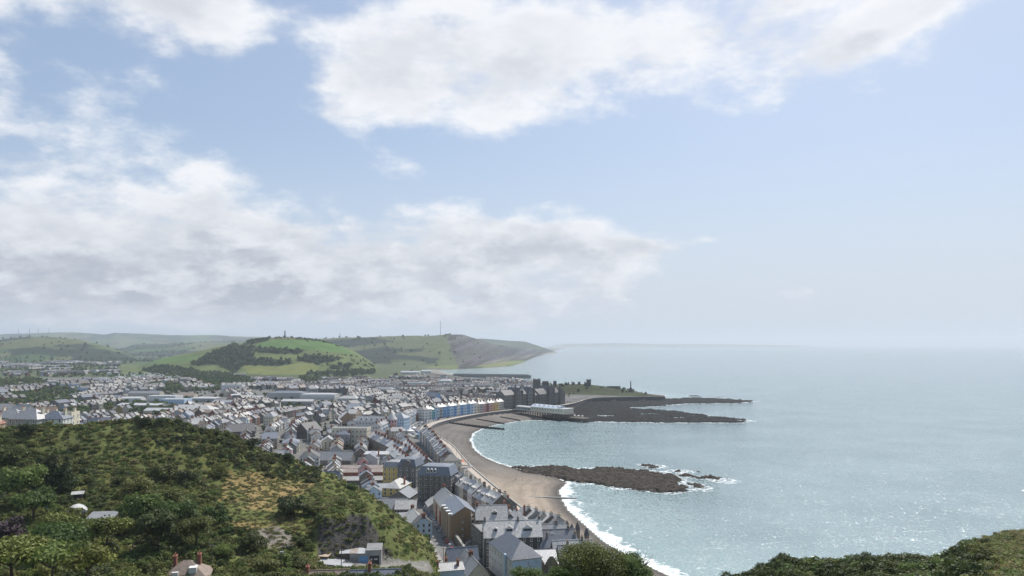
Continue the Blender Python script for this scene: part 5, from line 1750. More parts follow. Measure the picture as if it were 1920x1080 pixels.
M_GROYNE = mat('groyne_timber', (0.055, 0.05, 0.045), 0.9, 0.3, 1.0)
groyne('long timber groyne with tall posts on the beach before the pier', W(842, 792, 4), W(946, 806, 0), 3.0, 0.4, 1.2, 19, M_GROYNE)
groyne('plain dark groyne nearer the pier', W(893, 785, 3.4), W(946, 795, 0.3), 2.6, 0.4, 1.0, 0, M_GROYNE)
groyne('short dark groyne in the shadow of the pier', W(938, 781, 3), W(976, 789, 0.3), 2.4, 0.5, 0.9, 0, M_GROYNE)
groyne('pale concrete groyne reaching into the surf on the near beach', W(905, 926, 3.6), W(1081, 935, 0), 2.2, 0.15, 0.5, 0, M_CONCRETE, 1.6, 'concrete_groyne')
groyne('short concrete step in the sand beside two walkers', W(975, 903, 1.6), W(1022, 905, 0.8), 1.2, 0.7, 0.35, 0, M_CONCRETE, 1.4, 'concrete_groyne')
groyne('dark timber stub on the sand below the red canopy', W(880, 874, 3), W(903, 881, 2), 1.9, 1.4, 0.5, 0, M_GROYNE)

# pier: deck on iron piles, long entrance hall, cream pavilion with pale curved roof
p0 = Vector((11, 1084))
pd = Vector((0.67, -0.742)).normalized()
pa = math.atan2(pd.y, pd.x)
pier = thing('pier', 'seaside pier on dark piles with cream pavilion and pale blue-white roof', 'pier', (p0.x, p0.y, 0), pa)
OCC.append((p0.x + 40, p0.y - 45, 60, 20, pa))
MB().box(-6, 104, -9.5, 9.5, 8.1, 8.6).build('deck', M_WOOD, pier)
MB().box(104, 132, -7, 7, 5.0, 5.4).build('landing_deck', M_WOOD, pier)
pm = MB().tube((0, 0, -9), (0, 0, 0), 0.28, n=6).mesh('pile', M_DARKMETAL)
pm2 = MB().tube((0, -9, -6.0), (0, 9, -1.2), 0.12, n=4).tube((0, -9, -1.2), (0, 9, -6.0), 0.12, n=4).mesh('cross_brace', M_DARKMETAL)
for k in range(22):
    for q in range(5):
        link('pile', pm, pier, (-2 + 5.0 * k, -9 + 4.5 * q, 8.1))
    link('cross_brace', pm2, pier, (-2 + 5.0 * k, 0, 8.1))
for k in range(6):
    for q in range(2):
        link('pile', pm, pier, (107 + 4.8 * k, -6 + 12 * q, 5.0))
b = MB()
gable_walls(b, 34, 12, 4.6, 1.2, 'gx', 0)
hall = b.build('entrance_hall', M_WHITE, pier, (16, 0, 8.6))
b = MB()
roof_shape(b, 34, 12, 4.6, 1.2, 'gx')
b.build('roof', M_SHEET, hall)
b = MB()
for k in range(11):
    b.add([(-16 + 3 * k, -6.04, 1.2), (-14 + 3 * k, -6.04, 1.2), (-14 + 3 * k, -6.04, 3.8), (-16 + 3 * k, -6.04, 3.8)], [(0, 1, 2, 3)])
stuff(b.build('glazing', M_GLASS, hall))
b = MB().box(-33, 33, -9.3, 9.3, 0, 6.6)
pav = b.build('pavilion', M_CREAM, pier, (66, 0, 8.6))
b = MB()
arc = [(-9.8 + 19.6 * i / 12, 6.6 + 3.4 * math.sin(math.pi * i / 12)) for i in range(13)]
b.add([(-33.5, a, z) for a, z in arc] + [(20, a, z) for a, z in arc], [(i + 13, i, i + 1, i + 14) for i in range(12)] + [tuple(range(13)), tuple(range(25, 12, -1))])
b.build('roof', mat('pier_roof', (0.50, 0.56, 0.63), 0.4, 0.08, 0.3), pav)
MB().box(20.2, 33.3, -9.6, 9.6, 6.6, 7.1).build('flat_roof', M_SHEET, pav)
for k in range(12):
    z = 3.6 if k % 2 else 3.4
    MB().box(-0.7, 0.7, -0.06, 0, 0, 1.5).build('window', M_GLASS, pav, (-29 + 5.2 * k, -9.3, z))
for k in range(6):
    MB().lathe([(1.6, 0), (1.2, 0.8), (0.1, 1.3)], 8).build('roof_light', M_WHITE, pav, (-28 + 9 * k, -4.5, 9.2))
for k in range(3):
    MB().tube((0, 0, 0), (0, 0, 2.2), 0.06, n=5).lathe([(2.0, 2.0), (0.1, 3.0)], 8).build('parasol', M_WHITE, pier, (108 + 7 * k, 2, 5.4))

# old college: long gothic range with gables, towers and pinnacles
q0 = Vector((22, 1152))
qd = Vector((0.72, 0.69)).normalized()
qa = math.atan2(qd.y, qd.x)
col_ = thing('gothic_college', 'long dark gothic stone college with steep gables, turrets and scaffolding behind the pier', 'college', (q0.x, q0.y, 8.0), qa)
OCC.append((q0.x + qd.x * 30, q0.y + qd.y * 30, 66, 20, qa))
cx = -34


def wing(xc, w, d, h, rise, kind, m=M_STONE_GREY, yc=0, r=M_SLATE_DARK):
    b = MB()
    gable_walls(b, w, d, h, rise, kind)
    wo = b.build('wing', m, col_, (xc, yc, 0))
    b = MB()
    roof_shape(b, w, d, h, rise, kind)
    b.build('roof', r, wo)
    b = MB()
    n = max(1, int(w / 3.2))
    for rr in range(4):
        for k in range(n):
            u0 = -w / 2 + w * (k + 0.5) / n
            z = 1.0 + rr * h / 4.1
            b.add([(u0 - 0.65, -d / 2 - 0.05, z), (u0 + 0.65, -d / 2 - 0.05, z), (u0 + 0.65, -d / 2 - 0.05, z + 2.0), (u0, -d / 2 - 0.05, z + 2.9), (u0 - 0.65, -d / 2 - 0.05, z + 2.0)], [(0, 1, 2, 3, 4)])
    n2 = max(1, int(d / 3.4))
    for rr in range(4):
        for k in range(n2):
            u0 = -d / 2 + d * (k + 0.5) / n2
            z = 1.0 + rr * h / 4.1
            b.add([(-w / 2 - 0.05, u0 + 0.6, z), (-w / 2 - 0.05, u0 - 0.6, z), (-w / 2 - 0.05, u0 - 0.6, z + 2.4), (-w / 2 - 0.05, u0 + 0.6, z + 2.4)], [(0, 1, 2, 3)])
    stuff(b.build('glazing', M_GLASS, wo))
    return wo


for (xc, w, d, h, rise, kind) in [(-44, 22, 20, 19, 7, 'gx'), (-27, 12, 24, 20, 9, 'gy'), (-14, 14, 18, 19, 7, 'gx'), (-1, 12, 23, 20, 9, 'gy'), (12, 14, 18, 16, 7, 'gx'), (28, 20, 22, 17, 8, 'gx'), (44, 12, 24, 20, 9, 'gy'), (58, 16, 18, 18, 7, 'gx'), (72, 14, 20, 15, 8, 'gy')]:
    wing(xc, w, d, h, rise, kind)
for (xc, yc, r, h, cap) in [(-34.5, -11.5, 2.2, 26, 9), (-19.5, -11, 1.8, 24, 7), (5.5, -11, 2.0, 25, 8), (37, -12.5, 2.6, 27, 9), (51, -11, 1.8, 24, 7), (66, -10, 2.0, 22, 8)]:
    b = MB().lathe([(r, -2), (r, h), (r + 0.3, h), (r + 0.3, h + 0.5)], 10)
    t = b.build('turret', M_STONE_DARK, col_, (xc, yc, 0))
    MB().lathe([(r + 0.4, h + 0.5), (0.08, h + 0.5 + cap)], 10).build('spirelet', M_SLATE_PALE if xc == -19.5 else M_SLATE_DARK, t)
for xc in range(-50, 78, 8):
    MB().box(-0.5, 0.5, -0.5, 0.5, 0, 4.5).build('stack', M_STONE_DARK, col_, (xc, 3.5, 22))
vv = Vector((-qd.y, qd.x)) * -13.2
for k, s in enumerate((24, 50)):
    pt = q0 + qd * s + vv
    scaffold(['grey scaffolding on the left of the gothic college sea front', 'grey scaffolding on the right of the gothic college sea front'][k], pt.x, pt.y, qa, 22, 24, 7.5, 7, 8)
x, y = W(983, 762, 8)
house('lodge', 'small white flat-roofed lodge before the gothic college, behind the pier', 'lodge', x + 6, y + 20, qa, 14, 7, 8.5, 0, 'flat', M_WHITE, M_FLAT, rows=2, spacing=3.2)


# church tower, castle ruins, war memorial
def battlement(b, r, z, n=3, t=0.9):
    for i in range(n):
        u0 = -r + 2 * r * (i + 0.5) / n
        w = r / n * 0.62
        for (a, c) in ((u0, -r + t / 2), (u0, r - t / 2)):
            b.box(a - w, a + w, c - t / 2, c + t / 2, z, z + 1.6)
        for (c, a) in ((u0, -r + t / 2), (u0, r - t / 2)):
            b.box(a - t / 2, a + t / 2, c - w, c + w, z, z + 1.6)


x, y = W(1006, 726, 20)
y += 0
x, y = (1006 - 960) / F * 1330, 1330
ct = thing('church_tower', 'square battlemented church tower rising behind the gothic college', 'tower', (x, y, hz(x, y)), 0.3)
OCC.append((x, y, 8, 8, 0))
zt = Zr(713, 1330) - hz(x, y)
MB().box(-5, 5, -5, 5, -2, zt).build('shaft', M_STONE_DARK, ct)
b = MB()
battlement(b, 5.0, zt, 4)
b.build('parapet', M_STONE_DARK, ct)
for s in (-1, 1):
    for q in (-1, 1):
        MB().box(-0.7, 0.7, -0.7, 0.7, zt - 2, zt + 3.2).build('pinnacle', M_STONE_DARK, ct, (s * 4.6, q * 4.6, 0))
MB().box(-1.3, 1.3, -5.06, -5.01, zt - 7, zt - 2.5).build('belfry_louvre', M_DARKMETAL, ct)
ruins = [(1103, 710, 733, 8.5, 'tall ruined castle tower standing alone on the green mound', 0.2), (1040, 713, 731, 6.5, 'leaning stub of ruined castle wall left of the tall tower', 0.5), (1022, 714, 731, 13, 'castle gatehouse ruin wrapped in scaffolding beside the church tower', 0.1)]
for i, (px, r0, r1, w, lb, rot) in enumerate(ruins):
    y = 1425.0
    x = (px - 960) / F * y
    z0 = hz(x, y)
    zt = Zr(r0, y) - z0
    rt = thing('castle_ruin', lb, 'castle ruin', (x, y, z0), rot)
    b = MB()
    rng = random.Random(i)
    n = 12
    prof = []
    vs = []
    for lvl in range(9):
        z = -2 + (zt + 2) * lvl / 8
        for k in range(n):
            a = 2 * math.pi * k / n
            rr = w / 2 * (1.0 - 0.05 * lvl / 8) * (1 + rng.uniform(-0.07, 0.07)) / max(abs(math.cos(a)), abs(math.sin(a))) ** 0.55
            zz = z - (rng.uniform(0, 0.30) * zt if lvl == 8 else 0)
            vs.append((rr * math.cos(a), rr * math.sin(a), zz))
    fs = [(l * n + k, l * n + (k + 1) % n, (l + 1) * n + (k + 1) % n, (l + 1) * n + k) for l in range(8) for k in range(n)] + [tuple(range(8 * n, 9 * n))]
    b.add(vs, fs)
    b.build('masonry', M_STONE_DARK, rt)
    if i == 0:
        MB().box(-w * 0.75, -w * 0.3, -1.6, 1.6, -2, zt * 0.45).build('broken_wall', M_STONE_DARK, rt)
y = 1425.0
x = (1024 - 960) / F * y
scaffold('scaffolding round the castle gatehouse ruin', x, y - 8, 0.1, 15, 12, hz(x, y), 4, 4)
for i in range(5):
    px = 1052 + 11 * i
    x = (px - 960) / F * 1430
    rt = thing('castle_ruin', '%s low lump of castle curtain wall from the scaffolded gatehouse' % ordinal(i), 'castle ruin', (x, 1430, hz(x, 1430)), 0.3 * i, 'low castle walls')
    b = MB()
    rng = random.Random(50 + i)
    for k in range(4):
        b.box(-3.5 + 1.75 * k, -1.75 + 1.75 * k - 0.05, -0.8 - 0.03 * k, 0.8 + 0.03 * k, -2, 2.0 + rng.uniform(0, 4.0))
    b.build('masonry', M_STONE_DARK, rt)
y = 1415.0
x = (1181 - 960) / F * y
z0 = hz(x, y)
wmz = Zr(714, y) - z0
wmr = thing('war_memorial', 'slender war memorial column with statue on stepped base at the headland tip', 'memorial', (x, y, z0))
MB().box(-4.5, 4.5, -4.5, 4.5, -2, 1.2).box(-3.3, 3.3, -3.3, 3.3, 1.2, 3.2).box(-2.2, 2.2, -2.2, 2.2, 3.2, 7.2).build('base', M_STONE_DARK, wmr)
MB().lathe([(1.7, 7.2), (1.15, 9.0), (0.95, wmz - 4.2), (1.3, wmz - 3.9), (1.3, wmz - 3.4)], 10).build('column', M_STONE_DARK, wmr)
MB().lathe([(0.55, wmz - 3.4), (0.8, wmz - 2.2), (0.6, wmz - 1.2), (0.3, wmz - 0.9), (0.34, wmz - 0.4), (0.05, wmz)], 8).tube((0.4, 0, wmz - 1.4), (1.3, 0, wmz - 0.1), 0.16, n=5).build('statue', M_DARKMETAL, wmr)
x, y = W(1150, 738, 7)
house('shelter', 'long low dark shelter under the castle mound above the sea wall', 'shelter', x, y - 4, 0.05, 26, 6, 3.2, 0, 'flat', M_STONE_GREY, M_FLAT, rows=1, spacing=4)

# harbour jetty
ja, jb = Vector(W(850, 707, 0)), Vector(W(995, 709, 0))
jv = jb - ja
jt = thing('harbour_jetty', 'long dark stone jetty with a beacon at its seaward end', 'jetty', (ja.x, ja.y, 0), math.atan2(jv.y, jv.x))
b = MB()
Lj = jv.length
b.add([(0, -6, -4), (Lj, -6, -4), (Lj, 6, -4), (0, 6, -4), (0, -5, 8.5), (Lj, -5, 8.5), (Lj, 5, 8.5), (0, 5, 8.5)], [(4, 5, 6, 7), (0, 1, 5, 4), (1, 2, 6, 5), (2, 3, 7, 6), (3, 0, 4, 7)])
b.build('stonework', M_STONE_GREY, jt)
MB().box(0, Lj - 10, 3.6, 4.8, 8.5, 10.4).build('parapet', M_STONE_GREY, jt)
MB().tube((Lj - 7, 0, 8.5), (Lj - 7, 0, 17), 0.7, 0.5, 8).lathe([(1.0, 17), (1.0, 18.4), (0.1, 19.4)], 8, cx=Lj - 7).build('beacon', M_GREYR, jt)

# monument on the hill, masts
x, y = (535 - 960) / F * 2600, 2600.0
z0 = hz(x, y)
mn = thing('hilltop_monument', 'tall stone column monument on the summit of the green hill', 'monument', (x, y, z0))
MB().box(-4, 4, -4, 4, -3, 2.4).box(-3, 3, -3, 3, 2.4, 4).build('base', M_STONE_DARK, mn)
MB().lathe([(2.5, 4), (2.1, 12), (1.8, 20), (2.3, 20.6), (2.3, 21.4), (1.5, 23)], 12).build('column', M_STONE_DARK, mn)


def mast(px, y, top_row, w, label):
    x = (px - 960) / F * y
    z0 = hz(x, y)
    h = Zr(top_row, y) - z0
    rt = thing('radio_mast', label, 'mast', (x, y, z0))
    b = MB()
    for k in range(3):
        a = 2 * math.pi * k / 3
        b.tube((w * math.cos(a), w * math.sin(a), -2), (w * 0.5 * math.cos(a), w * 0.5 * math.sin(a), h), w * 0.35, w * 0.25, 4)
    b.build('lattice', M_DARKMETAL, rt)
    b = MB()
    for j in range(10):
        z = h * j / 10
        for k in range(3):
            a, c = 2 * math.pi * k / 3, 2 * math.pi * (k + 1) / 3
            f0, f1 = w * (1 - 0.5 * j / 10), w * (1 - 0.5 * (j + 1) / 10)
            b.tube((f0 * math.cos(a), f0 * math.sin(a), z), (f1 * math.cos(c), f1 * math.sin(c), z + h / 10), w * 0.12, n=4)
    b.build('bracing', M_DARKMETAL, rt)


mast(826, 4550, 601, 1.9, 'tall thin radio mast on the skyline of the coastal hill')
mast(638, 4300, 624, 1.6, 'short mast on the skyline right of the monument hill')
for i, px in enumerate((36, 57, 73, 93)):
    mast(px, 10900, 616 - 2 * (i == 1), 3.4, '%s faint mast from the left on the far ridge' % ordinal(i))

# ------------------------------------------------------------------ the streets of the town: rows of houses that follow the bay
ridge_u = np.array([c[0] for c in near_cols if c[0] < 860], float)
ridge_row = []
for u0 in ridge_u:
    yy = np.linspace(150, 345, 60)
    xx = (u0 - 960) / F * yy
    ridge_row.append(float(project(xx, yy, height(xx, yy) + 0.0)[1].min()))
ridge_row = np.array(ridge_row)


def hidden_by_hill(x, y, ztop):
    px, row = project(x, y, ztop)
    if px > 850:
        return False
    return row > float(np.interp(px, ridge_u, ridge_row)) + 1.0


CELL = {}


def occ_add(x, y, r):
    CELL.setdefault((int(x // 30), int(y // 30)), []).append((x, y, r))


def occ_hit(x, y, r):
    cx, cy = int(x // 30), int(y // 30)
    for i in range(cx - 2, cx + 3):
        for j in range(cy - 2, cy + 3):
            for (a, b, q) in CELL.get((i, j), ()):
                if (a - x) ** 2 + (b - y) ** 2 < (r + q) ** 2:
                    return True
    return False


for (x, y, hw, hd, r) in OCC:
    n = max(1, int(round(hw / hd)))
    c, s = math.cos(r), math.sin(r)
    if hw >= hd:
        n = max(1, int(math.ceil(hw / hd)))
        for k in range(n):
            t = -hw + hw * (2 * k + 1) / n
            occ_add(x + c * t, y + s * t, hd + 1.0)
    else:
        n = max(1, int(math.ceil(hd / hw)))
        for k in range(n):
            t = -hd + hd * (2 * k + 1) / n
            occ_add(x - s * t, y + c * t, hw + 1.0)
st_pts = np.array(street)
for p in street:
    occ_add(p[0], p[1], 4.0)

rng = random.Random(5)
walls = [(M_WHITE, 'white', 7), (M_CREAM, 'cream', 6), (M_GREYR, 'grey', 7), (M_STONE, 'brown stone', 6), (M_STONE_GREY, 'grey stone', 5), (M_BRICK_RED, 'red brick', 4), (M_BLUE_PALE, 'pale blue', 2), (M_BRICK_PALE, 'buff brick', 2), (M_PINK, 'pink', 1), (M_YELLOW, 'yellow', 0.6)]
roofs = [(M_SLATE, 'grey slate', 9), (M_SLATE_PALE, 'pale slate', 6), (M_SLATE_BLUE, 'blue slate', 6), (M_SLATE_DARK, 'dark slate', 5), (M_TILE_BROWN, 'brown tile', 1), (M_SHEET, 'pale sheet', 1.0)]


def pick(tab):
    t = rng.uniform(0, sum(r[2] for r in tab))
    for r in tab:
        t -= r[2]
        if t <= 0:
            return r
    return tab[0]


cand = []   # every house of the town: x, y, rot, w, d, h, rise, roof kind, wall, roof, row id, index in row
base_line = resample([p for p in smooth_line(prom_line[2:20], 3)], 4)
bl = [Vector(p) for p in base_line]
arcs = [0.0]
for i in range(len(bl) - 1):
    arcs.append(arcs[-1] + (bl[i + 1] - bl[i]).length)
nrm = []
for i in range(len(bl)):
    t = (bl[min(i + 6, len(bl) - 1)] - bl[max(i - 6, 0)]).normalized()
    nrm.append(Vector((-t.y, t.x)))


def off_pts(d):
    return [bl[i] + nrm[i] * d for i in range(len(bl))]


def stop(x, y):
    return y < 330 or (y < 480 and near_h1(x, y) > 10.8)


def near_h1(x, y):
    return float(near_height(np.array([x]), np.array([y]))[0])


d = 42.0
row_id = 0
side = 0
while d < 1150:
    pts = off_pts(d)
    acc = rng.uniform(0, 4)
    i = 0
    pos = 0.0
    seg = [0.0]
    for k in range(len(pts) - 1):
        seg.append(seg[-1] + (pts[k + 1] - pts[k]).length)
    total = seg[-1]
    s = rng.uniform(0, 6)
    idx = 0
    blockleft = rng.randint(6, 13)
    h0, rise0 = rng.uniform(6.2, 9.5), rng.uniform(3.0, 4.2)
    wl0, rf0 = pick(walls), pick(roofs)
    same = rng.random() < 0.55
    while s < total:
        k = int(np.searchsorted(seg, s))
        k = min(max(k, 1), len(pts) - 1)
        p = pts[k]
        t = (pts[k] - pts[k - 1])
        if t.length < 1e-6:
            s += 2
            continue
        w = rng.uniform(5.6, 8.0)
        ang = math.atan2(t.y, t.x) + (0 if side == 0 else math.pi)
        big = rng.random() < 0.12
        dd = rng.uniform(8.5, 10.5)
        hh, rs = h0 + rng.uniform(-0.5, 0.5), rise0
        kind = 'gx'
        if big:
            w = rng.uniform(12, 22)
            dd = rng.uniform(11, 15)
            hh = rng.uniform(6, 12)
            rs = rng.uniform(3, 5)
            kind = rng.choice(['gx', 'hip', 'gy', 'flat', 'hip'])
        elif rng.random() < 0.10:
            kind = 'gy'
        jit = rng.uniform(-1.0, 1.0)
        x, y = p.x + nrm[k].x * jit, p.y + nrm[k].y * jit
        s2 = s + w / 2
        wl = wl0 if same and rng.random() < 0.7 else pick(walls)
        rf = rf0 if same and rng.random() < 0.8 else pick(roofs)
        cand.append((x, y, ang, w - 0.02, dd, hh, rs, kind, wl, rf, row_id, idx))
        idx += 1
        s += w
        blockleft -= 1
        if blockleft <= 0:
            s += rng.choice([5, 8, 9, 12])
            blockleft = rng.randint(6, 13)
            h0, rise0 = rng.uniform(6.0, 9.5), rng.uniform(3.0, 4.2)
            wl0, rf0 = pick(walls), pick(roofs)
            same = rng.random() < 0.55
            row_id += 1
            idx = 0
    row_id += 1
    d += (21 if side == 0 else 20) + rng.uniform(-1, 1.5)
    side = 1 - side
# second sweep: districts the first rows leave free (old town, harbour, valley suburbs)
for dist in range(700):
    if dist < 330:
        y0 = rng.uniform(1120, 2050)
        px = rng.uniform(380, 1000)
    else:
        y0 = rng.uniform(1900, 3300)
        px = rng.uniform(-20, 300) if dist < 560 else rng.uniform(560, 850)
    x0 = (px - 960) / F * y0
    if dist >= 560 and (y0 > 2500 or not (640 < px < 860)):
        continue
    a = rng.choice([0.1, -0.25, 0.5, 1.3, 1.75]) + rng.uniform(-0.15, 0.15)
    wl0, rf0 = pick(walls), pick(roofs)
    h0 = rng.uniform(5, 7.5)
    for r in range(2):
        for k in range(rng.randint(5, 10)):
            w = rng.uniform(6.2, 9.5)
            x = x0 + math.cos(a) * k * 8.2 - math.sin(a) * r * 21
            y = y0 + math.sin(a) * k * 8.2 + math.cos(a) * r * 21
            cand.append((x, y, a + (math.pi if r else 0), w, rng.uniform(8, 10), h0, 3.2, 'gx', wl0 if rng.random() < 0.5 else pick(walls), rf0, row_id, k))
        row_id += 1

# pixels of the view that are trees rather than roofs: valley floor at the left, belts and clumps elsewhere
TREE_ZONES = [[(-100, 712), (60, 712), (150, 722), (165, 735), (140, 742), (150, 752), (180, 752), (330, 766), (310, 778), (235, 778), (180, 768), (140, 790), (-100, 800)],
              [(230, 722), (330, 716), (420, 722), (430, 733), (330, 735), (240, 732)], [(560, 706), (620, 708), (610, 716), (560, 716)]]


def in_trees(px, row, x, y):
    for tz in TREE_ZONES:
        if bool(inside(tz, np.array([px]), np.array([row]))[0]):
            return float(vnoise(np.array([x / 40.0]), np.array([y / 60.0]), 9)[0]) < 0.66
    if y > 800:
        return float(fbm(np.array([x / 55.0]), np.array([y / 75.0]), 2, 44)[0]) > 0.62
    return False


YARDS = [[(225, 732), (330, 730), (440, 736), (440, 757), (345, 757), (300, 770), (225, 760)], [(470, 728), (650, 730), (650, 746), (560, 752), (470, 748)]]
good = []
cx_ = np.array([c[0] for c in cand])
cy_ = np.array([c[1] for c in cand])
zs_ = height(cx_, cy_)
inp_ = inside(prom_poly, cx_, cy_)
dpr_ = dist_line(prom_line, cx_, cy_)
castle_ = (((cx_ - 165) / 150.0) ** 2 + ((cy_ - 1425) / 75.0) ** 2 < 1.1) & (cx_ > 55)
GAPS = [(at(470, 735, 8), 60), (at(380, 745, 8), 40), (at(250, 765, 8), 30), (at(620, 745, 8), 35), (at(905, 741, 12), 26)]
for i, c in enumerate(cand):
    x, y, ang, w, dd, hh, rs, kind, wl, rf, rid, k = c
    if not inp_[i] or dpr_[i] < 27 or castle_[i]:
        continue
    z = zs_[i]
    if z > 46 or (y < 480 and z > 10.5) or y < 340:
        continue
    px, row = project(x, y, z + hh)
    if px < -60 or px > 1010:
        continue
    if y > 1900 and 225 < px < 735 and z > 13:
        continue
    if y > 1600 and any(bool(inside(wp, np.array([px]), np.array([row]))[0]) for wp in wood_polys):
        continue
    if any(bool(inside(q_, np.array([px]), np.array([row]))[0]) for q_ in YARDS):
        continue
    if in_trees(px, row, x, y):
        continue
    if hidden_by_hill(x, y, z + hh + rs):
        continue
    if any(math.hypot(x - g[0][0], y - g[0][1]) < g[1] for g in GAPS):
        continue
    if y > 1900 and float(vnoise(np.array([x / 130.0]), np.array([y / 130.0]), 4)[0]) < 0.42:
        continue
    if occ_hit(x, y, min(w, dd) * 0.5 - 0.3):
        continue
    good.append((c, z))
    if max(w, dd) > 11:
        n = 2
        for s in (-1, 1):
            occ_add(x + math.cos(ang) * s * w * 0.25, y + math.sin(ang) * s * w * 0.25, dd * 0.5 - 0.2)
    else:
        occ_add(x, y, w * 0.5 - 0.25)
good.sort(key=lambda g: math.hypot(g[0][0], g[0][1]))
NEAR_HOUSES = 290
marks = [((-30, 440), 'the brick apartments'), ((-75, 520), 'the yellow hotel'), ((-43, 608), 'the red canopy'), ((-158, 726), 'the cream hotel'), ((-92, 790), 'the round bandstand'), ((-149, 610), 'the long church hall'), ((-190, 830), 'the white civic building'), ((-150, 960), 'the coloured seafront terrace'), ((-250, 800), 'the dark town church'),
         ((-310, 720), 'the hillside dark church')]
rows_near = {}
for c, z in good[:NEAR_HOUSES]:
    rows_near.setdefault(c[10], []).append((c, z))
row_name = {}
used_mark = {}
for rid, hs in sorted(rows_near.items(), key=lambda kv: math.hypot(np.mean([h[0][0] for h in kv[1]]), np.mean([h[0][1] for h in kv[1]]))):
    mx, my = np.mean([h[0][0] for h in hs]), np.mean([h[0][1] for h in hs])
    nm = min(marks, key=lambda m: math.hypot(m[0][0] - mx, m[0][1] - my))[1]
    used_mark[nm] = used_mark.get(nm, -1) + 1
    row_name[rid] = '%s row near %s' % (ordinal(used_mark[nm]), nm)
for rid, hs in rows_near.items():
    hs.sort(key=lambda h: project(h[0][0], h[0][1], 10)[0])
    for k, (c, z) in enumerate(hs):
        x, y, ang, w, dd, hh, rs, kind, wl, rf, _, _ = c
        lb = '%s house, %s roof, %s in %s' % (wl[1], rf[1], ordinal(k), row_name[rid])
        chim = [(w / 2 - 0.4, 0.0)] if kind in ('gx',) else ([(0.0, dd / 2 - 0.8)] if kind == 'gy' else [])
        if kind == 'gx' and w > 11:
            chim.append((-w / 2 + 0.4, 0.0))
        dm = [(0.0, rng.choice((-1, 1)), 1.5)] if rng.random() < 0.3 and kind == 'gx' else []
        house('town_house', lb, 'house', x, y, ang, w, dd, hh, rs if kind != 'flat' else 0.4, kind, wl[0], rf[0] if kind != 'flat' else M_FLAT, chim=chim, rows=2 if hh < 8 else 3, spacing=2.5, level=1, dormers=dm, group='houses of the town', chim_h=1.1,
              pots=4, chim_mat=M_BRICK_RED if rng.random() < 0.6 else M_CREAM, base=z)

# the farther houses, hundreds upon hundreds: one mass of small roofs
hm_ = bpy.data.materials.new('far_house_paint')
hm_.use_nodes = True
T = NT(hm_.node_tree)
bs = T.n['Principled BSDF']
at_ = T.new('ShaderNodeAttribute', attribute_name='paint')
geo = T.new('ShaderNodeNewGeometry')
hsn = T.new('ShaderNodeHueSaturation')
T.l.new(at_.outputs['Color'], hsn.inputs['Color'])
T.put(hsn.inputs['Value'], T.ramp(T.noise(geo.outputs['Position'], 0.8, 3, 0.6), 0.3, 0.7, 0.8, 1.2))
T.l.new(hsn.outputs[0], bs.inputs['Base Color'])
T.put(bs.inputs['Roughness'], T.math('SUBTRACT', 1.0, T.math('MULTIPLY', at_.outputs['Alpha'], 0.38)))
bs.inputs['Specular IOR Level'].default_value = 0.35
pal_w = {'white': (0.64, 0.64, 0.62), 'cream': (0.58, 0.53, 0.42), 'grey': (0.36, 0.36, 0.35), 'brown stone': (0.2, 0.17, 0.14), 'grey stone': (0.17, 0.165, 0.155), 'red brick': (0.26, 0.11, 0.08), 'pale blue': (0.44, 0.56, 0.68), 'buff brick': (0.45, 0.35, 0.27), 'pink': (0.55, 0.35, 0.35), 'yellow': (0.58, 0.45, 0.18)}
pal_r = {'grey slate': (0.19, 0.195, 0.205), 'pale slate': (0.32, 0.315, 0.30), 'blue slate': (0.13, 0.148, 0.185), 'dark slate': (0.10, 0.10, 0.105), 'brown tile': (0.24, 0.185, 0.15), 'pale sheet': (0.44, 0.45, 0.46)}
FV, FF, FC = [], [], []


def fq(pts, col_, gloss=0.0):
    o = len(FV)
    FV.extend(pts)
    FF.append(tuple(range(o, o + len(pts))))
    FC.append((*col_, gloss))


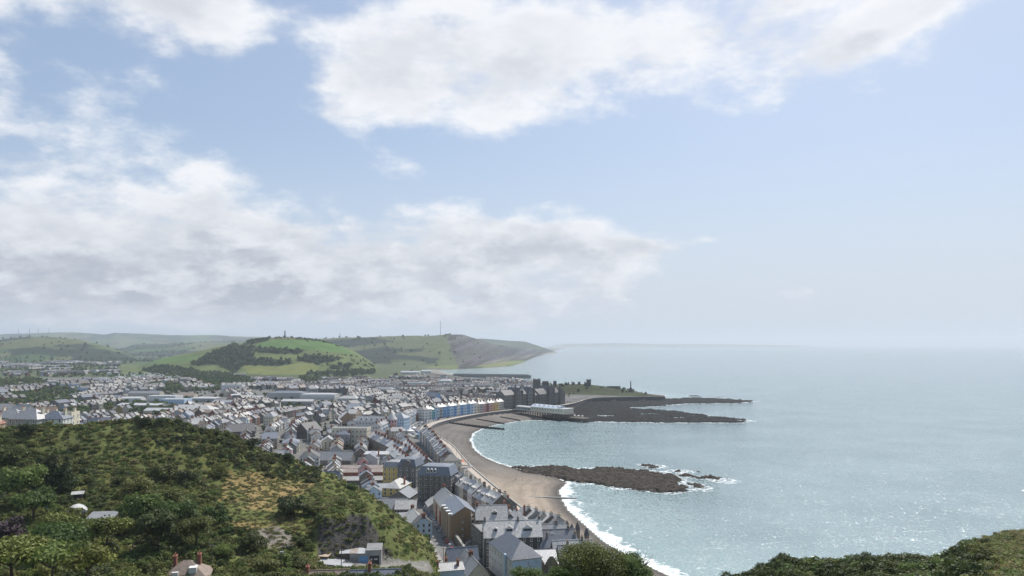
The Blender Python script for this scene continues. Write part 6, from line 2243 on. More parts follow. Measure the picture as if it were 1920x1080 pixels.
rng2 = random.Random(8)
for c, z in good[NEAR_HOUSES:]:
    x, y, ang, w, dd, hh, rs, kind, wl, rf, _, _ = c
    ca, sa = math.cos(ang), math.sin(ang)

    def P(a, b, zz):
        return (x + ca * a - sa * b, y + sa * a + ca * b, z + zz)
    hw, hd = w / 2, dd / 2
    k = rng2.uniform(0.5, 0.95)
    cw = tuple(v * k for v in pal_w[wl[1]])
    k = rng2.uniform(0.5, 1.05)
    cr = tuple(v * k for v in pal_r[rf[1]])
    if kind == 'flat':
        for (a, b) in (((-hw, -hd), (hw, -hd)), ((hw, -hd), (hw, hd)), ((hw, hd), (-hw, hd)), ((-hw, hd), (-hw, -hd))):
            fq([P(*a, -2), P(*b, -2), P(*b, hh), P(*a, hh)], cw)
        fq([P(-hw, -hd, hh), P(hw, -hd, hh), P(hw, hd, hh), P(-hw, hd, hh)], (0.25, 0.25, 0.25), 0.3)
    else:
        fq([P(-hw, -hd, -2), P(hw, -hd, -2), P(hw, -hd, hh), P(-hw, -hd, hh)], cw)
        fq([P(hw, hd, -2), P(-hw, hd, -2), P(-hw, hd, hh), P(hw, hd, hh)], cw)
        fq([P(hw, -hd, -2), P(hw, hd, -2), P(hw, hd, hh), P(hw, 0, hh + rs), P(hw, -hd, hh)], cw)
        fq([P(-hw, hd, -2), P(-hw, -hd, -2), P(-hw, -hd, hh), P(-hw, 0, hh + rs), P(-hw, hd, hh)], cw)
        o = 0.3
        fq([P(-hw - o, -hd - o, hh - 0.1), P(hw + o, -hd - o, hh - 0.1), P(hw + o, 0, hh + rs + 0.15), P(-hw - o, 0, hh + rs + 0.15)], cr, 1.0)
        fq([P(hw + o, hd + o, hh - 0.1), P(-hw - o, hd + o, hh - 0.1), P(-hw - o, 0, hh + rs + 0.15), P(hw + o, 0, hh + rs + 0.15)], cr, 1.0)
        if y < 2000:
            cc = (0.24, 0.10, 0.075) if rng2.random() < 0.6 else (0.5, 0.47, 0.4)
            a0, a1, b0, b1 = hw - 0.8, hw, -0.9, 0.9
            for (a, b) in (((a0, b0), (a1, b0)), ((a1, b0), (a1, b1)), ((a1, b1), (a0, b1)), ((a0, b1), (a0, b0))):
                fq([P(*a, hh + rs - 1.5), P(*b, hh + rs - 1.5), P(*b, hh + rs + 1.3), P(*a, hh + rs + 1.3)], cc)
            fq([P(a0, b0, hh + rs + 1.3), P(a1, b0, hh + rs + 1.3), P(a1, b1, hh + rs + 1.3), P(a0, b1, hh + rs + 1.3)], (0.3, 0.2, 0.15))
        for s in ((-1, 1) if y < 1500 else ()):
            n = max(2, int(w / 2.8))
            for r in range(2):
                for q in range(n):
                    a = -hw + w * (q + 0.5) / n
                    zz = 1.0 + r * (hh - 0.5) / 2
                    yy = s * (hd + 0.06)
                    fq([P(a - 0.55 * s * -1, yy, zz), P(a + 0.55 * s * -1, yy, zz), P(a + 0.55 * s * -1, yy, zz + 1.6), P(a - 0.55 * s * -1, yy, zz + 1.6)], (0.035, 0.04, 0.05), 0.9)
me = bpy.data.meshes.new('far_houses')
me.from_pydata(FV, [], FF)
ats = me.attributes.new('paint', 'FLOAT_COLOR', 'FACE')
ats.data.foreach_set('color', np.array(FC, np.float32).ravel())
me.materials.append(hm_)
me.update()
far_houses = stuff(link('far_houses', me), 'countless small houses with slate roofs filling the far town and valley', 'houses')
print('houses', len(good), 'faces', len(FF))

# caravan park in the valley: pale rows of roofs that read as one mass
b = MB()
rng3 = random.Random(3)
for r in range(13):
    for k in range(34):
        px = 150 + k * 6.2 + rng3.uniform(-1.5, 1.5) + r * 5
        row = 727.5 - r * 1.75
        if px < 240 - r * 0 and r > 4 and rng3.random() < 0.7:
            continue
        x, y = W(px, row, 9)
        z = hz(x, y)
        a = 0.2 + rng3.uniform(-0.1, 0.1)
        if rng3.random() < 0.2:
            continue
        m = 0 if rng3.random() < 0.7 else 1
        c, s = math.cos(a), math.sin(a)
        q = [(x + c * u - s * v, y + s * u + c * v) for u, v in ((-4.5, -1.8), (4.5, -1.8), (4.5, 1.8), (-4.5, 1.8))]
        b.add([(p[0], p[1], z - 0.5) for p in q] + [(p[0], p[1], z + 2.6) for p in q] + [((q[0][0] + q[3][0]) / 2, (q[0][1] + q[3][1]) / 2, z + 3.3), ((q[1][0] + q[2][0]) / 2, (q[1][1] + q[2][1]) / 2, z + 3.3)],
              [(0, 1, 5, 4), (1, 2, 6, 9, 5), (2, 3, 7, 6), (3, 0, 4, 8, 7), (4, 5, 9, 8), (6, 7, 8, 9)], m)
stuff(b.build('caravans', [M_WHITE, mat('caravan_green', (0.34, 0.45, 0.40), 0.6, 0.08, 1.0)]), 'rows of pale caravans in the valley park below the hill', 'caravans')

# ------------------------------------------------------------------ vegetation
L_HAW = leafmat('leaf_hawthorn', (0.128, 0.145, 0.042))
L_DARK = leafmat('leaf_gorse', (0.060, 0.080, 0.027), trans=0.28)
L_SYC = leafmat('leaf_sycamore', (0.112, 0.160, 0.042))
L_PALE = leafmat('leaf_pale', (0.150, 0.176, 0.042), trans=0.25)
L_BRAC = leafmat('leaf_bracken', (0.155, 0.182, 0.054), hue=0.03)
L_DRY = leafmat('leaf_dry_grass', (0.195, 0.176, 0.072))
L_COPPER = leafmat('leaf_copper', (0.040, 0.027, 0.032), trans=0.12)
L_WOOD = leafmat('leaf_far_wood', (0.050, 0.098, 0.022), trans=0.35)
M_BARK = mat('bark', (0.09, 0.07, 0.055), 0.95, 0.3, 3.0)


def leaf_mesh(name, lobes, n, size, m, seed=0, flat=0.0, shell=0.55, up=0.25):
    """many leaf-sized faces through the volume of a few overlapping lobes"""
    r = np.random.RandomState(seed)
    lb = np.array(lobes, float)
    wgt = lb[:, 3] ** 2
    k = r.choice(len(lb), n, p=wgt / wgt.sum())
    d = r.normal(size=(n, 3))
    d /= np.linalg.norm(d, axis=1)[:, None]
    d[:, 2] = np.where(d[:, 2] < -0.35, -d[:, 2], d[:, 2])
    rad = lb[k, 3] * (shell + (1 - shell) * r.rand(n) ** 0.5) * (1 + 0.16 * r.normal(size=n))
    sq = lb[k, 4] if lb.shape[1] > 4 else np.ones(n)
    c = lb[k, :3] + d * rad[:, None] * np.stack([np.ones(n), np.ones(n), sq], 1)
    nr = d + r.normal(size=(n, 3)) * 0.55
    nr[:, 2] += up
    nr /= np.linalg.norm(nr, axis=1)[:, None]
    t = np.cross(nr, r.normal(size=(n, 3)))
    t /= np.linalg.norm(t, axis=1)[:, None] + 1e-9
    b = np.cross(nr, t)
    s = size * (0.6 + 0.8 * r.rand(n))[:, None]
    bend = nr * s * 0.25
    v = np.stack([c - t * s * 0.9, c - b * s * 0.5 - bend * 0.3, c + t * s * 0.9, c + b * s * 0.5 + bend * 0.3], 1).reshape(-1, 3)
    me = bpy.data.meshes.new(name)
    me.vertices.add(4 * n)
    me.vertices.foreach_set('co', v.astype(np.float32).ravel())
    me.loops.add(4 * n)
    me.loops.foreach_set('vertex_index', np.arange(4 * n, dtype=np.int32))
    me.polygons.add(n)
    me.polygons.foreach_set('loop_start', np.arange(0, 4 * n, 4, dtype=np.int32))
    me.polygons.foreach_set('loop_total', np.full(n, 4, np.int32))
    me.update(calc_edges=True)
    a = me.attributes.new('tone', 'FLOAT', 'FACE')
    lob = r.rand(len(lb))[k]
    a.data.foreach_set('value', np.clip(0.5 * r.rand(n) + 0.5 * lob, 0, 1).astype(np.float32))
    me.materials.append(m)
    return me


def crown_lobes(seed, r, h, n=14, flat=0.8, z0=0.45):
    g = random.Random(seed)
    out = []
    for i in range(n):
        a = g.uniform(0, 2 * math.pi)
        q = r * 0.68 * math.sqrt(g.random())
        zz = h * (z0 + (0.9 - z0) * g.random() * (1 - 0.35 * (q / r) ** 2))
        out.append((q * math.cos(a), q * math.sin(a), zz, r * g.uniform(0.26, 0.46), flat * g.uniform(0.7, 1.0)))
    out.append((0, 0, h * (z0 + 0.15), r * 0.6, flat))
    return out


def trunk_mesh(name, h, r, seed=0, lean=0.0):
    g = random.Random(seed)
    b = MB()
    b.tube((0, 0, -1.0), (lean * 0.4, 0, h * 0.4), h * 0.035, h * 0.025, 7)
    top = (lean * 0.4, 0, h * 0.4)
    for i in range(6):
        a = 2 * math.pi * i / 6 + g.uniform(-0.4, 0.4)
        q = r * g.uniform(0.4, 0.7)
        e = (top[0] + q * math.cos(a), q * math.sin(a), h * g.uniform(0.58, 0.8))
        md = ((top[0] + e[0]) / 2, e[1] / 2, (top[2] + e[2]) / 2 + h * 0.03)
        b.tube(top, md, h * 0.016, h * 0.011, 5)
        b.tube(md, e, h * 0.011, h * 0.004, 5)
        for k in range(2):
            f = (e[0] + g.uniform(-0.2, 0.2) * r, e[1] + g.uniform(-0.2, 0.2) * r, e[2] + h * 0.1)
            b.tube(md, f, h * 0.007, h * 0.003, 4)
    return b.mesh(name, M_BARK)


CR = {}


def crown(kind, m, var):
    """shared crown meshes, unit radius about 1, by habit"""
    key = (kind, m.name, var)
    if key not in CR:
        if kind == 'round':
            CR[key] = (leaf_mesh('crown', crown_lobes(var, 4.6, 9.0, 16), 3400, 0.34, m, var), trunk_mesh('trunk', 9.0, 4.0, var))
        elif kind == 'spread':
            CR[key] = (leaf_mesh('crown', crown_lobes(var + 20, 5.4, 7.0, 16, 0.5, 0.62), 3000, 0.32, m, var), trunk_mesh('trunk', 7.5, 5.0, var, 1.0))
        elif kind == 'bush':
            CR[key] = (leaf_mesh('crown', crown_lobes(var + 40, 3.2, 3.8, 12, 0.8, 0.2), 2000, 0.27, m, var), trunk_mesh('trunk', 3.4, 2.4, var))
        elif kind == 'conifer':
            lb = [(0.3 * math.sin(i), 0.3 * math.cos(i * 2), 1.6 + i * 1.0, 2.9 - 0.27 * i, 0.6) for i in range(9)] + [(2.2 * math.cos(i * 1.3), 2.2 * math.sin(i * 1.3), 2 + (i % 4) * 1.2, 1.1, 0.6) for i in range(9)]
            CR[key] = (leaf_mesh('crown', lb, 2600, 0.33, m, var), trunk_mesh('trunk', 10.0, 2.0, var))
    return CR[key]


def plant(name, label, cat, kind, m, x, y, s, var=0, rot=None, z=None, group=None, sz=None):
    c, t = crown(kind, m, var)
    zz = (hz(x, y) if z is None else z)
    root = thing(name, label, cat, (x, y, zz - 0.2), rot if rot is not None else (x * 3.7 + y) % 6.28, group)
    root.scale = (s, s, s if sz is None else sz)
    link('crown', c, root)
    link('trunk', t, root)
    return root


def on_hill(px, row):
    """where the line of sight through (px, row) meets the near ground"""
    v = (540.0 - row) / F
    dy = math.cos(PITCH) - math.sin(PITCH) * v
    dz = math.sin(PITCH) + math.cos(PITCH) * v
    yy = np.linspace(40, 345, 900)
    t = yy / dy
    xx = (px - 960) / F * t
    zz = CAMZ + dz * t
    hh = height(xx, yy)
    k = np.argmax(hh >= zz)
    return float(xx[k]), float(yy[k]), float(hh[k])


# trees of the hillside one can point at: px, row of foot, kind, leaf, scale, label
trees = [
    (35, 958, 'round', L_SYC, 1.59, 'broad green tree at the left edge above the copper tree'),
    (10, 905, 'round', L_HAW, 1.52, 'green tree at the far left edge, halfway up the hillside'),
    (62, 985, 'round', L_SYC, 1.31, 'leafy green tree between the copper tree and the polytunnel'),
    (75, 925, 'conifer', L_DARK, 1.38, 'dark brownish conifer left of the polytunnel, leftmost of three'),
    (98, 920, 'conifer', L_DARK, 1.45, 'tallest dark conifer above the polytunnel'),
    (122, 925, 'conifer', L_DARK, 1.24, 'dark conifer right above the polytunnel'),
    (18, 1052, 'round', L_COPPER, 1.17, 'purple-leaved copper tree at the left edge'),
    (100, 1020, 'spread', L_PALE, 1.17, 'yellow-green spreading tree left of the grey shed roof'),
    (200, 1042, 'round', L_PALE, 1.27, 'round golden-green tree just below the grey shed roof'),
    (150, 1025, 'spread', L_PALE, 1.03, 'pale tree between the two yellow-green trees by the shed'),
    (105, 1068, 'spread', L_SYC, 1.52, 'wide mid-green tree in front of the yellow-green ones'),
    (25, 1098, 'spread', L_PALE, 1.38, 'pale tree in the bottom left corner'),
    (95, 1100, 'spread', L_SYC, 1.24, 'green tree second from the bottom left corner'),
    (160, 1100, 'spread', L_PALE, 1.17, 'pale green tree at the bottom edge left of the steps'),
    (238, 1098, 'bush', L_PALE, 1.02, 'light green round bush beside the foot of the steps'),
    (245, 968, 'round', L_HAW, 1.31, 'dark leafy tree right of the polytunnel'),
    (262, 1005, 'round', L_SYC, 1.38, 'big leafy tree above the wooden steps'),
    (300, 985, 'round', L_HAW, 1.38, 'dense tree in the middle of the wooded gully'),
    (330, 1015, 'round', L_SYC, 1.31, 'leafy tree above the red-stacked house'),
    (295, 1040, 'round', L_DARK, 1.31, 'dark shaded tree between steps and red-stacked house'),
    (368, 1030, 'round', L_HAW, 1.17, 'dark tree left of the flat-topped thorn'),
    (418, 1052, 'spread', L_SYC, 0.62, 'flat-topped windswept thorn tree right of the red-stacked house'),
    (280, 945, 'bush', L_HAW, 1.80, 'wide thorn thicket top in the wooded gully'),
    (340, 960, 'bush', L_HAW, 1.68, 'olive thicket on the slope above the gully trees'),
    (400, 985, 'bush', L_SYC, 1.50, 'green thicket at the edge of the dry yellow grass'),
    (300, 900, 'bush', L_HAW, 1.80, 'dark bush mound in the middle of the hillside'),
    (355, 905, 'bush', L_DARK, 1.62, 'dark bush right of the mid-slope mound'),
    (410, 895, 'bush', L_HAW, 1.56, 'grey-green bush on the upper right of the slope'),
    (545, 965, 'bush', L_DARK, 1.80, 'big dark bush at the head of the quarry'),
    (580, 965, 'bush', L_HAW, 1.20, 'smaller bush right of the big dark one at the quarry head'),
    (470, 1040, 'bush', L_DARK, 1.74, 'large dark rounded bush left of the scree'),
    (500, 1075, 'bush', L_HAW, 1.32, 'bush by the lamp post at the bottom edge'),
    (565, 1070, 'bush', L_HAW, 1.20, 'green bush left of the quarry sheds'),
    (525, 1062, 'bush', L_SYC, 1.08, 'leafy bush between the scree and the quarry sheds'),
    (268, 798, 'bush', L_DARK, 1.20, 'dark bush standing on the very crest of the hill'),
    (52, 815, 'bush', L_DARK, 1.44, 'dark bush on the crest below the slate-roofed houses'),
    (300, 800, 'bush', L_DARK, 1.08, 'dark bush right of the crest bush'),
    (140, 845, 'bush', L_HAW, 0.96, 'pointed bush beside the pole near the crest'),
    (470, 838, 'bush', L_DARK, 1.20, 'dark bush on the right-hand skyline of the hill'),
    (540, 868, 'bush', L_DARK, 1.20, 'dark bush halfway down the right-hand skyline'),
    (660, 920, 'bush', L_SYC, 0.96, 'green bush on the skyline before the long sheds'),
    (640, 950, 'bush', L_HAW, 0.84, 'small bush on the turf above the quarry face'),
]
for i, (px, row, kind, lm, s, lb) in enumerate(trees):
    x, y, z = on_hill(px, row)
    plant('bush' if kind == 'bush' else ('conifer_tree' if kind == 'conifer' else 'hillside_tree'), lb, 'bush' if kind == 'bush' else 'tree', kind, lm, x, y, s, var=i % 3, z=z)
x, y = at(768, 990, 11)
for i, (dx, s) in enumerate(((-4, 0.9), (0.5, 1.0), (5, 0.85))):
    plant('bush', ['left dark garden bush beside the cream gabled building', 'middle dark garden bush beside the cream gabled building', 'right dark garden bush beside the cream gabled building'][i], 'bush', 'bush', L_DARK, x + dx, y + 4, s, var=i, group='bushes by the cream gabled building')
x, y = at(886, 1043, 15)
plant('bush', 'bright yellow-green bush beside the slate-roofed house at the street end', 'bush', 'bush', L_PALE, x + 0.6, y + 14, 0.62, z=hz(x, y + 14) + 2.5)
for i in range(7):
    t = street[2 + i * 2]
    o = offset_line(street, -8.0)[2 + i * 2]
    plant('bush', '%s garden bush from the near end along the wall right of the street' % ordinal(i), 'bush', 'bush', L_SYC, o[0], o[1], 0.55, var=i % 3, group='bushes along the street wall')
# dark town trees that stand out among roofs
tt_ = [(897, 742), (905, 740), (912, 742), (918, 745), (652, 838), (660, 840), (455, 728), (470, 731), (485, 730), (400, 742), (415, 748), (225, 765), (240, 770), (262, 762), (285, 772), (300, 765), (618, 742), (632, 745), (600, 848), (594, 852)]
wh = ['by the narrow cream tower house', 'below the cream hotel', 'before the white and dark office block', 'near the cream school', 'above the valley terraces', 'by the pale-roofed store', 'beside the long church hall']
wi = [0, 0, 0, 0, 1, 1, 2, 2, 2, 3, 3, 4, 4, 4, 4, 4, 5, 5, 6, 6]
cnt = {}
for i, (px, row) in enumerate(tt_):
    x, y = at(px, row, 9)
    k = cnt.setdefault(wi[i], 0)
    cnt[wi[i]] += 1
    plant('town_tree', '%s dark town tree %s, counted from the left' % (ordinal(k), wh[wi[i]]), 'tree', 'round', L_DARK, x, y, 1.05 if row < 790 else 0.6, var=i % 3, group='trees among the roofs')

# nearest trees at the bottom edge and on the right-hand headland
gA = leaf_mesh('crown', crown_lobes(7, 6.4, 10.5, 30, 0.8, 0.35), 15000, 0.20, L_HAW, 7)
gB = leaf_mesh('crown', crown_lobes(9, 4.6, 7.5, 22, 0.8, 0.35), 9000, 0.18, L_SYC, 9)
for i, (px, row, y, me_, s, lb) in enumerate([(1105, 1024, 92, gA, 0.70, 'large dark leafy tree nearest the surf at the bottom edge'), (1180, 1040, 96, gB, 0.85, 'leafy tree right of the large dark tree at the bottom edge'), (990, 1063, 95, gB, 0.6, 'small tree below the curved stone gables'), (1052, 1056, 90, gB, 0.55, 'tree between the small one and the large dark tree')]):
    x = (px - 960) / F * y
    H = (10.2 if me_ is gA else 7.2) * s
    root = thing('leafy_tree', lb, 'tree', (x, y, Zr(row, y) - H), i * 1.3)
    root.scale = (s, s, s)
    link('crown', me_, root)
    link('trunk', trunk_mesh('trunk', 9.0, 4.0, i), root)


# ---- scattered cover: one object per kind, instanced
def scatter_object(name, pts, protos, label, cat, smin=0.7, smax=1.3, seed=1, squash=None):
    r = np.random.RandomState(seed)
    n = len(pts)
    me = bpy.data.meshes.new(name)
    me.vertices.add(n)
    me.vertices.foreach_set('co', np.asarray(pts, np.float32).ravel())
    a = me.attributes.new('spin', 'FLOAT', 'POINT')
    a.data.foreach_set('value', (r.rand(n) * 6.283).astype(np.float32))
    a = me.attributes.new('size', 'FLOAT', 'POINT')
    a.data.foreach_set('value', (smin + (smax - smin) * r.rand(n) ** 1.5).astype(np.float32))
    a = me.attributes.new('pick', 'INT', 'POINT')
    a.data.foreach_set('value', r.randint(0, len(protos), n).astype(np.int32))
    me.update()
    o = link(name, me)
    cl = bpy.data.collections.new(name + '_kinds')
    for i, pm_ in enumerate(protos):
        po = bpy.data.objects.new('%s_kind_%d' % (name, i), pm_)
        cl.objects.link(po)
    ng = bpy.data.node_groups.new(name + '_scatter', 'GeometryNodeTree')
    ng.interface.new_socket('Geometry', in_out='INPUT', socket_type='NodeSocketGeometry')
    ng.interface.new_socket('Geometry', in_out='OUTPUT', socket_type='NodeSocketGeometry')
    nd = ng.nodes
    gi, go = nd.new('NodeGroupInput'), nd.new('NodeGroupOutput')
    ip = nd.new('GeometryNodeInstanceOnPoints')
    ci = nd.new('GeometryNodeCollectionInfo')
    ci.inputs['Collection'].default_value = cl
    ci.inputs['Separate Children'].default_value = True
    ci.inputs['Reset Children'].default_value = True
    ip.inputs['Pick Instance'].default_value = True

    def attr(nm, typ):
        q = nd.new('GeometryNodeInputNamedAttribute')
        q.data_type = typ
        q.inputs['Name'].default_value = nm
        return q.outputs['Attribute']
    cx_ = nd.new('ShaderNodeCombineXYZ')
    ng.links.new(attr('spin', 'FLOAT'), cx_.inputs[2])
    ng.links.new(cx_.outputs[0], ip.inputs['Rotation'])
    ng.links.new(attr('size', 'FLOAT'), ip.inputs['Scale'])
    ng.links.new(attr('pick', 'INT'), ip.inputs['Instance Index'])
    ng.links.new(gi.outputs[0], ip.inputs['Points'])
    ng.links.new(ci.outputs[0], ip.inputs['Instance'])
    ng.links.new(ip.outputs[0], go.inputs[0])
    md = o.modifiers.new('scatter', 'NODES')
    md.node_group = ng
    return stuff(o, label, cat)


cell_area = np.abs(np.gradient(GX, axis=1) * np.gradient(GY, axis=0))


def pick_points(mask, n, seed, dz=0.0):
    r = np.random.RandomState(seed)
    idx = np.flatnonzero(mask.ravel())
    if len(idx) == 0:
        return np.zeros((0, 3))
    w = cell_area.ravel()[idx]
    k = r.choice(idx, n, p=w / w.sum())
    y = GY.ravel()[k]
    i, j = np.unravel_index(k, GX.shape)
    dyc = np.gradient(GY, axis=0)[i, j]
    dxc = np.gradient(GX, axis=1)[i, j]
    x = GX.ravel()[k] + (r.rand(n) - 0.5) * dxc
    y = y + (r.rand(n) - 0.5) * dyc
    z = height(x, y) + dz
    return np.stack([x, y, z], 1)


def low_mound(var, m, n=150, size=0.26, r=1.5, h=0.9):
    return leaf_mesh('mound', crown_lobes(var + 60, r, h, 8, 0.6, 0.1), n, size, m, var)


hillm = (GY > 165) & (GY < 345) & (PXg < 850) & (PXg > -120) & (ROWg < 1110) & nh & ~rk & ~yard
opn = tan_zone | scree
f_b = fbm(GX / 30.0, GY / 30.0, 4, 91)
turf = pxpoly([(560, 860), (640, 880), (860, 1000), (860, 1100), (700, 1045), (680, 950), (600, 950)], PXg, ROWg)
bush_m = hillm & ~opn & (f_b > 0.52) & ~turf
dense = hillm & pxpoly([(-150, 880), (120, 850), (230, 880), (330, 890), (440, 930), (400, 1000), (470, 1060), (480, 1110), (-150, 1110)], PXg, ROWg)
protos_b = [leaf_mesh('shrub', crown_lobes(70 + i, 1.9 + 0.3 * (i % 2), 2.3, 9, 0.8, 0.15), 620, 0.25, [L_HAW, L_DARK, L_SYC, L_HAW, L_BRAC][i], i) for i in range(5)]
protos_m = [low_mound(i, [L_BRAC, L_HAW, L_BRAC, L_DRY, L_SYC][i]) for i in range(5)]
protos_d = [low_mound(10 + i, [L_DRY, L_BRAC, L_DRY][i], 120, 0.2, 1.2, 0.5) for i in range(3)]
pts = np.concatenate([pick_points(bush_m, 900, 1, -0.3), pick_points(dense, 800, 2, -0.3)])
scatter_object('hillside_scrub', pts, protos_b, 'tangled dark scrub and thorn covering the near hillside', 'scrub', 0.45, 1.35, 1)
pts = np.concatenate([pick_points(hillm & ~opn & ~turf, 6500, 3, -0.2), pick_points(hillm & turf, 900, 31, -0.45), pick_points(hillm & bush_m, 1500, 4, -0.15)])
scatter_object('bracken', pts, protos_m, 'green bracken and rough growth over the near hillside', 'bracken', 0.5, 1.5, 2)
scatter_object('dry_grass', pick_points(opn & hillm, 1500, 5, -0.2), protos_d, 'dry yellow grass tufts on the open part of the hillside', 'grass', 0.4, 1.2, 3)
rkm = rk & (GY > 225)
scatter_object('quarry_growth', pick_points(rkm | (hillm & yard), 150, 6, -0.2), protos_m, 'small plants clinging to the quarry face', 'plants', 0.3, 0.8, 4)
# crest hedge: dark gorse along the skyline running down to the right
cr_m = hillm & (GY > 305) & (PXg > 255) & (PXg < 600)
scatter_object('skyline_gorse', pick_points(cr_m, 420, 7, -0.3), [protos_b[1], protos_b[1], protos_b[0]], 'dark gorse along the skyline of the near hill', 'gorse', 0.5, 1.15, 5)
# headland at the right
hd_m = (GY > 42) & (GY < 96) & (PXg > 1290) & (PXg < 2150)
protos_h = [leaf_mesh('shrub', crown_lobes(90 + i, 1.3, 1.25, 10, 0.8, 0.12), 1300, 0.115, [L_DARK, L_HAW, L_DARK, L_SYC][i], 30 + i) for i in range(4)]
scatter_object('headland_shrubs', pick_points(hd_m & (PXg < 1830), 900, 8, -0.35), protos_h, 'dark low shrubs on the near headland at the right', 'shrubs', 0.55, 1.25, 6)
protos_t = [leaf_mesh('tussock', crown_lobes(95 + i, 0.8, 0.4, 6, 0.6, 0.1), 420, 0.09, [L_BRAC, L_DRY, L_BRAC][i], 40 + i, up=0.6) for i in range(3)]
hd_g = (GY > 42) & (GY < 116) & (PXg > 1700) & (PXg < 2200)
scatter_object('headland_grass', pick_points(hd_g, 2400, 9, -0.15), protos_t, 'rough grass on the headland above the rock edge', 'grass', 0.5, 1.3, 7)
# woods on the hills and in the valley
protos_w = [leaf_mesh('wood_tree', crown_lobes(110 + i, 4.4, 8.5, 9, 0.85, 0.25), 190, 1.15, [L_WOOD, L_WOOD, L_HAW, L_WOOD][i], 60 + i) for i in range(4)]
wm_ = np.zeros(GX.shape, bool)
for wp in wood_polys:
    wm_ |= pxpoly(wp, PXg, ROWg) & penw
pts = [pick_points(wm_, 4200, 10, -1.2)]
sm_ = np.zeros(GX.shape, bool)
for wp in scrub_polys:
    sm_ |= pxpoly(wp, PXg, ROWg) & pen
pts.append(pick_points(sm_, 420, 11, -4.0))
scatter_object('hill_woodland', np.concatenate(pts), protos_w, 'dark woods and hedges on the slopes of the monument hill', 'woodland', 0.8, 1.35, 8)
vm = pin & (GY > 1950) & (GY < 3600) & (GZ < 40) & ~pen & (PXg < 330) & (fbm(GX / 170.0, GY / 170.0, 3, 14) > 0.47)
tzm = np.zeros(GX.shape, bool)
for tz in TREE_ZONES:
    tzm |= pxpoly(tz, PXg, ROWg) & (GY > 600) & (GY < 2300)
pts = np.concatenate([pick_points(vm, 1500, 12, -1.0), pick_points(tzm, 2700, 13, -1.0)])
protos_v = [leaf_mesh('wood_tree', crown_lobes(130 + i, 4.4, 8.5, 9, 0.85, 0.25), 210, 1.1, [L_WOOD, L_SYC, L_HAW, L_SYC][i], 80 + i) for i in range(4)]
scatter_object('valley_woodland', pts, protos_v, 'green woodland filling the valley floor left of town', 'woodland', 0.6, 1.35, 9)
gap = fbm(GX / 55.0, GY / 75.0, 2, 44) > 0.64
gm_ = pin & (GY > 520) & (GY < 1950) & (PXg > 200) & (GZ < 25)
dpm = dist_line(prom_line, GX.ravel(), GY.ravel()).reshape(GX.shape) > 45
scatter_object('garden_greenery', np.concatenate([pick_points(gm_ & dpm, 1500, 15, -2.0), pick_points(gm_ & dpm & gap & (GY > 800), 1100, 18, -1.2)]), protos_w, 'small trees and shrubs tucked between the roofs of the town', 'greenery', 0.35, 0.85, 10)
fm = np.zeros(GX.shape, bool)
for wp in allt_woods:
    fm |= pxpoly(wp, PXg, ROWg) & al
for wp in west_woods:
    fm |= pxpoly(wp, PXg, ROWg) & (GY > 3000)
fm |= wf & (GY < 7500) & (ROWg < 690) & insl & (GZ > 6)
edge_c = np.abs(np.gradient(cell, axis=0)) + np.abs(np.gradient(cell, axis=1))
hedge = far & (GY < 7000) & (edge_c > 0.12) & insl & (GZ > 5) & (PXg < 850)
pts = np.concatenate([pick_points(fm, 6000, 16, -1.0), pick_points(hedge, 1500, 17, -2.5)])
scatter_object('far_woodland', pts, protos_w, 'distant woods and hedgerows on the far hills', 'woodland', 0.9, 1.9, 11)

# ------------------------------------------------------------------ houses on the left behind the crest, small things on the hillside
lh = [(32, 762, 372, 15, 10, 5.0, 4.0, 'hip', M_CREAM, M_SLATE, 0.1, 'slate hip-roofed house behind the hill crest, left of the twin-gabled one'),
      (68, 762, 365, 18, 11, 5.2, 4.6, 'hip', M_GREYR, M_SLATE, -0.15, 'large house with twin slate hips behind the hill crest'),
      (112, 766, 368, 14, 10, 5.0, 3.6, 'hip', M_WHITE, M_SLATE_BLUE, 0.1, 'white house with blue slate roof behind the hill crest'),
      (137, 763, 385, 8, 9, 7.0, 1.5, 'flat', M_CREAM, M_FLAT, 0.1, 'narrow cream house, rightmost of the group behind the hill crest'),
      (8, 766, 380, 11, 9, 6.0, 3.2, 'gx', M_BRICK_RED, M_TILE_RED, 0.2, 'red-roofed brick house at the left edge behind the crest'),
      (-4, 778, 352, 9, 9, 4.5, 3.0, 'gy', M_BRICK, M_TILE_RED, 0.2, 'brown-roofed brick house cut by the left edge'),
      (52, 754, 410, 12, 9, 6.0, 3.4, 'gx', M_WHITE, M_SLATE, -0.3, 'white house with slate roof and stacks behind the twin hips'),
      (12, 752, 430, 12, 9, 6.5, 3.4, 'gx', M_GREYR, M_SLATE, 0.5, 'grey house farthest back behind the hill crest'),
      (95, 758, 420, 12, 9, 6.0, 3.4, 'gx', M_CREAM, M_TILE_BROWN, 0.3, 'cream house with brown roof and tall stacks behind the crest')]
for px, row, y, w, d_, h, rise, kind, wl, rf, rot, lb in lh:
    x = (px - 960) / F * y
    house('hilltop_house', lb, 'house', x, y, rot, w * 0.88, d_, h, rise, kind, wl, rf, chim=[(w * 0.3, 1.0), (-w * 0.3, 1.0)], chim_mat=M_CREAM, rows=2, spacing=2.8, level=2, base=Zr(row + 5, y) - h - rise, chim_h=0.5)

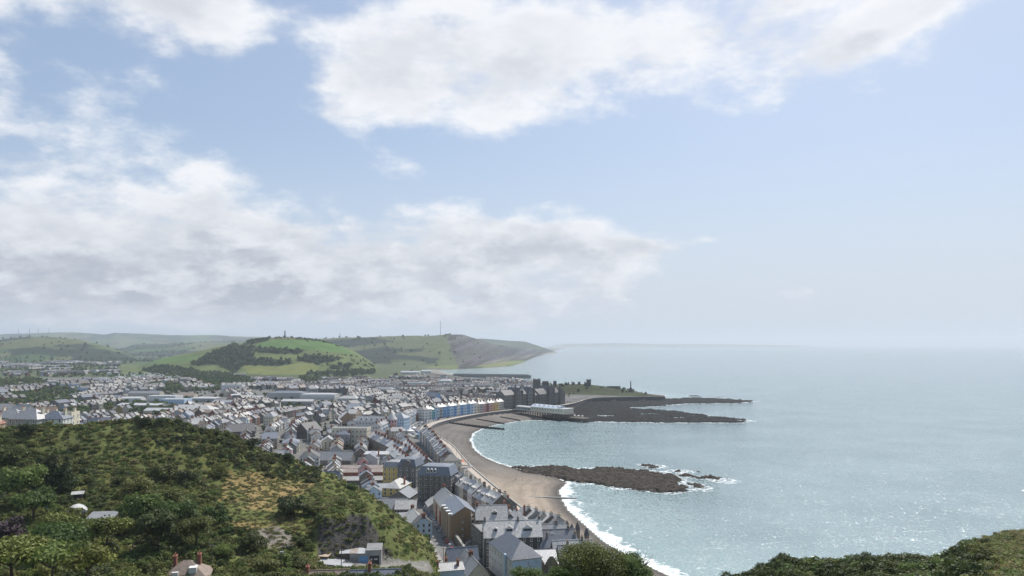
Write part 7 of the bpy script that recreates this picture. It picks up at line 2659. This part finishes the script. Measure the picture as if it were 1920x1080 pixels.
# polytunnel, sheds and odds in the gardens
x, y, z = on_hill(145, 962)
pt = thing('polytunnel', 'white plastic polytunnel in the hillside garden', 'polytunnel', (x, y, z - 0.2), 0.5)
arc = [(2.9 * math.cos(math.pi * i / 12), 2.4 * math.sin(math.pi * i / 12)) for i in range(13)]
M_POLY = mat('polythene', (0.62, 0.62, 0.60), 0.45, 0.1, 1.0)
MB().add([(a, -3.2, q) for a, q in arc] + [(a, 3.2, q) for a, q in arc], [(i, i + 1, 14 + i, 13 + i) for i in range(12)] + [tuple(range(12, -1, -1)), tuple(range(13, 26))]).build('cover', M_POLY, pt)
for k in range(4):
    b = MB()
    for i in range(12):
        b.tube((arc[i][0] * 1.01, -3.2 + 2.13 * k, arc[i][1] * 1.01), (arc[i + 1][0] * 1.01, -3.2 + 2.13 * k, arc[i + 1][1] * 1.01), 0.05, n=4)
    b.build('hoop', M_METAL, pt)
MB().box(-0.6, 0.6, -3.26, -3.21, 0, 1.7).build('door', M_GREYR, pt)
x, y, z = on_hill(192, 992)
house('shed', 'garden shed with grey sheet roof above the golden-green tree', 'shed', x, y, 0.15, 7, 4.5, 2.2, 1.0, 'lean', M_WOOD, M_SLATE, rows=0, base=z + 1.2)
x, y, z = on_hill(145, 938)
house('shed', 'small dark shed with pale strip roof above the polytunnel', 'shed', x, y, 0.4, 3.2, 2.0, 2.0, 0.6, 'lean', M_DARKMETAL, M_SLATE_PALE, rows=0, base=z)
x, y, z = on_hill(88, 958)
tn_ = thing('netting_cage', 'small teal netting tent among the garden greenery', 'netting', (x, y, z))
MB().add([(-1, -1, 0), (1, -1, 0), (1, 1, 0), (-1, 1, 0), (0, 0, 2.6)], [(0, 1, 4), (1, 2, 4), (2, 3, 4), (3, 0, 4)]).build('net', mat('net_teal', (0.05, 0.22, 0.22), 0.8, 0.1, 2.0), tn_)
MB().tube((0, 0, 0), (0, 0, 2.7), 0.05, n=5).build('pole', M_WOOD, tn_)
# wooden steps with rails
sa, sb_ = on_hill(243, 1030), on_hill(268, 1066)
st_ = thing('garden_steps', 'wooden steps with handrails going down past the trees', 'steps', (sb_[0], sb_[1], sb_[2]))
v = Vector(sa) - Vector(sb_)
for k in range(14):
    p = v * (k / 14)
    MB().box(p.x - 0.7, p.x + 0.7, p.y - 0.25, p.y + 0.25, p.z - 0.3, p.z + 0.25).build('tread', M_WOOD, st_)
for s in (-0.75, 0.75):
    MB().tube((s, 0, 1.2), (v.x + s, v.y, v.z + 1.2), 0.07, n=5).build('handrail', M_WOOD, st_)
    for k in range(5):
        p = v * (k / 4)
        MB().box(p.x + s - 0.09, p.x + s + 0.09, p.y - 0.09, p.y + 0.09, p.z - 0.3, p.z + 1.5).build('post', M_WOOD, st_)


def pole(name, label, cat, x, y, z, h, kind):
    rt = thing(name, label, cat, (x, y, z))
    if kind == 'telegraph':
        MB().tube((0, 0, -1), (0, 0, h), 0.14, 0.10, 7).build('post', M_WOOD, rt)
        MB().box(-0.9, 0.9, -0.07, 0.07, h - 0.6, h - 0.45).build('crossarm', M_WOOD, rt)
        for s in (-0.75, -0.3, 0.3, 0.75):
            MB().tube((s, 0, h - 0.45), (s, 0, h - 0.25), 0.05, n=5).build('insulator', M_TRIM, rt)
    else:
        MB().tube((0, 0, -1), (0, 0, h), 0.11, 0.07, 7).build('post', M_DARKMETAL, rt)
        MB().box(-0.5, 0.5, -0.35, 0.35, h, h + 0.35).build('lantern', M_METAL, rt)
        MB().box(-0.4, 0.4, -0.25, 0.25, h - 0.08, h).build('lens', M_TRIM, rt)
    return rt


x, y, z = on_hill(396, 1076)
pole('telegraph_pole', 'wooden telegraph pole below the flat-topped thorn tree', 'pole', x, y, z, 7.5, 'telegraph')
x, y, z = on_hill(127, 852)
pole('telegraph_pole', 'thin pole with crossarm near the crest of the hill', 'pole', x, y, z, 6.0, 'telegraph')
x, y, z = on_hill(527, 1085)
pole('street_lamp', 'street lamp at the bottom edge left of the quarry', 'street lamp', x, y, z, 6.5, 'lamp')
x, y, z = on_hill(678, 1068)
pole('telegraph_pole', 'pole standing before the blue-fronted garage', 'pole', x - 6, y, z, 6.0, 'telegraph')
sl = offset_line(street, 5.0)
pole('telegraph_pole', 'pole on the left pavement of the street opposite the brick apartments', 'pole', sl[8][0], sl[8][1], hz(*sl[8]), 8.0, 'telegraph')
x, y, z = on_hill(287, 1078)
rb = thing('litter_bin', 'small red bin at the foot of the steps', 'bin', (x, y, z))
MB().lathe([(0.28, 0), (0.34, 1.0), (0.36, 1.0), (0.30, 1.12)], 10).build('body', M_RED, rb)
MB().lathe([(0.37, 1.12), (0.1, 1.3)], 10).build('lid', M_DARKMETAL, rb)
# garden walls right of the street
wl_ = offset_line(street, -7.0)
wall_along('garden_wall', 'stone garden wall along the right side of the street', [p for p in wl_ if 300 < p[1] < 372], 7.0, 11.3, M_STONE_GREY)

# ------------------------------------------------------------------ cars
M_TYRE = mat('tyre', (0.02, 0.02, 0.02), 0.8, 0.1, 2.0)
M_LAMP = mat('lamp_glass', (0.7, 0.7, 0.7), 0.2, 0.05, 1.0)
M_TAIL = mat('tail_lamp', (0.4, 0.02, 0.02), 0.3, 0.05, 1.0)


def paint(nm, rgb):
    return mat('car_' + nm, rgb, 0.28, 0.04, 0.8, spec=0.6)


PAINT = {'white': paint('white', (0.72, 0.72, 0.72)), 'silver': paint('silver', (0.42, 0.44, 0.46)), 'black': paint('black', (0.02, 0.02, 0.022)), 'red': paint('red', (0.45, 0.03, 0.03)), 'blue': paint('blue', (0.12, 0.30, 0.58)),
         'dark grey': paint('dark_grey', (0.08, 0.085, 0.09)), 'dark blue': paint('dark_blue', (0.03, 0.05, 0.12))}


def section_loft(b, secs, m=0):
    """loft through cross sections: each (x, half width, z bottom, z top, top half width)"""
    vs = []
    for (x, hw, z0, z1, tw) in secs:
        vs += [(x, -hw, z0), (x, hw, z0), (x, hw * 1.0, (z0 + z1) / 2), (x, tw, z1), (x, -tw, z1), (x, -hw * 1.0, (z0 + z1) / 2)]
    fs = []
    for i in range(len(secs) - 1):
        for k in range(6):
            fs.append((6 * i + k, 6 * i + (k + 1) % 6, 6 * i + 6 + (k + 1) % 6, 6 * i + 6 + k))
    fs.append(tuple(range(5, -1, -1)))
    o = 6 * (len(secs) - 1)
    fs.append(tuple(range(o, o + 6)))
    b.add(vs, fs, m)


b = MB()
section_loft(b, [(-2.1, 0.70, 0.35, 0.80, 0.62), (-2.0, 0.82, 0.25, 0.92, 0.76), (-1.2, 0.87, 0.22, 0.98, 0.80), (0.7, 0.87, 0.22, 0.96, 0.80), (1.7, 0.83, 0.25, 0.84, 0.74), (2.08, 0.70, 0.33, 0.68, 0.60)])
CAR_BODY = b.v, b.f, b.m
b = MB()
section_loft(b, [(-1.95, 0.74, 0.90, 0.98, 0.68), (-1.35, 0.76, 0.93, 1.42, 0.58), (-0.2, 0.77, 0.93, 1.47, 0.60), (0.35, 0.77, 0.93, 1.42, 0.58), (1.05, 0.74, 0.90, 0.97, 0.66)])
CAR_GLASS = b.mesh('cabin_glass', M_GLASS)
b = MB()
b.add([(-1.4, -0.585, 1.44), (0.34, -0.585, 1.44), (0.34, 0.585, 1.44), (-1.4, 0.585, 1.44), (-1.3, -0.5, 1.51), (0.15, -0.5, 1.52), (0.15, 0.5, 1.52), (-1.3, 0.5, 1.51)], [(0, 1, 5, 4), (1, 2, 6, 5), (2, 3, 7, 6), (3, 0, 4, 7), (4, 5, 6, 7)])
CAR_ROOF = b.v, b.f, b.m
CAR_WHEEL = MB().tube((0, -0.1, 0), (0, 0.1, 0), 0.32, n=12).mesh('wheel', M_TYRE)
CAR_LIGHT = MB().box(-0.05, 0.05, -0.16, 0.16, -0.07, 0.07).mesh('headlight', M_LAMP)
CAR_TAIL = MB().box(-0.05, 0.05, -0.14, 0.14, -0.09, 0.09).mesh('tail_light', M_TAIL)
CMESH = {}


def car(colour, label, x, y, z, rot, group, name='parked_car'):
    if colour not in CMESH:
        p = MB()
        p.v, p.f, p.m = list(CAR_BODY[0]), list(CAR_BODY[1]), list(CAR_BODY[2])
        q = MB()
        q.v, q.f, q.m = list(CAR_ROOF[0]), list(CAR_ROOF[1]), list(CAR_ROOF[2])
        CMESH[colour] = (p.mesh('car_body', PAINT[colour]), q.mesh('car_roof', PAINT[colour]))
    rt = thing(name, label, 'car', (x, y, z), rot, group)
    link('body', CMESH[colour][0], rt)
    link('cabin_glass', CAR_GLASS, rt)
    link('roof', CMESH[colour][1], rt)
    for wx in (-1.3, 1.3):
        for wy in (-0.78, 0.78):
            link('wheel', CAR_WHEEL, rt, (wx, wy, 0.32))
    for wy in (-0.55, 0.55):
        link('headlight', CAR_LIGHT, rt, (2.02, wy, 0.62))
        link('tail_light', CAR_TAIL, rt, (-2.05, wy, 0.75))
    return rt


lane = offset_line(street, -3.0)
ly = [p[1] for p in lane]
lx = [p[0] for p in lane]
cars = [(933, 'white'), (939, 'dark grey'), (945, 'white'), (951, 'silver'), (957, 'dark blue'), (963, 'silver'), (969, 'white'), (975, 'silver'), (981, 'dark grey'), (987, 'silver'), (1000, 'black'), (1006, 'red'), (1014, 'silver'), (1021, 'red'), (1028, 'blue')]
for i, (row, colr_) in enumerate(cars):
    _, y = W(820, row, 10.0)
    x = float(np.interp(y, ly, lx))
    k = min(range(len(lane)), key=lambda q: abs(lane[q][1] - y))
    t = Vector(lane[min(k + 1, len(lane) - 1)]) - Vector(lane[k - 1])
    car(colr_, '%s car, %s from the far end of the line parked beside the brick apartments' % (colr_, ordinal(i)), x, y, max(hz(x, y), 7.0) + 0.17, math.atan2(t.y, t.x) + (math.pi if i % 3 else 0), 'cars parked along the street')
rng4 = random.Random(4)
pk = ['white', 'silver', 'black', 'red', 'blue', 'dark grey', 'dark blue', 'white', 'silver', 'dark grey']
ra_, rb_ = resample(offset_line(prom, 19.3), 6.3), resample(offset_line(prom, 12.6), 6.3)
for li, (line, nm) in enumerate(((ra_, 'line by the seafront houses'), (rb_, 'line by the promenade edge'))):
    k = 0
    for i in range(1, len(line) - 1):
        p = line[i]
        if not (770 < p[1] < 1320) or rng4.random() < (0.25 if p[1] < 1120 else 0.35):
            continue
        t = Vector(line[i + 1]) - Vector(line[i - 1])
        c_ = rng4.choice(pk)
        car(c_, '%s car, %s from the bandstand in the parked %s' % (c_, ordinal(k), nm), p[0], p[1], PZ - 0.11, math.atan2(t.y, t.x), 'cars along the promenade')
        k += 1

# lamp posts along the promenade
lp = resample(offset_line(prom, 1.5), 34)
k = 0
for p in lp:
    if 560 < p[1] < 1300:
        pole('promenade_lamp', '%s lamp post along the promenade counted from the near end' % ordinal(k), 'street lamp', p[0], p[1], PZ, 6.5, 'lamp')['group'] = 'promenade lamps'
        k += 1

# two walkers on the sand (one skinned body each)
M_CLOTH = [mat('dark_clothes', (0.03, 0.03, 0.035), 0.9, 0.2, 3.0), mat('blue_clothes', (0.06, 0.08, 0.13), 0.9, 0.2, 3.0)]
M_SKIN = mat('skin', (0.45, 0.28, 0.21), 0.6, 0.05, 3.0)
M_HAIR = mat('hair', (0.05, 0.035, 0.025), 0.8, 0.1, 5.0)


def person(label, x, y, z, rot, cm):
    rt = thing('person', label, 'person', (x, y, z), rot, 'walkers on the beach')
    J = [((0, 0, 0.95), 0.15), ((0, 0, 1.2), 0.15), ((0, 0, 1.42), 0.16), ((0, 0, 1.52), 0.065),
         ((0.1, 0.02, 0.9), 0.1), ((0.12, 0.12, 0.5), 0.07), ((0.12, 0.05, 0.08), 0.05), ((0.12, 0.22, 0.04), 0.045),
         ((-0.1, -0.02, 0.9), 0.1), ((-0.12, -0.06, 0.5), 0.07), ((-0.12, -0.22, 0.1), 0.05), ((-0.12, -0.07, 0.03), 0.045),
         ((0.2, 0, 1.4), 0.065), ((0.27, -0.06, 1.13), 0.05), ((0.28, 0.06, 0.9), 0.036),
         ((-0.2, 0, 1.4), 0.065), ((-0.27, 0.03, 1.13), 0.05), ((-0.27, 0.16, 0.92), 0.036)]
    E = [(0, 1), (1, 2), (2, 3), (0, 4), (4, 5), (5, 6), (6, 7), (0, 8), (8, 9), (9, 10), (10, 11), (2, 12), (12, 13), (13, 14), (2, 15), (15, 16), (16, 17)]
    me = bpy.data.meshes.new('body')
    me.from_pydata([j[0] for j in J], E, [])
    me.materials.append(cm)
    o = link('body', me, rt)
    sk = o.modifiers.new('skin', 'SKIN')
    for i, j in enumerate(J):
        me.skin_vertices[0].data[i].radius = (j[1], j[1])
        me.skin_vertices[0].data[i].use_root = (i == 0)
    o.modifiers.new('sub', 'SUBSURF').render_levels = 1
    h = MB().lathe([(0.05, 1.52), (0.075, 1.57), (0.1, 1.66), (0.1, 1.72), (0.06, 1.78), (0.01, 1.79)], 10)
    h.box(-0.015, 0.015, 0.085, 0.12, 1.63, 1.68)
    h.build('head', M_SKIN, rt)
    MB().lathe([(0.108, 1.66), (0.112, 1.73), (0.07, 1.80), (0.01, 1.815)], 10, cy=-0.015).build('hair', M_HAIR, rt)
    return rt


if hasattr(bpy.types.Mesh, 'skin_vertices'):
    pass
for i, (px, row) in enumerate(((967, 901), (979, 902))):
    x, y = W(px, row, 1.5)
    try:
        person(['walker in dark clothes on the near beach, left of the pair', 'walker in dark blue clothes on the near beach, right of the pair'][i], x, y, hz(x, y), 0.6 + i, M_CLOTH[i])
    except Exception as ex:
        print('person', ex)

# ------------------------------------------------------------------ the air: thin even haze round the whole place
hm = bpy.data.materials.new('haze_air')
hm.use_nodes = True
T = NT(hm.node_tree)
T.n.clear()
o_ = T.new('ShaderNodeOutputMaterial')
pv = T.new('ShaderNodeVolumePrincipled')
pv.inputs['Color'].default_value = HAZE_COLOUR
pv.inputs['Density'].default_value = HAZE_DENSITY
pv.inputs['Anisotropy'].default_value = 0.35
T.l.new(pv.outputs[0], o_.inputs['Volume'])
hb = MB().box(-52000, 52000, -600, 46500, -300, 330)
haze = stuff(hb.build('haze', hm))
